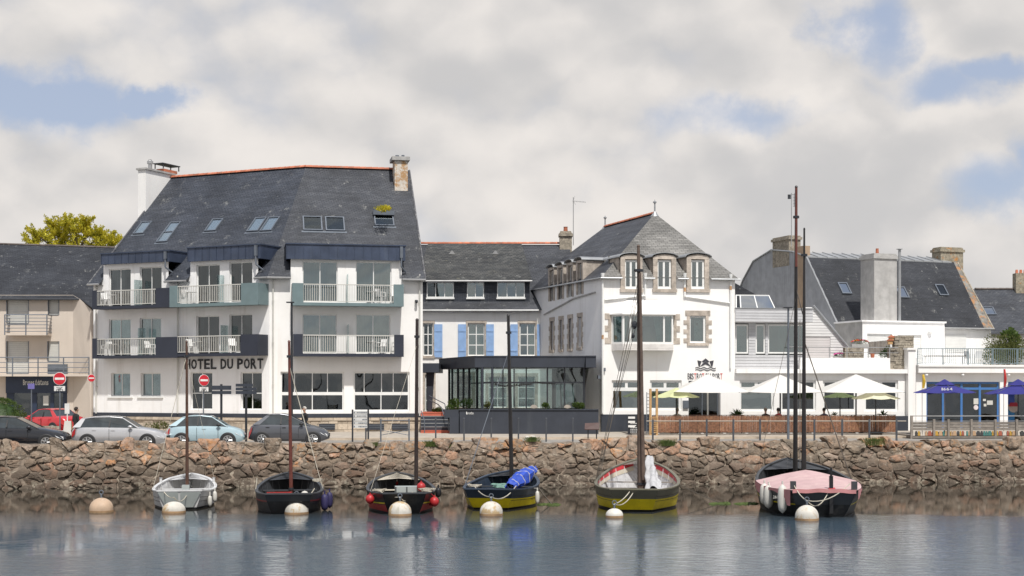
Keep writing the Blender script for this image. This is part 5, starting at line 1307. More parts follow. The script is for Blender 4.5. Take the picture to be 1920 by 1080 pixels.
# ------------------------------------------------------------------ boats at their moorings
random.seed(41)
ROPE = mat('pale_rope', (.50, .46, .38), .9, var=.15); ROPED = mat('dark_rope', (.10, .085, .07), .9); TARW = mat('tarred_black', (.016, .016, .018), .42, var=.2, spec=.4)
BUOYM = mat('buoy_white', (.58, .55, .49), .7, var=.12, vs_=2.5, dirt=((.42, .27, .10), .8, 3.2, .50), streak=((.30, .28, .20), .6, 5))
BUOYT = mat('buoy_tan', (.50, .36, .25), .6, var=.12, vs_=3, dirt=((.62, .52, .42), .5, 2.5, .55))
FENW = mat('fender_white', (.60, .58, .53), .5, var=.06); FENR = mat('fender_red', (.42, .025, .028), .45, var=.08); FENB = mat('fender_navy', (.03, .025, .09), .6)
GRN = mat('weed_green', (.06, .09, .02), .9, var=.3)
def wl_Y(py): return CAMH * FPX / (py - HY)
def hullfn(Ln, Bm, tr, zs0, zs1, rake, dip=.10, full=.75, zk=-.4):
    def f(s): return tr+(1-tr)*math.sin(math.pi/2*min(1, s/.42)) if s < .42 else max(0.0, math.cos(math.pi/2*(s-.42)/.58))**full
    def sheer(s): return zs0+(zs1-zs0)*s**1.8-dip*math.sin(math.pi*min(1, s*1.3))*(s < .77)
    def pt(s, t, side=1, inset=0.0):
        zs = sheer(s); z = zk+(zs-zk)*t; sh = .08+.26*max(0, 1-s/.3)+.55*max(0, s-.5)
        x = max(0, Bm/2*f(s)*(t**sh)-inset)
        y = Ln*s - rake*max(0, t-.25)*(1-s)**3 + .25*(t-.5)*s**4
        return (side*x, y-(inset*.6 if s > .9 else 0), z)
    return pt, sheer, f
def boat(px, py, head, Ln, Bm, tr, zs0, zs1, cols, label, rake=.68, band=.26, inner=None, deck=None, boot=None, rail=None, stripe=None, tlow=None, name='sailing_boat', foredeck=.74):
    Y = wl_Y(py); X = (px-960)/FPX*Y; B = Fr(X, Y, head)
    root = thing(name, (X, Y, 0), label, 'sailing boat', 'old sailing boats moored stern-to in front of the harbour wall')
    pt, sheer, f = hullfn(Ln, Bm, tr, zs0, zs1, rake); zk = -.4; ns = 22
    def tb(s, hb): return 1-hb/(sheer(s)-zk)
    def strip(t0, t1, m, nm, e=0.0, nt_=6):
        for side, word in ((-1, 'left'), (1, 'right')):
            q = MB(B); q.grid(lambda u, v: (lambda p: (p[0]+side*e, p[1], p[2]))(pt(u, t0(u)+(t1(u)-t0(u))*v, side)), ns, nt_); q.build(nm, m, root, smooth=True)
    bt = lambda s: (0.07-zk)/(sheer(s)-zk)
    strip(lambda s: 0, bt, boot or TARW, 'boot_top', nt_=4); strip(bt, lambda s: tb(s, band), cols[0], 'hull_side'); strip(lambda s: tb(s, band), lambda s: 1, cols[1], 'sheer_strake', .004, 3)
    for side in (-1, 1):      # laps between the planks
        for tt in (.66, .80):
            q = MB(B); q.path([(lambda p_: (p_[0]+side*.004, p_[1], p_[2]))(pt(k/26, tt+(.02 if k > 20 else 0), side)) for k in range(27)], .009, 4); q.build('plank_lap', TARW, root)
    if stripe: strip(lambda s: tb(s, band+.012), lambda s: tb(s, band-.035), stripe, 'painted_line', .010, 1)
    # transom in bands
    def tband(t0, t1, m, nm):
        q = MB(B); n = 8; pl = [pt(0, t0+(t1-t0)*k/n, -1) for k in range(n+1)]; pr = [pt(0, t0+(t1-t0)*k/n, 1) for k in range(n+1)]
        for k in range(n): q.face(pl[k], pr[k], pr[k+1], pl[k+1])
        q.build(nm, m, root)
    tband(0.001, bt(0), boot or TARW, 'boot_top'); tband(bt(0), tb(0, band), tlow or cols[0], 'transom'); tband(tb(0, band), 1, cols[1], 'transom_top')
    inner = inner or cols[1]
    for side in (-1, 1):
        q = MB(B); q.grid(lambda u, v: (lambda p: (p[0], p[1]+(.06 if u == 0 else 0), p[2]))(pt(u*.985, .34+.655*v, side, .055)), ns, 5); q.build('inner_planking', inner, root, smooth=True)
        # ribs
        for k in range(1, 11):
            s = k/11.5; q = MB(B); pp = [pt(s, .42+.55*j/4, side, .075) for j in range(5)]; q.path(pp, .018, 4); q.build('rib', inner, root)
    q = MB(B); n = 14
    for k in range(n):
        a0, a1 = pt(.02+.9*k/n, .40, 1, .07), pt(.02+.9*(k+1)/n, .40, 1, .07); q.face((-a0[0], a0[1], a0[2]), a0, a1, (-a1[0], a1[1], a1[2]))
    q.build('floorboards', WOODG if inner is not TARW else TARW, root)
    q = MB(B); w0, w1 = pt(0, 1, 1, .05), pt(0, .36, 1, .05); q.face((-w0[0], w0[1]+.07, w0[2]), (w0[0], w0[1]+.07, w0[2]), (w1[0], w1[1]+.07, w1[2]), (-w1[0], w1[1]+.07, w1[2])); q.build('transom_inside', inner, root)
    # gunwale
    for side in (-1, 1):
        q = MB(B); n = 26
        for k in range(n):
            a, b = pt(k/n, 1, side), pt((k+1)/n, 1, side); ai, bi = pt(k/n, 1, side, .09), pt((k+1)/n, 1, side, .09); o_ = .025*side
            q.prism([(a[0]+o_, a[1], a[2]), (b[0]+o_, b[1], b[2]), (bi[0], bi[1], bi[2]), (ai[0], ai[1], ai[2])], (0, 0, .045))
        q.build('gunwale', rail or cols[1], root)
    q = MB(B); a = pt(0, 1); q.box(-a[0], a[0], a[1]-.03, a[1]+.09, a[2]+.002, a[2]+.05); q.build('transom_cap', rail or cols[1], root)
    # foredeck and thwarts
    q = MB(B); n = 8
    for k in range(n):
        s0, s1 = foredeck+(1-foredeck)*k/n, foredeck+(1-foredeck)*(k+1)/n; a, b = pt(s0, 1, 1, .06), pt(min(.995, s1), 1, 1, .06); m0, m1 = (0, a[1], a[2]+.05), (0, b[1], b[2]+.03)
        q.face((-a[0], a[1], a[2]-.02), m0, m1, (-b[0], b[1], b[2]-.02)); q.face(m0, (a[0], a[1], a[2]-.02), (b[0], b[1], b[2]-.02), m1)
    q.build('foredeck', deck or cols[1], root)
    for s in (.16, .44, .62):
        a = pt(s, .82, 1, .06); q = MB(B); q.box(-a[0], a[0], a[1]-.13, a[1]+.13, a[2]-.03, a[2]); q.build('thwart', deck or WOODG, root)
    return root, B, pt, sheer
def mast(root, B, pxb, pyb, pxt, pyt, Ym, r0, r1, m):
    p0, p1 = Vector(W(pxb, pyb, Ym)), Vector(W(pxt, pyt, Ym)); p0.z = min(p0.z, .25)
    q = MB(); n = 5
    for k in range(n):
        a, b = p0.lerp(p1, k/n), p0.lerp(p1, (k+1)/n); q.tube(a, b, r0+(r1-r0)*k/n, 8, r0+(r1-r0)*(k+1)/n)
    q.tube(p1, p1+Vector((0, 0, .06)), r1*1.3, 8, r1*.6); o = q.build('mast', m, root, smooth=True)
    for f in (.06, .9):
        c = p0.lerp(p1, f); q = MB(); q.tube(c, c+Vector((0, 0, .09)), r0+.022, 8); q.build('mast_band', DARKM, o)
    return p0, p1
def stay(root, p, q_, m=ROPE, r=.009, sag=0.0, nm='stay'):
    p, q_ = Vector(p), Vector(q_); n = 8 if sag else 1; pts = []
    for k in range(n+1):
        t = k/n; c = p.lerp(q_, t); c.z -= sag*4*t*(1-t); pts.append(c)
    g = MB(); g.path(pts, r, 4); return g.build(nm, m, root)
def coil(root, c, r, m, n=3, nm='rope_coil'):
    g = MB()
    for j in range(n):
        pts = [(c[0]+(r+.02*j)*math.cos(t*.6)*random.uniform(.8, 1.2), c[1]+(r)*math.sin(t*.6), c[2]+.03*j+random.uniform(0, .04)) for t in range(12)]; g.path(pts, .018, 4)
    g.build(nm, m, root)
def fender(c, r, l, m, label, up=None):
    g = MB(); n = 9
    prof = [(max(.012, r*math.sin(math.pi*k/n)**.28), l*(k/n-.5)) for k in range(n+1)]
    g.lathe(c, prof, 10); g.tube((c[0], c[1], c[2]+l/2), (c[0], c[1], c[2]+l/2+.1), .03, 6)
    if up: g.path([(c[0], c[1], c[2]+l/2+.08), up], .012, 4)
    o = g.build('fender', m, None, smooth=True, origin=c); tag(o, label, 'fender', 'fenders hung over the boat sides'); return o
def ball(c, r, m, label, up=None):
    g = MB(); g.blob(c, r, r, r*1.05, 12, 8); g.tube((c[0], c[1], c[2]+r*.9), (c[0], c[1], c[2]+r*1.35), .035, 6)
    if up: g.path([(c[0], c[1], c[2]+r), up], .012, 4)
    o = g.build('ball_fender', m, None, smooth=True, origin=c); tag(o, label, 'ball fender', 'round red fenders'); return o
def buoy(px, py, wpx, m, label, top=True, sq=1.0):
    Y = wl_Y(py); X = (px-960)/FPX*Y; r = wpx/2/FPX*Y
    rt = thing('mooring_buoy', (X, Y, 0), label, 'mooring buoy', 'round mooring buoys'); n = 10
    g = MB(); z0 = -.3*r
    prof = [(r*.85, -.55*r)]+[(r, -.25*r), (r*1.0, .30*r*sq)]+[(max(.02, r*math.cos(math.pi/2*k/n)), .30*r*sq+r*.98*sq*math.sin(math.pi/2*k/n)) for k in range(1, n+1)]
    g.lathe((X, Y, 0), prof, 24); g.build('float', m, rt, smooth=True)
    g = MB(); g.lathe((X, Y, 0), [(r*1.012, -.02), (r*1.02, .03), (r*1.012, .07)], 24); g.build('waterline_stain', mat('buoy_stain', (.30, .19, .10), .8, var=.3), rt, smooth=True)
    zt = .30*r*sq+r*.98*sq
    if top: g = MB(); g.tube((X, Y, zt-.05), (X, Y, zt+.13), .035, 8); ts = [(X+.07*math.cos(t*.7), Y, zt+.19+.07*math.sin(t*.7)) for t in range(10)]; g.path(ts, .02, 5); g.build('eye_bolt', GREYM, rt)
    return (X, Y, zt+.15)
PB = mat('paint_white_boat', (.62, .62, .62), .4, var=.08, vs_=3, streak=((.4, .4, .38), .3, 3)); PGR = mat('paint_grey_green', (.34, .37, .36), .5, var=.08)
PDK = mat('paint_dark_grey', (.045, .048, .053), .5, var=.15, vs_=3); PBLK = mat('paint_black', (.013, .013, .015), .45, var=.3, vs_=3, spec=.4, dirt=((.06, .055, .05), .5, 3.0, .55))
PRED = mat('paint_red', (.36, .025, .022), .45, var=.15, vs_=3); PYEL = mat('paint_yellow', (.80, .63, .015), .42, var=.10, vs_=2.5, streak=((.35, .27, .03), .3, 3)); POLV = mat('paint_olive', (.155, .145, .105), .5, var=.1, vs_=3)
PNAV = mat('paint_navy', (.03, .045, .07), .4, var=.15); PCRM = mat('paint_cream', (.62, .56, .45), .5, var=.08); PRRIM = mat('paint_red_rim', (.58, .05, .06), .45, var=.1); PINW = mat('paint_white_inside', (.62, .62, .63), .6, var=.15, vs_=6)
MBR = mat('mast_brown', (.085, .042, .028), .45, var=.25, vs_=4, streak=((.18, .10, .07), .4, 6)); MRD = mat('mast_red', (.125, .035, .025), .4, var=.2, vs_=4); MDK = mat('mast_dark', (.030, .020, .018), .4, var=.3, vs_=4); MGY = mat('mast_weathered', (.115, .080, .062), .8, var=.22, vs_=4, streak=((.05, .035, .03), .5, 9), bump=.004); MBK = mat('mast_black', (.016, .014, .014), .4, var=.3)
# 1 white boat
r1, F1_, pt1, sh1 = boat(337, 955, 8, 5.1, 2.30, .68, .66, .98, (PB, PB), 'small white sailing boat with grey transom and two white fenders', band=.2, inner=PB, rail=PB, deck=PB, rake=.2)
q = MB(F1_); a = pt1(0, 1); b = pt1(0, .45)
for s in (-1, 1): q.prism([(s*.04, b[1]-.04, b[2]), (s*b[0]*.80, b[1]-.04, b[2]), (s*a[0]*.97, a[1]-.05, a[2]-.03), (s*.04, a[1]-.05, a[2]-.03)], (0, .03, 0))
q.build('transom_panel', PGR, r1)
p0, p1 = mast(r1, F1_, 351, 915, 350, 641, 54.0, .070, .042, MBR)
stay(r1, F1_(pt1(.3, 1, -1)), p1-Vector((0, 0, .5)), ROPE); stay(r1, F1_(pt1(.36, 1, -1)), p1-Vector((0, 0, .55)), ROPE); stay(r1, F1_(pt1(.45, 1, 1)), p1-Vector((0, 0, .6)), ROPE, .006)
for s in (-1, 1):
    c = pt1(.62, 1, s); q = MB(F1_); q.lathe((c[0]*.97, c[1], c[2]), [(.055, 0), (.05, .18), (.07, .22)], 8); q.build('bollard_cleat', PB, r1)
q = MB(F1_); q.blob((-.55, .8, .42), .38, .30, .20, 12, 6, .12); o = q.build('grey_sack', mat('sack_grey', (.30, .26, .23), .95, var=.2), None, smooth=True); o.name = 'canvas_sack'; tag(o, 'crumpled grey canvas sack in the stern of the white boat', 'sack')
q = MB(F1_); q.blob((.42, 1.2, .40), .20, .2, .2, 10, 6, .1); o = q.build('orange_lifejacket', mat('safety_orange', (.75, .16, .02), .7), None); tag(o, 'orange life jacket lying in the small white boat', 'life jacket')
c = F1_(pt1(.22, .8, 1)); fender((c[0]+.18, c[1]-.1, c[2]-.02), .085, .42, FENW, 'upper of two white fenders on the right side of the white boat', F1_(pt1(.25, 1, 1))); fender((c[0]+.06, c[1]-.4, c[2]-.16), .085, .42, FENW, 'lower of two white fenders on the right side of the white boat', F1_(pt1(.18, 1, 1)))
q = MB(F1_); q.box(-.14, .14, 2.35, 2.6, .3, .72); q.build('mast_bench', PGR, r1)
# 2 black boat
r2, F2_, pt2, sh2 = boat(541, 963, 8, 5.4, 2.42, .66, .70, 1.12, (PBLK, PDK), 'small black sailing boat with reddish mast and a navy fender cover', band=.24, inner=PDK, rail=PDK, deck=PDK, stripe=PRED)
p0, p1 = mast(r2, F2_, 546, 925, 542, 641, 52.8, .075, .045, MRD)
for s_, k in ((.42, 1), (.5, 1)): stay(r2, F2_(pt2(s_, 1, k)), p1-Vector((0, 0, .4+s_)), ROPE)
stay(r2, F2_(pt2(.4, 1, -1)), F2_(pt2(.4, 1, -1))+Vector(F2_.v+(0,))*0+Vector((.05, 0, .45)), ROPE, .02, nm='lashing')
q = MB(F2_); q.box(-.75, .1, -.05, .02, .70, .76); q.build('red_stern_board', PRED, r2)
q = MB(F2_); q.blob((.55, 1.6, .55), .14, .14, .13, 8, 5); o = q.build('white_float', FENW, None); tag(o, 'small white float inside the black boat by its mast', 'float')
c = F2_(pt2(.3, .75, 1)); fender((c[0]+.16, c[1]-.3, c[2]-.1), .14, .62, FENB, 'large navy blue fender on the right side of the black boat', F2_(pt2(.3, 1, 1))); fender((c[0]+.28, c[1]+.15, c[2]-.05), .12, .6, FENB, 'rear navy blue fender behind the larger one on the black boat', F2_(pt2(.36, 1, 1)))
coil(r2, F2_((1.0, 2.5, .95)), .14, ROPE)
# 3 black and red boat
r3, F3_, pt3, sh3 = boat(757, 963, 7, 5.6, 2.48, .60, .72, 1.10, (PRED, PBLK), 'black sailing boat with red lower hull, yellow line and round red fenders', band=.34, inner=PDK, rail=PDK, deck=PCRM, stripe=PYEL, tlow=PBLK)
p0, p1 = mast(r3, F3_, 780, 895, 782, 600, 53.5, .080, .058, MDK)
stay(r3, F3_(pt3(.25, 1, -1)), p1-Vector((0, 0, .9)), ROPE, .008)
q = MB(F3_); q.box(-.2, .62, 2.3, 2.9, .3, .78); q.build('engine_box', PGR, r3)
for s in (-.18, .22, .6): q = MB(F3_); q.box(s-.02, s+.02, 2.27, 2.299, .35, .78); q.build('box_batten', PDK, r3)
ball(F3_((.72, 1.9, .80)), .16, FENR, 'red ball fender standing inside the black and red boat')
c = F3_(pt3(.12, .7, -1)); ball((c[0]-.28, c[1], .48), .16, FENR, 'red ball fender hanging left of the black and red boat', F3_(pt3(.12, 1, -1)))
c = F3_(pt3(.12, .7, 1)); ball((c[0]+.22, c[1]-.1, .38), .17, FENR, 'front red ball fender hanging right of the black and red boat', F3_(pt3(.12, 1, 1))); ball((c[0]+.05, c[1]+.5, .36), .16, FENR, 'rear red ball fender pressed against the right side of the black and red boat', F3_(pt3(.2, 1, 1)))
c = F3_(pt3(.3, .85, 1)); fender((c[0]+.14, c[1], .62), .11, .36, TARW, 'black fender above the red ones on the black and red boat', F3_(pt3(.3, 1, 1)))
coil(r3, F3_((.85, .5, .72)), .2, ROPE, 4); coil(r3, F3_((-.8, 1.2, .70)), .16, ROPE, 3)
# 4 navy and yellow boat
r4, F4_, pt4, sh4 = boat(921, 955, -10, 5.4, 2.72, .64, .74, 1.12, (PYEL, PNAV), 'yellow and navy sailing boat with a bundled bright blue sail cover', band=.31, inner=PNAV, rail=PNAV, deck=PDK)
p0, p1 = mast(r4, F4_, 960, 905, 953, 592, 54.2, .085, .055, MBK)
for s_ in (.3, .36): stay(r4, F4_(pt4(s_, 1, -1)), p1-Vector((0, 0, 1.4)), GREYM, .010)
coil(r4, F4_((.2, .9, .72)), .26, mat('mint_rope', (.30, .50, .42), .9), 5); coil(r4, F4_((.65, 1.0, .72)), .2, ROPE, 4); coil(r4, F4_((-.75, .6, .76)), .2, ROPE, 3)
BLT = mat('blue_tarpaulin', (.025, .07, .42), .5, var=.2, vs_=5, bump=.02, bs=6)
q = MB(F4_); n = 14
for k in range(n+1):
    t = k/n
A0, A1 = Vector((.62, .30, .74)), Vector((1.16, 2.7, 1.28))
def tarp(u, v):
    c = A0.lerp(A1, u); r = .12+.17*math.sin(math.pi*min(1, u*1.05+.03))**.7+.03*math.sin(u*31)+.03*math.sin(v*25+u*9); th = v*2*math.pi
    return (c.x+r*math.cos(th), c.y, c.z+r*.9*math.sin(th)+.05)
q.grid(tarp, 22, 14); o = q.build('folded_sail_cover', BLT, None, origin=F4_((.7, 1.5, .8))); tag(o, 'bright blue cover wrapped round a sail in the yellow and navy boat', 'sail cover')
for k in range(5):
    u = .12+.19*k; g = MB(F4_); g.path([tarp(u, v/12) for v in range(13)], .022, 4); g.build('lashing', FENW, o)
c = F4_(pt4(.3, .8, 1)); fender((c[0]+.16, c[1]-.1, c[2]-.12), .085, .5, FENW, 'single white fender on the right side of the yellow and navy boat', F4_(pt4(.3, 1, 1)))
# 5 yellow and olive boat
r5, F5_, pt5, sh5 = boat(1190, 959, -7, 6.6, 3.14, .54, .80, 1.55, (PYEL, POLV), 'broad yellow and olive sailing boat with red inner rim and furled white sail', band=.33, inner=PINW, rail=POLV, deck=WOODG, rake=.75, foredeck=.86)
p0, p1 = mast(r5, F5_, 1203, 918, 1197, 462, 52.5, .16, .055, MGY)
g = MB(); g.tube(W(1206, 900, 52.3), W(1200, 512, 52.3), .07, 8, .05); g.build('lashed_yard', MGY, r5)
for side in (-1, 1):
    for m, lo, hi, nm, ins in ((PRRIM, .90, .99, 'red_rim', .065), (PCRM, .80, .895, 'cream_stringer', .072)):
        q = MB(F5_); q.grid(lambda u, v: pt5(.03+.92*u, lo+(hi-lo)*v, side, ins), 20, 1); q.build(nm, m, r5)
for i, (sx, dz, mm, rr) in enumerate(((.22, 1.5, ROPED, .012), (.26, 2.2, ROPED, .012), (.42, 1.2, ROPED, .012), (.46, 1.8, ROPED, .012), (.50, 2.6, ROPED, .012))): stay(r5, F5_(pt5(sx, 1, -1)), p1-Vector((0, 0, dz)), mm, rr)
c = p1-Vector((.15, 0, 2.9)); g = MB(); g.blob(c, .10, .08, .16, 8, 5); g.blob(c-Vector((.05, 0, .4)), .07, .06, .1, 8, 5); g.build('pulley_block', DARKM, r5)
SAILW = mat('sail_white', (.46, .46, .47), .9, var=.12, vs_=6, bump=.02, bs=8)
B0_, B1_ = Vector((.72, .7, .42)), Vector((.42, 2.9, 1.75))
def sail(u, v):
    c = B0_.lerp(B1_, u); th = v*2*math.pi; r = (.31-.16*u)*(1+.20*math.sin(v*25+u*5)+.14*math.sin(u*23+v*6)); r *= 1 if u < .95 else .5
    return (c.x+r*math.cos(th)*.9, c.y+r*.4*math.sin(th), c.z+r*1.0*math.sin(th)+.05)
q = MB(F5_); q.grid(sail, 40, 34); o = q.build('furled_sail', SAILW, None, smooth=False, origin=F5_((.6, 1.5, .8))); tag(o, 'bundled white sail leaning beside the thick mast of the olive boat', 'sail')
q = MB(F5_); q.box(-.9, .3, .75, 1.3, .42, .48); q.build('bottom_board', mat('brown_board', (.20, .13, .10), .8), r5)
q = MB(F5_); q.box(.95, 1.12, 1.0, 1.2, .4, .85); q.build('white_post', PINW, r5)
# 6 black boat under pink tarpaulin
r6, F6_, pt6, sh6 = boat(1541, 969, -3, 8.2, 3.55, .60, .88, 1.58, (PBLK, PDK), 'large black two masted sailing boat under a faded pink tarpaulin', band=.45, inner=PDK, rail=PDK, deck=PDK, rake=.6, stripe=PYEL)
mast(r6, F6_, 1491, 885, 1493, 351, 53.5, .095, .05, MBK)
g = MB(); a, b = Vector(W(1493, 500, 53.45)), Vector(W(1493, 352, 53.45)); g.tube(a, b, .05, 8, .045); g.build('topmast', MRD, r6)
mast(r6, F6_, 1507, 887, 1508, 430, 52.6, .10, .035, MBK); pA = Vector(W(1508, 640, 52.6))
stay(r6, W(1500, 880, 52.9), W(1500, 600, 52.9), ROPE, .014); stay(r6, F6_(pt6(.5, 1, 1)), pA, ROPED, .024); stay(r6, F6_(pt6(.55, 1, -1))+Vector((0, 0, 0)) if False else Vector(F6_(pt6(.55, 1, -1))), W(1492, 560, 53.4), ROPED, .010); stay(r6, W(1508, 600, 52.6), W(1494, 545, 53.4), ROPED, .02)
PINK = mat('faded_pink_canvas', (.50, .34, .34), .85, var=.08, vs_=2.0, bump=.006, bs=10, dirt=((.60, .45, .42), .5, 1.6, .5)); PK2 = mat('red_canvas_patch', (.50, .07, .08), .8)
q = MB(F6_)
def tp(u, v):   # u along the boat, v across
    s = -.02+.47*u; b = pt6(max(0, s), 1, 1); xh = b[0]+.04; x = -xh+2*xh*v
    z = b[2]+.06+(.03+.36*max(0, u)**.9)*(1-abs(2*v-1)**1.15)
    return (x, b[1]-.03, z+.014*math.sin(v*19+u*6)*math.sin(u*5+1))
q.grid(tp, 14, 20); 
def skirt_(side):
    def fn(u, v):
        p = tp(u, 0 if side < 0 else 1); dr = .20+.12*math.sin(u*9+1)+(.22 if u < .12 and side < 0 else 0); return (p[0]+side*.03, p[1], p[2]-dr*v)
    return fn
o = q.build('tarpaulin', PINK, r6, smooth=True)
for s in (-1, 1): q = MB(F6_); q.grid(skirt_(s), 20, 2); q.build('tarpaulin_skirt', mat('pink_canvas_edge', (.50, .22, .22), .85, var=.12), r6)
q = MB(F6_); q.grid(lambda u, v: (lambda p: (p[0], p[1]-.03, p[2]-.13*(1-v)+.02))(tp(0, .02+.96*u)), 20, 1); q.build('tarpaulin_front', mat('pink_canvas_edge', (.5, .22, .22)), r6)
q = MB(F6_); q.grid(lambda u, v: (lambda p: (p[0], p[1]-.02, p[2]+.015))(tp(.02+.10*v, .57+.10*u)), 4, 3); q.build('red_patch', PK2, r6)
for x in (-1.0, 1.05): q = MB(F6_); q.box(x-.09, x+.09, -.3, -.12, .75, 1.22); q.build('bollard', PDK, r6)
q = MB(F6_); q.box(-.06+.25, .06+.25, -.42, -.30, .15, 1.40); q.lathe((.25, -.36, 1.40), [(.09, 0), (.04, .02), (.04, .3)], 8); q.build('rudder_stock', TARW, r6)
c = F6_(pt6(.20, .8, -1))
fender((c[0]-.16, c[1]+.6, .62), .17, .78, FENW, 'rearmost plump white fender on the left side of the tarpaulined boat', F6_(pt6(.28, 1, -1))); fender((c[0]-.10, c[1]+.1, .56), .18, .85, FENW, 'middle plump white fender on the left side of the tarpaulined boat', F6_(pt6(.2, 1, -1))); fender((c[0]+.12, c[1]-1.3, .60), .17, 1.0, FENW, 'front long white fender on the left side of the tarpaulined boat', F6_(pt6(.06, 1, -1)))
glyphs(Fr(*F6_((0, 0, 0))[:2], -3), r6, '2608', (-1.62, .60, -1.38, .70), FENW, d=.22, th=.01, bold=.0, each=False, name='registration_number')
# mooring buoys and their ropes
b0 = buoy(190, 960, 44, BUOYT, 'sand coloured mooring buoy standing alone left of the boats', sq=.95)
b1 = buoy(326, 961, 43, BUOYM, 'white mooring buoy with a greenish edge behind the small white boat', top=False, sq=.75)
b2 = buoy(556, 963, 45, BUOYM, 'rust spotted white mooring buoy at the stern of the plain black boat', sq=.95)
b3 = buoy(750, 966, 43, BUOYM, 'orange topped white mooring buoy at the stern of the red fendered boat', sq=.95)
b4 = buoy(921, 966, 43, BUOYM, 'weathered white mooring buoy in front of the navy and yellow boat', sq=.95)
b5 = buoy(1152, 970, 33, FENW, 'smallest clean white buoy in front of the yellow and olive boat', sq=.8)
b6 = buoy(1513, 975, 44, BUOYM, 'stained white mooring buoy under the stern of the tarpaulined black boat', sq=1.0)
for rt, bb, ends in ((r2, b2, (F2_((-.5, 0, .75)), F2_((.9, .3, .85)))), (r3, b3, (F3_((-.9, .2, .85)), F3_((.3, 0, .75)))), (r4, b4, (F4_((-.6, 0, .8)), F4_((.9, .1, .85)))), (r5, b5, (F5_((-.1, -.3, .82)), F5_((.02, -.3, .80)))), (r6, b6, (F6_((-1, -.2, 1.15)), F6_((.9, -.25, 1.15)), F6_((.2, -.35, .95)))), (r1, b1, (F1_((-.6, 0, .7)), F1_((.3, 0, .6))))):
    for i, e in enumerate(ends): stay(rt, e, bb, ROPE, .018, .10+.12*i, 'mooring_line')
for rt, p_, q_ in ((r4, F4_(pt4(.8, .9, 1)), W(1035, 948, 53.5)), (r5, F5_(pt5(.8, .8, 1)), W(1352, 944, 54)), (r6, F6_(pt6(.2, .3, -1)), W(1400, 944, 54))):
    e = Vector(q_); e.z = .01; stay(rt, p_, e, ROPED, .022, .05, 'stern_warp')
    g = MB(); 
    for k in range(12): g.blob((e.x+random.uniform(-.5, .3), e.y+random.uniform(-.3, .3), .0), .16, .10, .05, 6, 4, .3)
    o = g.build('floating_weed', GRN, None, kind='stuff')
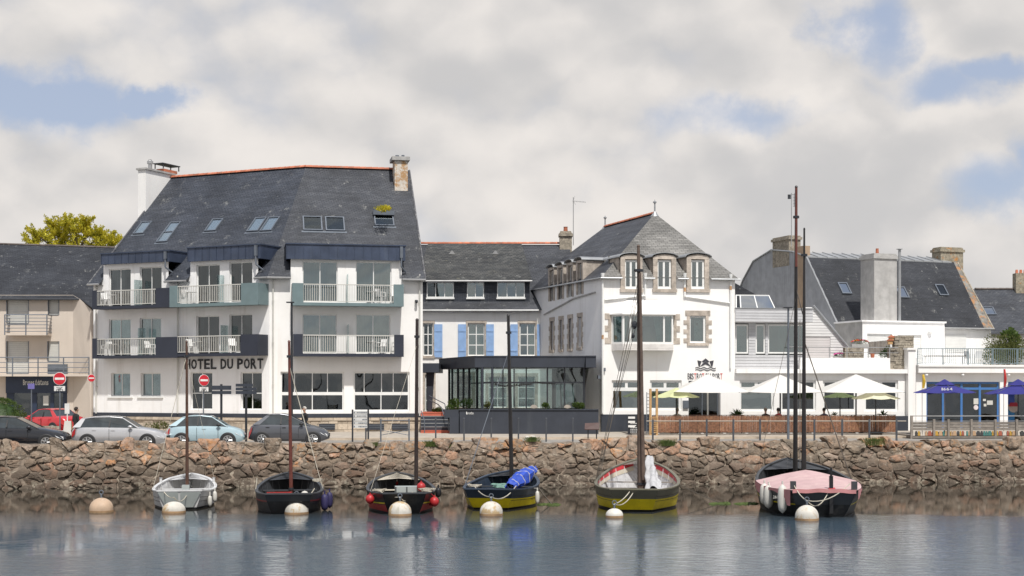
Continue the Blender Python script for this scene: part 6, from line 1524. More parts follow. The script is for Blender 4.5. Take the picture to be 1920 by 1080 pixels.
# ------------------------------------------------------------------ cars
random.seed(51)
TYRE = mat('tyre_rubber', (.02, .02, .02), .8); RIM = mat('alloy_rim', (.50, .50, .50), .35, .7); CGLASS = mat('car_glass', (.035, .045, .05), .06, var=.3, vs_=2, spec=1.0); LAMPW = mat('headlamp_glass', (.65, .66, .66), .12, spec=.9); LAMPR = mat('tail_lamp', (.45, .02, .02), .2, spec=.8); BLKP = mat('black_plastic', (.02, .02, .022), .6)
def paint(n, c, met=.35): return mat(n, c, .28, met, var=.03, coat=.8)
def chaikin(pts, n=2):
    for _ in range(n):
        o = [pts[0]]
        for a, b in zip(pts[:-1], pts[1:]): o += [tuple(x*.75+y*.25 for x, y in zip(a, b)), tuple(x*.25+y*.75 for x, y in zip(a, b))]
        pts = o+[pts[-1]]
    return pts
def car(px, d, Ln, H, paintm, label, flip=False, prof=None, z=QZ, ang=0.0):
    Yc = FW.y; a = FW.A(px, d); X, Yp, _ = FW((a, d, 0)); sg = -1 if flip else 1
    C_ = Fr(X, Yp, 6+ang)
    # nose towards +a unless flipped
    def T(p): return (sg*(p[0]-Ln/2), p[1]-.86 if True else 0, p[2])
    class CF_(Fr): pass
    root = thing('parked_car', (X, Yp, z), label, 'car', 'cars parked on the quay'); root['group'] = 'cars parked on the quay'
    def B(): m = MB(); m.fr = lambda p: (lambda q: C_((q[0], q[1]+.86, z+q[2])))(T(p)); return m
    W2 = .86; P_ = prof
    xr, xf = P_['wr'], P_['wf']; wr = .31
    belt = chaikin(P_['belt'])      # list (x, z) along the shoulder from tail to nose
    def bz(x):
        for (x0, z0), (x1, z1) in zip(belt[:-1], belt[1:]):
            if x0 <= x <= x1: return z0+(z1-z0)*(x-x0)/(x1-x0)
        return belt[-1][1]
    ns = 34; m = B(); secs = []
    for i in range(ns+1):
        x = Ln*i/ns; e = min(x, Ln-x); nr = min(1, .80+.20*(min(e, .5)/.5)**.6); zb = .20+.12*max(0, 1-e/.35); t = bz(x)
        half = [(W2*nr*.90, zb), (W2*nr*.985, zb+.12), (W2*nr, (zb+t)/2), (W2*nr*.985, t-.16), (W2*nr*.93, t-.035), (W2*nr*.78, t+.02), (0, t+.045)]
        full = [(-y, zz) for y, zz in half]+[(y, zz) for y, zz in half[-2::-1]]
        secs.append([m.add((x, y, zz)) for y, zz in full])
    for s0, s1 in zip(secs[:-1], secs[1:]):
        n = len(s0)
        for k in range(n): m.f.append([s0[k], s0[(k+1) % n], s1[(k+1) % n], s1[k]])
    m.f.append(secs[0]); m.f.append(secs[-1][::-1])
    body = m.build('body', paintm, root, smooth=True)
    for xx in (xr, xf):
        for sd in (-1, 1): q = B(); q.lathe((xx, sd*.78, wr), [(wr+.02, -.1), (wr+.065, -.08), (wr+.065, .086), (wr+.02, .09)], 26, 1); q.build('wheel_arch', BLKP, root)
    # greenhouse
    g = P_['glass']; rf = P_['roof']      # base rear, top rear, top front, base front ; roof crown points
    (x0, z0), (x1, z1), (x2, z2), (x3, z3) = g; yb, yt = W2*.90, W2*.70
    q = B(); 
    top = chaikin([(x1, z1)]+rf+[(x2, z2)])
    L_ = [(x0, z0-.05, yb)]+[(x, zz, yt) for x, zz in top]+[(x3, z3-.05, yb)]
    il = [q.add((x, -y, zz)) for x, zz, y in L_]; ir = [q.add((x, y, zz)) for x, zz, y in L_]
    q.f.append(il); q.f.append(ir[::-1])
    for k in range(len(il)-1): q.f.append([il[k], il[k+1], ir[k+1], ir[k]])
    q.build('cabin_glass', CGLASS, root)
    q = B(); rr = [q.add((x, y, zz+(.03 if abs(y) < yt*.8 else .004))) for x, zz in top for y in (-yt-.012, -yt*.6, 0, yt*.6, yt+.012)]
    for k in range(len(top)-1):
        for j in range(4): q.f.append([k*5+j, k*5+j+1, k*5+j+6, k*5+j+5])
    n0 = len(q.v)
    q.build('roof_panel', paintm, root, smooth=True)
    for side in (-1, 1):
        def strip(pa, pb, wa, wb, nm, mm=paintm, e=.012):
            q = B(); (xa, za), (xb, zb_) = pa, pb
            def yy(zz): return side*((yb+(yt-yb)*max(0, min(1, (zz-z0)/(z1-z0))))+e)
            q.prism([(xa-wa/2, yy(za), za), (xa+wa/2, yy(za), za), (xb+wb/2, yy(zb_), zb_), (xb-wb/2, yy(zb_), zb_)], (0, -side*.03, 0)); q.build(nm, mm, root)
        strip((x0+.10, z0-.02), (x1+.08, z1-.01), .34, .18, 'rear_pillar'); strip((x3-.04, z3-.02), (x2-.0, z2-.01), .09, .07, 'windscreen_pillar'); xm = P_['bp']; strip((xm, z0), (xm+.03, z1), .07, .06, 'door_pillar', BLKP, .008)
        q = B(); q.path([(x1, side*(yt+.01), z1-.02)]+[(x, side*(yt+.01), zz-.02) for x, zz in rf]+[(x2, side*(yt+.01), z2-.02)], .022, 5); q.build('roof_rail', paintm, root)
        for xh in P_['handles']: q = B(); q.box(xh-.09, xh+.09, side*W2*.985-.015, side*W2*.985+.02, bz(xh)-.17, bz(xh)-.13); q.build('door_handle', P_.get('hm', paintm), root)
        for xs in P_['seams']: q = B(); q.box(xs-.006, xs+.006, side*W2-.02, side*W2+.003, .35, bz(xs)-.08); q.build('door_seam', BLKP, root)
        q = B(); q.blob((x3-.42, side*(W2+.07), z3+.05), .11, .07, .075, 8, 5); q.build('wing_mirror', P_.get('mm', paintm), root, smooth=True)
        q = B(); q.prism([(Ln-.50, side*W2*.90, bz(Ln-.4)-.12), (Ln-.10, side*W2*.80, bz(Ln-.15)-.13), (Ln-.08, side*W2*.80, bz(Ln-.15)-.25), (Ln-.36, side*W2*.92, bz(Ln-.4)-.25)], (0, side*.06, 0)); q.build('headlamp', LAMPW, root)
        q = B(); q.prism([(.02, side*W2*.74, bz(0)-.04), (.20, side*W2*.93, bz(.2)-.02), (.16, side*W2*.93, bz(.2)-.30), (.0, side*W2*.78, bz(0)-.30)], (0, side*.04, 0)); q.build('tail_lamp', LAMPR, root)
        q = B(); q.box(xr+.4, xf-.4, side*W2*.96-.02, side*W2*.96+.01, .22, .29); q.build('sill_trim', BLKP, root)
        for xx in (xr, xf):
            q = B(); q.lathe((xx, side*.79, wr), [(wr-.08, -.10), (wr-.02, -.10), (wr, -.06), (wr, .06), (wr-.02, .10), (wr-.08, .10)], 22, 1); w = q.build('wheel', TYRE, root, smooth=True)
            q = B(); q.lathe((xx, side*.875, wr), [(wr*.62, -.02), (wr*.66, .02)], 20, 1)
            o = q.build('wheel_rim', mat('rim_shadow', (.08, .08, .08), .5), w)
            for k in range(7):
                t = k*2*math.pi/7; q = B(); r1_ = wr*.66; q.tube((xx+.04*math.cos(t), side*.905, wr+.04*math.sin(t)), (xx+r1_*math.cos(t), side*.900, wr+r1_*math.sin(t)), .032, 5); q.build('spoke', RIM, w)
            q = B(); pts = [(xx+wr*.68*math.cos(j*math.pi/9), side*.900, wr+wr*.68*math.sin(j*math.pi/9)) for j in range(19)]; q.path(pts, .02, 5); q.build('rim_edge', RIM, w)
    q = B(); q.box(Ln-.02, Ln+.02, -.5, .5, .42, .56); q.build('front_grille', BLKP, root)
    return root
hatch = lambda Ln, H: dict(wr=.72, wf=Ln-.82, belt=[(0, .80), (.15, .98), (Ln*.3, .98), (Ln*.62, .95), (Ln*.74, .93), (Ln*.90, .80), (Ln*.97, .68), (Ln, .55)],
    glass=((.18, .98), (.62, H-.08), (Ln*.53, H-.05), (Ln*.74, .93)), roof=[(Ln*.28, H-.02), (Ln*.42, H)], bp=Ln*.40, handles=(Ln*.24, Ln*.44), seams=(Ln*.40, Ln*.62))
A_SIL = hatch(4.2, 1.45); A_SIL['glass'] = ((.12, .98), (.42, 1.36), (2.25, 1.40), (3.05, .93)); A_SIL['roof'] = [(1.0, 1.44), (1.7, 1.45)]
car(228, 3.0, 4.2, 1.45, paint('silver_paint', (.52, .52, .53), .4), 'silver hatchback with a dark roof parked behind the harbour wall', prof=A_SIL)
A_BLU = hatch(3.6, 1.46); A_BLU['wf'] = 2.85; A_BLU['glass'] = ((.20, 1.0), (.72, 1.38), (2.1, 1.41), (2.85, .97)); A_BLU['roof'] = [(1.1, 1.46), (1.6, 1.47)]; A_BLU['belt'] = [(0, .75), (.12, .95), (1.1, 1.0), (2.4, .98), (2.85, .95), (3.3, .83), (3.52, .68), (3.6, .5)]; A_BLU['handles'] = (1.75,); A_BLU['bp'] = 1.45; A_BLU['seams'] = (1.42, 2.4); A_BLU['mm'] = BLKP
car(388, 4.3, 3.6, 1.46, paint('pale_blue_paint', (.40, .53, .58), .1), 'small pale blue three door car between the silver and the grey one', prof=A_BLU)
A_GRY = hatch(3.85, 1.5); A_GRY['glass'] = ((.28, 1.02), (.85, 1.44), (1.9, 1.46), (2.95, .97)); A_GRY['roof'] = [(1.15, 1.51), (1.5, 1.52)]; A_GRY['belt'] = [(0, .62), (.12, .95), (.5, 1.03), (2.2, .99), (2.95, .95), (3.5, .80), (3.78, .62), (3.85, .5)]; A_GRY['wr'] = .66; A_GRY['wf'] = 3.08; A_GRY['hm'] = BLKP; A_GRY['mm'] = BLKP
car(543, 5.8, 3.85, 1.52, paint('dark_grey_paint', (.11, .115, .13), .5), 'dark grey rounded five door hatchback parked in front of the hotel windows', prof=A_GRY)
A_BLK = hatch(4.3, 1.47); A_BLK['glass'] = ((.15, .98), (.55, 1.38), (2.1, 1.42), (3.15, .93)); A_BLK['roof'] = [(1.0, 1.46), (1.6, 1.47)]
car(38, 2.6, 4.3, 1.47, paint('black_paint', (.014, .016, .022), .2), 'black hatchback cut off by the left edge of the view', prof=A_BLK)
A_RED = hatch(4.0, 1.38); A_RED['glass'] = ((.5, .93), (1.0, 1.30), (2.1, 1.33), (2.9, .90)); A_RED['roof'] = [(1.3, 1.37), (1.7, 1.38)]
car(92, 13.5, 4.0, 1.4, paint('red_paint', (.58, .03, .04), .1), 'bright red car parked nose left in front of the dark blue shopfront', flip=True, prof=A_RED, z=QZ+.30, ang=-38)

# ------------------------------------------------------------------ signs, posts, lamps
SRED = mat('sign_red_face', (.55, .02, .035), .4); SWH = mat('sign_white_face', (.75, .74, .72), .45)
def roundsign(px, py, Y, r, label, panel=True, ang=0.0, pole=True, zg=1.8, bike=True):
    X, _, z = W(px, py, Y); S = Fr(X, Y, ang); rt = thing('no_entry_sign', (X, Y, zg if pole else z), label, 'road sign', 'no entry signs')
    q = MB(S); q.lathe((0, 0, z), [(r, -.03), (r, -.005)], 28, 1); q.build('disc', SWH, rt); q = MB(S); q.lathe((0, 0, z), [(r*.93, -.04), (r*.93, -.031)], 28, 1); q.build('red_face', SRED, rt)
    q = MB(S); q.box(-r*.72, r*.72, -.05, -.041, z-r*.17, z+r*.17); q.build('white_bar', SWH, rt)
    if pole: q = MB(S); q.tube((0, .03, zg), (0, .03, z+r*.6), .035, 8); q.build('pole', GREYM, rt)
    if panel:
        q = MB(S); w_ = r*.85; q.box(-w_, w_, -.03, -.005, z-r-.42*r*2.2, z-r-.05); o = q.build('plate', SWH, rt)
        glyphs(S, o, 'SAUF', (-w_*.6, z-r-.05-.30*r*.9, w_*.6, z-r-.07-.02), DARKM, d=-.032, th=.006, bold=.01, each=False, name='lettering')
        q = MB(S); zc = z-r-.05-r*.62; b = r*.28
        for s in (-1, 1): q.path([(s*b+b*.7*math.cos(t), -.036, zc+b*.7*math.sin(t)) for t in [k*math.pi/5 for k in range(11)]], .012, 4)
        q.path([(-b, -.036, zc), (0, -.036, zc), (b*.7, -.036, zc+b), (-b*.4, -.036, zc+b), (0, -.036, zc)], .010, 4); q.build('bicycle_symbol', DARKM, o)
    return rt
roundsign(112, 710, 72, .325, 'large no entry sign with white cycle plate in front of the dark blue shop'); roundsign(382, 713, 76, .31, 'no entry sign with small plate standing in front of the hotel door', ang=42)
roundsign(171, 709, 86.2, .23, 'small no entry sign fixed to the hotel corner seen at an angle', panel=False, pole=False, ang=35)
q = MB(); X, Y, z = W(59, 725, 74); rt = thing('parking_sign', (X, Y, 1.8), 'slim grey post with a small violet plate before the dark blue shopfront', 'road sign'); q.tube((X, Y, 1.8), (X, Y, z), .03, 6); q.build('pole', GREYM, rt); q = MB(); q.box(X-.17, X+.17, Y-.05, Y-.03, z-.12, z+.16); q.build('plate', mat('violet_plate', (.16, .14, .38), .5), rt)
def fingerpost(px, arms, Y, label, yt=722):
    X = (px-960)/FPX*Y; zt = W(px, yt, Y)[2]; rt = thing('direction_sign', (X, Y, 1.7), label, 'direction sign', 'dark direction signs on the quay')
    q = MB(); q.box(X-.05, X+.05, Y-.05, Y+.05, 1.66, zt+.1); q.build('post', DARKM, rt)
    for (x0, x1, y0, y1) in arms:
        a, b = W(x0, y1, Y-.08), W(x1, y0, Y-.08); q = MB(); q.box(a[0], b[0], Y-.10, Y-.06, a[2], b[2]); q.build('sign_arm', CHAR, rt)
fingerpost(415, ((397, 433.5, 723, 731), (397, 433.5, 733, 739)), 70, 'dark two arm direction sign behind the pale blue car', 724)
fingerpost(461.5, ((442, 474, 719.5, 725), (442, 481, 726.5, 732), (442, 481, 733, 739)), 70, 'dark three arm direction sign between the pale blue and dark grey cars', 720)
# silver list board
X0, _, zt = W(661, 770, 72); X1, _, zb = W(690.5, 803, 72); rt = thing('information_board', ((X0+X1)/2, 72, QZ), 'white board of five listed lines on two dark posts beside the hotel', 'sign board')
for x in (X0, X1): q = MB(); q.box(x-.04, x+.04, 71.96, 72.04, QZ, zt+.06); q.build('post', DARKM, rt)
for k in range(5):
    h = (zt-zb)/5; q = MB(); q.box(X0+.045, X1-.045, 71.97, 72.0, zb+h*k+.012, zb+h*(k+1)-.005); o = q.build('board_strip', mat('board_silver', (.66, .66, .64), .4, .2), rt)
    q = MB(); z = zb+h*(k+.5); q.box(X0+.07, X0+.12, 71.955, 71.969, z-.03, z+.03); x = X0+(.22 if k in (4, 3) else .5 if k == 2 else .3)
    while x < X1-.08: w_ = random.uniform(.03, .10); q.box(x, min(X1-.06, x+w_), 71.955, 71.969, z-.018, z+.018); x += w_+.02
    q.build('faint_lines', GREYM, o)
def lamp(px, yt, Y, label, both=False):
    X, _, z = W(px, yt, Y); rt = thing('street_lamp', (X, Y, QZ), label, 'street lamp', 'slim street lamps')
    q = MB(); q.tube((X, Y, QZ), (X, Y, z-1.5), .07, 8, .06); q.tube((X, Y, z-1.5), (X, Y, z), .055, 8, .05); q.build('pole', GREYM if both else DARKM, rt)
    q = MB(); q.box(X-(.27), X+(.12 if not both else .2), Y-.14, Y+.14, z, z+.06); q.build('lamp_head', DARKM, rt)
lamp(547, 568, 74, 'slim dark street lamp in front of the hotel corner'); lamp(1478, 578, 74, 'slim grey street lamp left of the two black masts', True)
# posts and rails on the quay
POSTM = mat('post_paint', (.075, .082, .095), .5, .2, var=.15)
def post(px, Y, yt=786, grp='grey posts along the pavement', lab='', m=POSTM):
    X = (px-960)/FPX*Y; z = W(px, yt, Y)[2]; q = MB(); q.tube((X, Y, QZ), (X, Y, z), .04, 8); q.lathe((X, Y, z), [(.045, 0), (.05, .03), (.03, .08)], 8)
    o = q.build('pavement_post', m, None, origin=(X, Y, QZ)); tag(o, lab, 'post', grp)
wh = {686: 'beside the white information board', 817: 'in front of the red topped steps', 870: 'at the left end of the charcoal terrace wall', 921: 'in front of the terrace wall left of the dark mast', 972: 'left of the white rounded block', 1024: 'right of the white rounded block', 1074: 'left of the sloping brown panel'}
for px, t in wh.items(): post(px, 73, 786, lab='slim grey pavement post '+t)
rt = thing('cross_barrier', W(740, 830, 73)[:2]+(QZ,), 'low grey barrier with crossed bars in front of the hotel plinth', 'barrier')
xa, xb = W(714, 0, 73)[0], W(767, 0, 73)[0]
for x in (xa, xb): q = MB(); q.tube((x, 73, QZ), (x, 73, W(0, 785, 73)[2]), .04, 8); q.build('post', GREYM, rt)
z1, z0 = W(0, 788, 73)[2], W(0, 806, 73)[2]; q = MB(); q.tube((xa, 73, z1), (xb, 73, z1), .02, 6); q.build('top_rail', GREYM, rt); q = MB(); q.tube((xa, 73, z0), (xb, 73, W(0, 816, 73)[2]), .018, 6); q.tube((xb, 73.03, z0), (xa, 73.03, W(0, 816, 73)[2]), .018, 6); q.build('crossed_bars', GREYM, rt)
rt = thing('quay_rail', W(1460, 830, 74)[:2]+(QZ,), 'long pale hand rail on grey posts in front of the brown reed screen', 'railing')
q = MB(); z = W(0, 789.5, 74)[2]; q.tube((W(1212, 0, 74)[0], 74, z), (W(1699, 0, 74)[0], 74, z), .028, 6); q.build('top_rail', PAVE, rt)
for px in (1224, 1275, 1325, 1375, 1425, 1527, 1579, 1630, 1681): x = W(px, 0, 74)[0]; q = MB(); q.box(x-.045, x+.045, 73.96, 74.04, QZ, W(0, 786, 74)[2]); q.build('rail_post', POSTM, rt)
# white rounded block, brown panel
X, _, z = W(995, 803, 66.3); q = MB(); q.lathe((X, 66.6, QZ-.1), [(.29, 0), (.29, .42), (.27, .56), (.18, .62), (.02, .63)], 18); o = q.build('rounded_block', BUOYM, None, smooth=True, origin=(X, 66.6, QZ)); tag(o, 'white rounded block on the quay edge behind a grass tuft', 'bollard')
a, b = W(1097, 806, 71), W(1123, 795, 71); rt = thing('reading_panel', ((a[0]+b[0])/2, 71, QZ), 'sloping brown reading panel on two legs near the terrace wall', 'panel'); q = MB(); q.prism([(a[0]-.03, 70.85, a[2]), (b[0], 70.85, a[2]), (b[0]+.03, 71.15, b[2]+.03), (a[0], 71.15, b[2])], (0, 0, .04)); q.build('panel_face', mat('dark_brown_panel', (.07, .035, .03), .5), rt)
for x in (a[0]+.15, b[0]-.12): q = MB(); q.tube((x, 71, QZ), (x, 71, a[2]+.15), .03, 6); q.build('leg', DARKM, rt)
# menu boards by the bistro
a, b = W(1177, 812, 79.5), W(1195, 777, 79.5); rt = thing('menu_board', ((a[0]+b[0])/2, 79.5, 1.8), 'black menu stand with white sheets beside the thick grey mast', 'menu board')
q = MB(); q.box(a[0], b[0], 79.45, 79.55, 1.8, b[2]); q.build('board', DARKM, rt)
for k in range(3): q = MB(); zz = b[2]-.12-.24*k; q.box(a[0]+.02, a[0]+.40, 79.42, 79.449, zz-.12, zz); q.build('white_sheet', SWH, rt)
q = MB()
for k in range(5):
    zz = 1.95+.12*k; x = a[0]+.15
    while x < b[0]-.05: w_ = random.uniform(.03, .07); q.box(x, x+w_, 79.43, 79.449, zz, zz+.05); x += w_+.03
q.build('chalk_marks', SWH, rt, kind='stuff')
# sandwich board on the left
a = W(127, 0, 69.5); rt = thing('sandwich_board', (a[0], 69.5, QZ), 'pale sandwich board with a small plate standing between black and silver cars', 'sign board')
q = MB(); q.prism([(a[0]-.24, 69.3, QZ), (a[0]+.24, 69.3, QZ), (a[0]+.16, 69.5, QZ+1.15), (a[0]-.16, 69.5, QZ+1.15)], (0, .03, 0)); q.build('board', RAILW, rt); q = MB(); q.prism([(a[0]-.24, 69.8, QZ), (a[0]+.24, 69.8, QZ), (a[0]+.16, 69.56, QZ+1.15), (a[0]-.16, 69.56, QZ+1.15)], (0, .03, 0)); q.build('board', WOODY, rt); q = MB(); q.box(a[0]-.15, a[0]+.08, 69.5, 69.53, QZ+1.5, QZ+2.0); q.box(a[0]-.05, a[0]+.0, 69.51, 69.54, QZ+1.1, QZ+1.5); q.build('top_plate', SWH, rt)
# ------------------------------------------------------------------ reed screens of the bistro terrace
random.seed(52)
RS = Fr((1224-960)/FPX*79.0, 79.0, 4.0); w_all = RS.A(1680); zt = RS.at(1450, 779)[1]; zb = RS.at(1450, 811)[1]
RT = thing('reed_screen', RS((w_all/2, 0, 1.8)), 'long brown reed screen closing off the bistro terrace', 'screen'); n = 11
for k in range(n):
    x0, x1 = w_all*k/n, w_all*(k+1)/n; q = MB(RS); x = x0+.01
    while x < x1-.03: w_ = random.uniform(.022, .05); e = random.uniform(0, .03); q.box(x, min(x1, x+w_-.004), e, e+.02, zb+random.uniform(0, .03), zt-random.uniform(0, .035)); x += w_
    q.build('reed_panel', WOODR, RT, kind='stuff')
    q = MB(RS); q.box(x0-.03, x0+.03, .045, .10, 1.75, zt+.02); q.build('screen_post', DARKM, RT)
    q = MB(RS); q.box(x0+.2, x0+.36, .0, .2, 1.75, zb-.02); q.build('foot_block', SWH, RT)
q = MB(RS); q.box(0, w_all, .0, .06, zt+.0, zt+.035); q.build('top_batten', mat('dark_batten', (.06, .03, .02), .7), RT)
q = MB(RS); q.box(-1.2, w_all+.8, -.1, 5.2, 1.72, 1.9); o = q.build('terrace_deck', WOODG, None, origin=RS((w_all/2, 2, 1.8))); tag(o, 'low weathered timber deck carrying the bistro terrace', 'deck')
# pine posts with lattice
rt = thing('pine_trellis', RS((-.2, 0, 1.8)), 'two pale pine posts with a lattice panel at the terrace entrance', 'trellis')
for px in (1219.5, 1231.5): a = RS.A(px, -.1); q = MB(RS); q.box(a-.06, a+.06, -.16, -.04, 1.75, RS.at(px, 729, -.1)[1]); q.build('trellis_post', WOODY, rt)
a0, a1 = RS.A(1219.5, -.1), RS.A(1231.5, -.1)
for k in range(9): q = MB(RS); z = 1.95+.105*k; q.box(a0, a1, -.20, -.17, z, z+.05); q.build('trellis_slat', WOODY, rt)
a0 = RS.A(1213, .1); q = MB(RS)
for k in range(12): z = 2.0+.19*k; q.box(a0-.02, RS.A(1219, .1), .08, .10, z, z+.03)
q.box(a0-.03, a0+.01, .07, .11, 1.75, 4.2); q.build('wire_grid', GREYM, rt)
# cafe fence of weathered boards
KS = Fr((1709-960)/FPX*77.5, 77.5, 4.0); wk = KS.A(1990); KT = thing('board_fence', KS((wk/2, 0, 1.8)), 'weathered grey board fence with posts and hand rail in front of the blue framed cafe', 'fence')
zt = KS.at(1815, 791)[1]; zb = KS.at(1815, 807)[1]; zr = KS.at(1815, 779)[1]
posts = [1709, 1751, 1778, 1821, 1866, 1906, 1950, 1990]
for px in posts: a = KS.A(px); q = MB(KS); q.box(a-.06, a+.06, -.07, .05, 1.66, KS.at(px, 786)[1] if px != 1709 else zr); q.build('fence_post', WOODG, KT)
for k in range(3):
    h = (zt-zb)/3
    for p_, r_ in zip(posts[:-1], posts[1:]): q = MB(KS); q.box(KS.A(p_)+.07, KS.A(r_)-.07, 0, .03, zb+h*k+.008, zb+h*(k+1)-.006); q.build('fence_board', WOODG, KT)
q = MB(KS); q.box(0, wk, -.03, .05, zr-.05, zr); q.build('hand_rail', GALV, KT); q = MB(KS); q.box(0, wk, -.02, .02, zr-.32, zr-.29); q.build('mid_rail', GALV, KT); q = MB(KS); q.box(0, wk, -.10, .4, 1.7, 1.80); q.build('bottom_beam', WOODG, KT)
cols_ = [mat('tile_%s' % n_, c_, .6) for n_, c_ in (('mustard', (.5, .3, .05)), ('brick', (.35, .10, .06)), ('teal', (.06, .2, .18)), ('cream', (.6, .55, .48)), ('dark', (.05, .05, .05)), ('tan', (.45, .30, .18)))]
x = .1
while x < wk-.2:
    w_ = random.choice((.10, .14, .22)); q = MB(KS); q.prism([(x, .02, 1.83), (x+w_, .02, 1.83), (x+w_*.8, .02, zb-.03), (x+w_*.15, .02, zb-.03)], (0, .02, 0)); q.build('painted_chip', random.choice(cols_), KT); x += w_+.01
q = MB(KS); q.box(0, wk, .3, 7, 1.70, 1.86); o = q.build('cafe_deck', WOODG, None, origin=KS((wk/2, 3, 1.8))); tag(o, 'timber deck in front of the blue framed cafe', 'deck')
# ------------------------------------------------------------------ parasols
def parasol(px, yt, ye, x0, x1, Y, m, label, cat='parasol', pm=DARKM, n=4, tiers=1, name='parasol', grp='cream terrace parasols', rot=0.0, foot=1.9, val=.0):
    X = (px-960)/FPX*Y; za = W(0, yt, Y)[2]; ze = W(0, ye, Y)[2]; r = (x1-x0)/2/FPX*Y*(1.0 if n != 4 else 1.0)
    rt = thing(name, (X, Y, foot), label, cat, grp)
    q = MB(); q.tube((X, Y, foot), (X, Y, za-.08), .035 if n != 4 else .045, 8); q.build('pole', pm, rt)
    q = MB(); q.box(X-.35, X+.35, Y-.35, Y+.35, foot, foot+.08); q.build('base', DARKM, rt)
    def ring(rr, z):
        if n == 4: return [(X+rr*sx*1.0, Y+rr*sy*.9, z) for sx, sy in ((-1, -1), (1, -1), (1, 1), (-1, 1))]
        return [(X+rr*math.cos(2*math.pi*(k+.5)/n+rot), Y+rr*math.sin(2*math.pi*(k+.5)/n+rot), z) for k in range(n)]
    def canopy(r0, z0, r1, z1, nm, sag=.06):
        q = MB(); A_, B__ = ring(r0, z0), ring(r1, z1); ns_ = 6
        for k in range(len(A_)):
            a0, a1, b0, b1 = map(Vector, (A_[k], A_[(k+1) % len(A_)], B__[k], B__[(k+1) % len(A_)]))
            q.grid(lambda u, v: (lambda p: (p.x, p.y, p.z-sag*math.sin(math.pi*u)*v*1.0-.10*math.sin(math.pi*v)*r1*.12))((a0.lerp(a1, u)).lerp(b0.lerp(b1, u), v)), ns_, 4)
        o = q.build(nm, m, rt, smooth=False); return A_, B__
    if tiers == 2:
        canopy(.03, za, r*.33, za-(za-ze)*.42, 'top_canopy', .02); A_, B__ = canopy(r*.26, za-(za-ze)*.46, r, ze, 'canopy')
    else: A_, B__ = canopy(.03, za, r, ze, 'canopy')
    if val:
        q = MB()
        for k in range(len(B__)):
            b0, b1 = Vector(B__[k]), Vector(B__[(k+1) % len(B__)]); q.grid(lambda u, v: (lambda p: (p.x, p.y, p.z-.06*math.sin(math.pi*u)-val*v))(b0.lerp(b1, u)), 6, 1)
        q.build('valance', m, rt)
    for k in range(len(B__)):
        q = MB(); q.tube((X, Y, za-.12), Vector(B__[k])-Vector((0, 0, .04)), .014, 4); q.build('rib', GREYM, rt)
    return rt
CREAM = mat('cream_canvas', (.82, .80, .76), .9, var=.02); LIME = mat('lime_canvas', (.70, .74, .42), .9, var=.03); LEMON = mat('lemon_canvas', (.80, .79, .58), .9, var=.03); LGRN = mat('pale_green_canvas', (.48, .62, .33), .9, var=.03); VIOL = mat('violet_canvas', (.045, .045, .26), .8, var=.06)
for M__ in (CREAM, LIME, LEMON, LGRN, VIOL):   # thin cloth: some light comes through
    ntt = M__.node_tree; b_ = next(x for x in ntt.nodes if x.type == 'BSDF_PRINCIPLED'); tr_ = ntt.nodes.new('ShaderNodeBsdfTranslucent'); mx_ = ntt.nodes.new('ShaderNodeMixShader'); mx_.inputs[0].default_value = .3
    src = b_.inputs['Base Color'].links[0].from_socket; ntt.links.new(src, tr_.inputs[0]); ntt.links.new(b_.outputs[0], mx_.inputs[1]); ntt.links.new(tr_.outputs[0], mx_.inputs[2]); o_ = next(x for x in ntt.nodes if x.type == 'OUTPUT_MATERIAL'); ntt.links.new(mx_.outputs[0], o_.inputs[0])
parasol(1327, 702, 734.5, 1258, 1396, 80.6, CREAM, 'cream square parasol in front of the bistro door, below the sign', pm=WFRAME)
parasol(1463, 703, 735, 1397, 1533, 81, CREAM, 'cream square parasol behind the two black masts', pm=DARKM)
parasol(1605, 702, 735, 1532, 1680, 81, CREAM, 'cream square parasol farthest to the right on the terrace', pm=DARKM)
parasol(1268, 727, 744, 1221, 1311, 79.9, LIME, 'lime yellow round parasol beside the pine posts', n=8, grp='coloured terrace parasols')
parasol(1642, 730, 747, 1596, 1686, 79.9, LEMON, 'pale lemon round parasol at the right end of the reed screen', n=8, grp='coloured terrace parasols')
parasol(1575, 734, 744, 1542, 1606, 82.3, LGRN, 'pale green round parasol under the right hand cream one', n=8, grp='coloured terrace parasols')
pr = parasol(1771, 711, 735.5, 1712, 1828, 79, VIOL, 'violet two tier parasol with white numerals in front of the blue glazed door', n=6, tiers=2, pm=GALV, grp='violet cafe parasols', rot=math.pi/6*0)
pr2 = parasol(1909, 711, 737.5, 1846, 1972, 79, VIOL, 'violet two tier parasol cut off by the right edge of the view', n=6, tiers=2, pm=DARKM, grp='violet cafe parasols')
S_ = Fr((1771-960)/FPX*79, 79-1.28, 0)
r = S_.rect(1765, 727, 1786, 732); 
NUM = Fr(S_.x, S_.y, 0); g_ = glyphs(NUM, pr, '1664', r, SWH, d=-.02, th=.012, bold=.02, each=False, name='printed_numerals')[0]
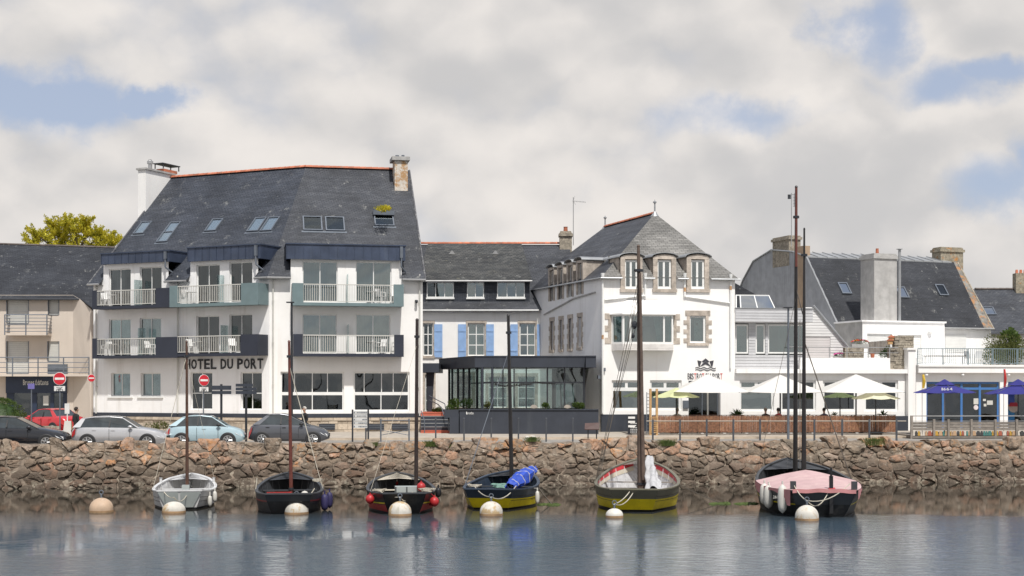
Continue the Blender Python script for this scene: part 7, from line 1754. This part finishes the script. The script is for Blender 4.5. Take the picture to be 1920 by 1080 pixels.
# lean the numerals onto the canopy
# ------------------------------------------------------------------ banners and board by the cafe
for (x0, y0, x1, y1, c, lab) in ((1729, 702, 1735, 728, (.75, .50, .05), 'narrow yellow pennant at the cafe corner'), (1882, 692, 1887, 728, (.62, .05, .04), 'narrow red pennant beside the right violet parasol')):
    a, b = W(x0, y1, 79.6), W(x1, y0, 79.6); rt = thing('pennant', ((a[0]+b[0])/2, 79.6, 1.85), lab, 'pennant'); q = MB(); q.tube((a[0], 79.6, 1.85), (a[0], 79.6, b[2]), .015, 6); q.build('pole', GALV, rt)
    q = MB(); q.grid(lambda u, v: (a[0]+(b[0]-a[0])*u*(1-.6*abs(v-.5)), 79.6+.05*math.sin(u*3+v*4), a[2]+(b[2]-a[2])*v), 3, 8); q.build('cloth', mat(lab[:14].replace(' ', '_'), c, .8), rt)
a, b = W(1890, 792, 80.5), W(1902, 738, 80.5); rt = thing('painted_board', ((a[0]+b[0])/2, 80.5, 1.86), 'tall blue and yellow painted board with a round red topped disc at the cafe', 'board')
for z0, z1, c in ((0, .35, (.05, .25, .5)), (.35, .55, (.05, .35, .6)), (.55, .62, (.7, .5, .05)), (.62, 1, (.08, .15, .45))):
    q = MB(); q.box(a[0], b[0], 80.48, 80.52, a[2]+(b[2]-a[2])*z0, a[2]+(b[2]-a[2])*z1-.005); q.build('painted_field', mat('board_%d' % int(z0*100), c, .5), rt)
c = W(1900, 764, 80.4); q = MB(); q.lathe(c, [(.28, -.03), (.28, 0)], 20, 1); q.build('disc', mat('disc_cream', (.7, .55, .4), .6), rt); q = MB(); q.prism([(c[0]-.28, c[1]-.05, c[2]+.06), (c[0]+.28, c[1]-.05, c[2]+.06), (c[0]+.18, c[1]-.05, c[2]+.28), (c[0]-.18, c[1]-.05, c[2]+.28)], (0, .02, 0)); q.build('red_band', SRED, rt)
# ------------------------------------------------------------------ plants
random.seed(61)
def leafmat(n, c0, c1):
    global nt
    m = bpy.data.materials.new(n); m.use_nodes = True; nt = m.node_tree; nt.nodes.clear()
    g = N('ShaderNodeNewGeometry'); P = g.outputs['Position']
    c = MIX(MR(FBM(P, 2.2, 3, .6), .35, .65), c0, c1); c = MIX(MA('MULTIPLY', MR(g.outputs['Random Per Island'], 0, 1, smooth=False), .5), c, tuple(min(1, x*1.7) for x in c1))
    b = N('ShaderNodeBsdfPrincipled'); b.inputs['Roughness'].default_value = .6; L(c, b.inputs['Base Color']); t = N('ShaderNodeBsdfTranslucent'); L(c, t.inputs[0])
    mx = N('ShaderNodeMixShader'); mx.inputs[0].default_value = .35; L(b.outputs[0], mx.inputs[1]); L(t.outputs[0], mx.inputs[2]); o = N('ShaderNodeOutputMaterial'); L(mx.outputs[0], o.inputs[0]); MATS[n] = m; return m
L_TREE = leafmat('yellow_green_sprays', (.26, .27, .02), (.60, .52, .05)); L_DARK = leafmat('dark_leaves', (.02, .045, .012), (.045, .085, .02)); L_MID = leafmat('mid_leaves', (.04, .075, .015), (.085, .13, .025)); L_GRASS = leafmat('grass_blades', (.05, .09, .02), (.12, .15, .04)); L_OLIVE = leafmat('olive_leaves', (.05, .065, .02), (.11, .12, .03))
BARK = mat('bark', (.09, .07, .05), .95, var=.3)
def leaves(q, c, rx, ry, rz, n, size, asp=2.2, shell=.35, up=.4):
    for _ in range(n):
        v = Vector((random.gauss(0, 1), random.gauss(0, 1), random.gauss(0, 1))).normalized() * (random.uniform(shell, 1)**.6)
        p = Vector((c[0]+v.x*rx, c[1]+v.y*ry, c[2]+v.z*rz)); d = (v+Vector((random.uniform(-.6, .6), random.uniform(-.6, .6), up+random.uniform(-.4, .4)))).normalized()
        s = d.cross(Vector((random.random(), random.random(), random.random()))).normalized(); l = size*random.uniform(.6, 1.4); w_ = l/asp
        q.face(p-s*w_*.3, p+d*l*.5-s*w_*.5, p+d*l, p+d*l*.5+s*w_*.5)
# tree behind the left house
YT = 122; c = W(135, 462, YT); TRE = thing('tall_tree', (c[0], YT, QZ), 'yellow green cypress like tree crown rising behind the left slate roof', 'tree')
q = MB(); q.tube((c[0], YT, QZ), (c[0], YT, c[2]), .45, 8, .25)
q.build('trunk', BARK, TRE)
q = MB(); cl = []
for (px, py, r) in ((70, 440, 1.0), (90, 445, 1.1), (105, 425, 1.0), (125, 418, .95), (140, 432, 1.3), (115, 440, 1.3), (158, 422, .9), (165, 438, 1.2), (185, 445, 1.0), (200, 446, .8), (210, 455, .8), (60, 455, .9), (140, 455, 1.5), (100, 460, 1.5), (180, 462, 1.5), (120, 480, 2.4), (170, 485, 2.2), (80, 478, 1.8)):
    cl.append((W(px, py, YT+random.uniform(-1.5, 1.5)), r))
for (p, r) in cl:
    g = MB(); 
    for k in range(11):
        th = random.uniform(0, 2*math.pi); e = Vector((math.cos(th)*r*1.0, math.sin(th)*r, random.uniform(.1, 1.0)*r)); s0 = Vector(p)-Vector((0, 0, .3)); tip = Vector(p)+e*.9
        for j in range(9):
            t = (j+1)/9; cc = s0.lerp(tip, t); rr = .26*(1-.55*t)*max(.8, r*.8); leaves(q, cc, rr, rr, rr*.8, 17, .17, 2.0, .1, .8)
q.build('crown', L_TREE, TRE)
g = MB()
for (p, r) in cl[:15]: g.tube((c[0]+random.uniform(-1, 1), YT, c[2]-1.5), Vector(p), .12, 5, .04)
g.build('limb', BARK, TRE)
def bush(name, px, py, Y, rx, rz, n, m, label, cat, size=.10, ry=None, lumps=6, zmin=None, grp=None, asp=2.0):
    c = W(px, py, Y); q = MB(); rt = thing(name, (c[0], Y, c[2]-rz), label, cat, grp)
    for k in range(lumps):
        o = (random.uniform(-.6, .6)*rx, random.uniform(-.5, .5)*(ry or rx), random.uniform(-.45, .5)*rz); leaves(q, (c[0]+o[0], Y+o[1], c[2]+o[2]), rx*.48, (ry or rx)*.5, rz*.5, n//lumps, size, asp)
    q.build('foliage', m, rt); g = MB(); g.tube((c[0], Y, c[2]-rz*1.1), (c[0], Y, c[2]), .03, 6); g.build('stem', BARK, rt); return rt
# clipped shrub at left edge
c = W(-2, 792, 76); rt = thing('rounded_shrub', (c[0], 76, QZ), 'dense green rounded shrub by the dark blue shop at the left edge', 'shrub'); q = MB()
for k in range(150):
    th, ph = random.uniform(0, 2*math.pi), random.uniform(-.2, 1.5); v = Vector((math.cos(th)*math.cos(ph)*1.35, math.sin(th)*math.cos(ph)*1.2, math.sin(ph)*1.22)); leaves(q, (c[0]+v.x, 76+v.y, 2.6+v.z), .17, .17, .12, 46, .06, 1.8, .1, .8)
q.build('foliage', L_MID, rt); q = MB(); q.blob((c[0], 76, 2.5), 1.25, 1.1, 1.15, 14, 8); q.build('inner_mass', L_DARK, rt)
bush('terrace_shrub', 1888, 659, 96, 1.85, 1.25, 5200, L_OLIVE, 'large bushy shrub behind the cafe terrace railing at the right edge', 'shrub', .13, lumps=14)
bush('broadleaf_plant', 1898, 633, 95.5, .6, .55, 700, L_MID, 'bright green taller plant rising from the terrace shrub', 'plant', .2, lumps=5)
bush('terrace_plant', 1664, 661, 87.0, .55, .35, 900, L_DARK, 'dark green plant spilling over the low stone wall on the roof terrace', 'plant', .09)
bush('olive_plant', 1600, 664, 87.0, .45, .25, 350, L_OLIVE, 'small olive green plant in front of the flower box on the roof terrace', 'plant', .08)
# wall tufts
for px, py, s, lab in ((806, 831, .30, 'green grass tuft on the harbour wall below the red steps'), (845, 833, .16, 'tiny grass tuft right of the bigger one below the steps'), (998, 822, .26, 'grass tuft in front of the white rounded block'), (1250, 830, .34, 'grass tuft on the wall right of the thick grey mast'), (1437, 840, .16, 'small grass patch on the wall left of the black masts'), (1638, 829, .42, 'largest green clump on the wall below the lemon parasol'), (700, 830, .2, 'low grass patch on the wall below the hotel'), (722, 844, .16, 'lower grass patch on the wall below the hotel')):
    Yw = FW.y + (px-960)/FPX*64.3*math.tan(R(6)) + .8; cc = W(px, py+4, Yw-.1); q = MB()
    for _ in range(int(420*s/.3)):
        a = random.gauss(0, s*.45); b_ = random.gauss(0, s*.3); p = Vector((cc[0]+a, Yw+b_*.6-.1, cc[2]-.05)); h = s*random.uniform(.35, 1.0); dx = random.uniform(-.5, .5)*h+a*.4; dy = random.uniform(-.4, .2)*h
        w_ = .009; q.face(p, p+Vector((w_*2, 0, 0)), p+Vector((dx*.5+w_, dy*.5, h*.7)), ); q.face(p+Vector((dx*.5-w_, dy*.5, h*.6)), p+Vector((dx*.5+w_, dy*.5, h*.6)), p+Vector((dx, dy, h)))
    o = q.build('grass_tuft', L_GRASS, None, origin=(cc[0], Yw, cc[2])); tag(o, lab, 'grass tuft', 'grass tufts growing on the harbour wall')
# flowers and boxes on the roof terrace
def flowerbox(px, py, w_, Y, colr, label, boxm, n=70, hh=.30):
    c = W(px, py, Y); rt = thing('flower_box', (c[0], Y, c[2]-.2), label, 'flower box'); q = MB(); q.box(c[0]-w_/2, c[0]+w_/2, Y-.15, Y+.15, c[2]-.28, c[2]); q.build('trough', boxm, rt)
    q = MB(); leaves(q, (c[0], Y, c[2]+hh*.35), w_*.5, .2, hh*.6, 420, .07); q.build('foliage', L_MID, rt)
    for cm in colr:
        q = MB()
        for _ in range(n//len(colr)): a = random.uniform(-1, 1); p = (c[0]+a*w_*.52, Y+random.uniform(-.2, .15), c[2]+hh*(.35+.55*math.sqrt(max(0, 1-a*a))*random.uniform(.5, 1))); q.blob(p, .035, .035, .03, 5, 3)
        q.build('blossoms', cm, rt, kind='stuff')
FP_ = mat('pink_petals', (.75, .12, .42), .6); FRD = mat('red_petals', (.65, .06, .03), .6); FOR = mat('orange_petals', (.75, .30, .04), .6)
flowerbox(1612, 645, 1.05, 87.3, (FP_, FRD, FOR), 'pale trough of red, orange and pink flowers on the roof terrace', GREYW)
flowerbox(1575, 668, .75, 87.0, (FP_,), 'low clump of bright pink flowers on the white parapet', GREYW, 150, .25)
c = W(1636, 667, 87); q = MB(); q.lathe(c, [(.10, -.12), (.14, .12), (.16, .14)], 12); o = q.build('terracotta_pot', ORANGE, None, origin=c); tag(o, 'small terracotta pot on the roof terrace', 'pot')
c = W(1650, 646, 88); rt = thing('timber_gate', (c[0], 88, c[2]-.5), 'short weathered timber gate between the stone walls of the roof terrace', 'gate')
for k in range(8): a, b = W(1628+k*5.2, 664, 88), W(1632.8+k*5.2, 638+3*(7-k)/7, 88); q = MB(); q.box(a[0], b[0], 87.98, 88.02, a[2], b[2]); q.build('gate_board', WOODG, rt)
for px, lab in ((1661, 'small orange bird house on the roof terrace wall'), (1671, 'second orange bird house beside the first on the roof terrace')):
    c = W(px+ (8 if px == 1661 else -0), 636 if px == 1671 else 642, 85.9); rt = thing('bird_house', (c[0], 85.9, c[2]), lab, 'bird house', 'bird houses on the roof terrace'); q = MB(); q.box(c[0]-.13, c[0]+.13, 85.8, 86.05, c[2]-.12, c[2]+.1); q.build('box', WOODY, rt); q = MB(); q.prism([(c[0]-.2, 85.75, c[2]+.1), (c[0]+.2, 85.75, c[2]+.1), (c[0], 85.75, c[2]+.25)], (0, .35, 0)); q.build('roof', ORANGE, rt)
# plants round the pavilion
for px, py, rx, rz, n, m, lab in ((849, 762, .45, .45, 1100, L_MID, 'bushy green plant in the dark trough at the foot of the pavilion'), (875, 757, .35, .35, 500, L_DARK, 'dark plant behind the left glazing of the pavilion'), (822, 770, .4, .2, 400, L_MID, 'low green plant beside the entrance steps'), (1023, 761, .22, .2, 300, L_MID, 'small green plant on the terrace wall coping'), (914, 760, .35, .18, 320, L_OLIVE, 'low plant with red flowers on the terrace wall coping'), (1083, 761, .35, .2, 380, L_MID, 'plant in a trough at the right end of the terrace wall')):
    bush('potted_plant', px, py, 80.6 if px > 860 or px == 849 else 84.5, rx, rz, n, m, lab, 'plant', .09, ry=.25, grp='plants round the glass pavilion')
q = MB(); a, b = W(833, 783, 80.4), W(861, 768, 80.4); q.box(a[0], b[0], 80.25, 80.9, a[2], b[2]); o = q.build('plant_trough', CHAR, None, origin=a); tag(o, 'dark trough holding a bushy plant at the top of the low wall', 'planter')
for px, lab in ((1001, 'rounded beige fan ornament on the coping left of centre'), (1064, 'rounded beige fan ornament on the coping near the glass door')):
    c = W(px, 766, 80.6); q = MB(); q.prism([(c[0], 80.6, c[2])]+[(c[0]+.2*math.cos(t*math.pi/8), 80.6, c[2]+.17*math.sin(t*math.pi/8)+.05) for t in range(0, 9)], (0, .12, 0)); o = q.build('stone_ornament', PAVE, None, origin=c); tag(o, lab, 'ornament', 'beige ornaments on the terrace wall')
# spiky plants on the bistro terrace
def spiky(px, py, Y, n, l, label):
    c = W(px, py, Y); q = MB()
    for k in range(n):
        th = random.uniform(0, 2*math.pi); el = random.uniform(.15, 1.3); d = Vector((math.cos(th)*math.cos(el), math.sin(th)*math.cos(el), math.sin(el))); s = d.cross(Vector((0, 0, 1))).normalized()*.022; p = Vector(c); L__ = l*random.uniform(.6, 1)
        q.face(p-s, p+s, p+d*L__*.6+s*.8); q.face(p-s, p+d*L__*.6+s*.8, p+d*L__-Vector((0, 0, .12*L__))); q.face(p-s, p+d*L__-Vector((0, 0, .12*L__)), p+d*L__*.6-s*.8)
    o = q.build('spiky_plant', L_DARK, None, origin=c); tag(o, label, 'plant', 'plants on the bistro terrace')
spiky(1382, 780, 80, 90, .6, 'spiky dark palm like plant behind the reed screen'); spiky(1565, 779, 80.3, 24, .35, 'thin leafed plant behind the reed screen near the green parasol'); spiky(1655, 778, 80.3, 40, .45, 'twiggy plant behind the reed screen under the lemon parasol'); spiky(1516, 780, 80.3, 14, .25, 'small sprig behind the reed screen right of the masts')
bush('roof_plant', 720, 391, 85.6, .58, .20, 520, L_TREE, 'yellow green grasses in the trough above the right roof window', 'plant', .12)
o = bpy.data.objects['roof_plant']
bush('kerb_weeds', 296, 800, 84, .9, .28, 500, L_OLIVE, 'weedy strip at the foot of the hotel plinth between two cars', 'plant', .12, lumps=8)
# low rubble wall behind the black car
rt = thing('low_stone_wall', W(82, 810, 73)[:2]+(QZ,), 'low rubble wall in front of the red car behind the black one', 'stone wall'); a0, a1 = W(62, 0, 73)[0], W(111, 0, 73)[0]; z = QZ
while z < 2.45:
    h = random.uniform(.14, .22); x = a0
    while x < a1: w_ = random.uniform(.22, .4); q = MB(); q.box(x+.008, min(a1, x+w_)-.008, 73+random.uniform(-.04, .03), 73.3, z+.008, z+h-.006); q.build('stone', STC, rt); x += w_
    z += h
q = MB(); q.box(a0, a1, 73.05, 73.28, QZ, z-.03); q.build('wall_core', MORT, rt)

# ------------------------------------------------------------------ furniture
def chair(loc, rz, label, m, grp='white chairs on the hotel balconies'):
    rt = thing('plastic_chair', (0, 0, 0), label, 'chair', grp)
    q = MB(); q.box(-.22, .22, -.22, .22, .42, .45); q.build('seat', m, rt); q = MB(); q.prism([(-.22, .20, .45), (.22, .20, .45), (.19, .30, .86), (-.19, .30, .86)], (0, .025, 0)); q.build('backrest', m, rt)
    for x in (-.2, .2):
        for y in (-.2, .2): q = MB(); q.tube((x, y, 0), (x*.95, y*.95, .42), .02, 5); q.build('leg', m, rt)
        q = MB(); q.path([(x*1.1, -.18, .42), (x*1.1, -.18, .64), (x*1.1, .24, .66)], .02, 5); q.build('armrest', m, rt)
    rt.location = loc; rt.rotation_euler[2] = rz; LOC[rt.name] = tuple(loc); return rt
def btable(loc, label, m, grp='white tables on the hotel balconies'):
    rt = thing('small_table', (0, 0, 0), label, 'table', grp); q = MB(); q.lathe((0, 0, .68), [(.30, 0), (.31, .03)], 16); q.build('table_top', m, rt); q = MB(); q.tube((0, 0, 0), (0, 0, .68), .03, 6); q.build('stem', m, rt); q = MB(); q.lathe((0, 0, 0), [(.22, 0), (.05, .04)], 12); q.build('foot', m, rt); rt.location = loc; return rt
WPL = mat('white_plastic', (.78, .78, .77), .45, var=.03)
c0_ = None; t0_ = None
where = ['top balcony in the right wing', 'lower balcony in the right wing', 'top navy balcony far left', 'top teal balcony left of centre', 'lower balcony over the small windows', 'balcony above the hotel name']
for i, (bi, fr_) in enumerate(((0, FR), (1, FR), (2, FL), (3, FL), (4, FL), (5, FL))):
    a0, a1, zf, d = B[bi]
    for j, f in enumerate((.80, .93) if bi < 2 else (.10, .62 if bi > 3 else .14)):
        if bi in (2, 3) and j: continue
        p = fr_((a0+(a1-a0)*f, d*.5, zf)); lab = 'white plastic chair on the %s, %s' % (where[i], ('left one', 'right one')[j])
        if c0_ is None: c0_ = chair(p, fr_.ang+2.4, lab, WPL)
        else: copy_tree(c0_, p, fr_.ang+random.uniform(-2.5, 2.5), lab)
    p = fr_((a0+(a1-a0)*(.72 if bi < 2 else .19), d*.55, zf)); lab = 'white round table on the '+where[i]
    if t0_ is None: t0_ = btable(p, lab, WPL)
    else: copy_tree(t0_, p, None, lab)
# tables and chairs on the cafe terrace
BLKM = mat('brown_slats', (.12, .09, .07), .7)
rt = thing('slatted_table', CF((A_(1775), 1.2, sz1)), 'long slatted table behind the cafe terrace railing', 'table')
za = CF.at(1775, 667, 1.2)[1]; a0, a1 = A_(1736, 1.2) if False else CF.A(1736, 1.2), CF.A(1812, 1.2)
n = 20
for k in range(n): x = a0+(a1-a0)*k/n; q = MB(CF); q.box(x+.01, x+(a1-a0)/n-.02, .8, 1.6, za-.04, za); q.build('slat', BLKM, rt)
for x in (a0+.1, (a0+a1)/2, a1-.1):
    for y in (.85, 1.5): q = MB(CF); q.tube((x, y, sz1), (x, y, za-.04), .025, 5); q.build('leg', WFRAME, rt)
wc = ['left of the slatted table', 'right of the slatted table', 'at the right end of the cafe terrace']
for k, px in enumerate((1724, 1818, 1832)):
    copy_tree(c0_, CF((CF.A(px, .9), .9, sz1)), 1.2+k, 'pale terrace chair '+wc[k])['group'] = 'chairs on the cafe terrace'

# ------------------------------------------------------------------ people
SKIN = mat('skin', (.45, .27, .19), .6); HAIRD = mat('dark_hair', (.03, .02, .015), .8); HAIRG = mat('grey_hair', (.22, .18, .15), .8); CLB = mat('black_cloth', (.02, .02, .022), .9); CLT = mat('brown_cloth', (.16, .10, .075), .9); CLR = mat('red_cloth', (.40, .04, .04), .9); CLN = mat('navy_cloth', (.03, .04, .09), .9); CLW = mat('pale_cloth', (.5, .47, .43), .9)
def skin(verts, edges, name, m, parent, loc, ang, mats=None, pick=None, sub=2):
    me = bpy.data.meshes.new(name); me.from_pydata([v[0] for v in verts], edges, []); ob = bpy.data.objects.new(name, me); col.objects.link(ob)
    sk = ob.modifiers.new('s', 'SKIN'); ss = ob.modifiers.new('u', 'SUBSURF'); ss.levels = sub; ss.render_levels = sub
    for i, v in enumerate(verts): me.skin_vertices[0].data[i].radius = (v[1], v[2] if len(v) > 2 else v[1]); me.skin_vertices[0].data[i].use_root = (i == 0)
    bpy.context.view_layer.update(); m2 = bpy.data.meshes.new_from_object(ob.evaluated_get(bpy.context.evaluated_depsgraph_get())); bpy.data.objects.remove(ob)
    m2.name = name; m2.materials.clear()
    for mm in (mats or [m]): m2.materials.append(mm)
    for p in m2.polygons:
        p.use_smooth = True
        if pick: p.material_index = pick(p.center)
    o = bpy.data.objects.new(name, m2); col.objects.link(o); o.parent = parent; return o
def person(loc, ang, label, seated=False, top=CLB, low=CLT, hair=HAIRD, shorts=True, grp=None, walk=0.0, h=1.72):
    s = h/1.72; rt = thing('person', (0, 0, 0), label, 'person', grp)
    # metres, facing -y; pelvis first
    if seated:
        V = [((0, 0, .52), .15, .12), ((0, .03, .75), .14, .10), ((0, .04, .98), .16, .10), ((0, .03, 1.08), .055), ((0, .01, 1.15), .055), ((0, 0, 1.27), .088, .10), ((0, 0, 1.35), .06, .07),
             ((.17, .04, 1.0), .06), ((.22, -.02, .76), .045), ((.16, -.22, .68), .035), ((.14, -.30, .68), .03), ((-.17, .04, 1.0), .06), ((-.22, -.02, .76), .045), ((-.16, -.22, .68), .035), ((-.14, -.30, .68), .03),
             ((.09, -.12, .50), .085), ((.11, -.45, .50), .06), ((.11, -.43, .10), .04), ((.11, -.56, .05), .04, .03), ((-.09, -.12, .50), .085), ((-.11, -.45, .50), .06), ((-.11, -.43, .10), .04), ((-.11, -.56, .05), .04, .03)]
    else:
        V = [((0, 0, .93), .15, .11), ((0, .01, 1.12), .13, .10), ((0, .02, 1.36), .165, .11), ((0, .01, 1.46), .055), ((0, -.01, 1.52), .055), ((0, -.02, 1.62), .085, .10), ((0, -.02, 1.70), .06, .07),
             ((.18, .02, 1.38), .065), ((.24, .03, 1.12), .045), ((.20, -.14, .95), .035), ((.18, -.22, .93), .03), ((-.18, .02, 1.38), .065), ((-.24, .03, 1.12), .045), ((-.20, -.14, .95), .035), ((-.18, -.22, .93), .03),
             ((.09, -.01, .84), .09), ((.10, -.02-walk, .48), .062), ((.10, .03+walk*.2, .09), .04), ((.10, -.12+walk*.2, .035), .04, .03), ((-.09, -.01, .84), .09), ((-.10, -.02+walk, .48), .062), ((-.10, .03+walk*1.6, .10), .04), ((-.10, -.12+walk*1.6, .035), .04, .03)]
    E = [(0, 1), (1, 2), (2, 3), (3, 4), (4, 5), (5, 6), (2, 7), (7, 8), (8, 9), (9, 10), (2, 11), (11, 12), (12, 13), (13, 14), (0, 15), (15, 16), (16, 17), (17, 18), (0, 19), (19, 20), (20, 21), (21, 22)]
    V = [((p[0][0]*s, p[0][1]*s, p[0][2]*s),)+tuple(r*s for r in p[1:]) for p in V]
    neck = (1.10 if seated else 1.47)*s; waist = (.56 if seated else .95)*s; knee = (.50 if not seated else .44)*s
    def pick(c):
        if c.z > neck: return 0
        if abs(c.x) < .30*s and c.z > waist or (abs(c.x) > .13*s and c.z > (.85 if not seated else .72)*s and c.y > -.16*s): return 1
        if c.z > waist-.30 and c.y < -.15*s: return 0
        if c.z > knee or not shorts: return 2
        return 0 if c.z > .10 else 3
    o = skin(V, E, 'body', SKIN, rt, None, 0, [SKIN, top, low, CLB], pick)
    hz = (1.29 if seated else 1.645)*s; hy = (0 if seated else -.02)*s
    q = MB(); q.blob((0, hy+.02*s, hz+.035*s), .098*s, .112*s, .105*s, 14, 9); hm = q.build('hair', hair, rt, smooth=True)
    # face: leave the front open by trimming the hair cap
    bm = bmesh.new(); bm.from_mesh(hm.data); dl = [v for v in bm.verts if v.co.y < hy-.045*s and v.co.z < hz+.06*s]; bmesh.ops.delete(bm, geom=dl, context='VERTS'); bm.to_mesh(hm.data); bm.free()
    q = MB(); q.prism([(-.012*s, hy-.095*s, hz-.03*s), (.012*s, hy-.095*s, hz-.03*s), (0, hy-.095*s, hz+.02*s)], (0, -.022*s, 0)); q.build('nose', SKIN, rt)
    for e in (-1, 1):
        q = MB(); q.blob((e*.033*s, hy-.088*s, hz+.012*s), .011*s, .008*s, .007*s, 6, 4); q.build('eye', CLB, rt)
        q = MB(); q.blob((e*.092*s, hy, hz-.01*s), .014*s, .022*s, .030*s, 6, 5); q.build('ear', SKIN, rt)
        wr = Vector(V[10 if e > 0 else 14][0]); 
        for k in range(4): a = wr+Vector(((k-1.5)*.018*s, -.015*s, 0)); q = MB(); l = (.075, .085, .08, .065)[k]*s; q.path([a, a+Vector((0, -l*.6, -.01)), a+Vector((0, -l*.9, -.04*s))], .0085*s, 5); q.build('finger', SKIN, rt)
        q = MB(); a = wr+Vector((-e*.03*s, .0, 0)); q.path([a, a+Vector((-e*.03*s, -.035*s, -.005))], .0095*s, 5); q.build('thumb', SKIN, rt)
    q = MB(); q.box(-.024*s, .024*s, hy-.096*s, hy-.084*s, hz-.056*s, hz-.048*s); q.build('mouth', CLR, rt)
    rt.location = loc; rt.rotation_euler[2] = ang; return rt
X, _, _ = W(143, 0, 69.2); P1_ = person((X, 69.2, QZ), 2.4, 'standing person in a black jacket and brown shorts between the sandwich board and silver car', h=1.78)
q = MB(); q.blob((X+.06, 69.0, 2.35), .26, .12, .17, 10, 6, .06); o = q.build('shoulder_bag', CLT, None, smooth=True, origin=(X, 69, 2.4)); tag(o, 'brown bag hanging at the hip of the standing person', 'bag')
X, _, _ = W(560, 0, 70.5); person((X, 72.5, QZ), -.9, 'person in dark clothes and light cap behind the dark grey car', hair=CLW, h=1.76)
for px, hairm, tp_, lab in ((1270, HAIRG, CLW, 'seated guest with greyish hair under the lime parasol'), (1435.5, HAIRG, CLB, 'seated guest with grey hair left of the two black masts'), (1459, HAIRD, CLR, 'seated guest with dark hair nearest the black masts'), (1545, HAIRD, CLN, 'seated guest right of the black masts')):
    Yp = 80.6; X = W(px, 0, Yp)[0]; person((X, Yp, 1.9), random.uniform(-.8, .8)+3.1, lab, True, tp_, CLN, hairm, False, 'guests seated behind the reed screen')
    cc = copy_tree(c0_, (X, Yp, 1.9), 0.0, 'chair under the '+lab.replace('seated ', '')); cc['group'] = 'chairs on the bistro terrace'
# aerials
def aerial(px, yt, yb, Y, label, yagi=True):
    X, _, z1 = W(px, yt, Y); z0 = W(px, yb, Y)[2]; rt = thing('television_aerial', (X, Y, z0), label, 'aerial', 'roof aerials'); q = MB(); q.tube((X, Y, z0), (X, Y, z1), .028, 6); q.build('mast_pole', GALV, rt)
    q = MB(); 
    if yagi:
        q.tube((X-.1, Y, z1-.25), (X+.85, Y, z1-.33), .014, 4)
        for k in range(9): x = X+.1*k; q.tube((x, Y-.12, z1-.26-.008*k), (x, Y+.12, z1-.26-.008*k), .012, 4); q.tube((x, Y, z1-.32-.008*k), (x, Y, z1-.20-.008*k), .010, 4)
        q.path([(X+.1, Y, z1+.1), (X+.0, Y, z1-.25), (X+.15, Y, z1-.5)], .014, 4)
    else:
        q.tube((X+.0, Y, z1-.1), (X+.3, Y, z1-.1), .014, 4)
        for k in range(9): q.tube((X+.1, Y, z1-.1-.1*k), (X+.3, Y, z1-.1-.1*k), .014, 4)
        q.tube((X+.2, Y, z1), (X+.2, Y, z1-.9), .014, 4); q.box(X-.25, X-.05, Y-.03, Y+.03, z1-.4, z1-.1)
    q.build('aerial_head', GALV if yagi else DARKM, rt)
aerial(1075, 370, 460, 97.5, 'television aerial on a tall pole beside the stone chimney'); aerial(1484, 362, 462, 96, 'aerial beside the top of the tall black mast', False)
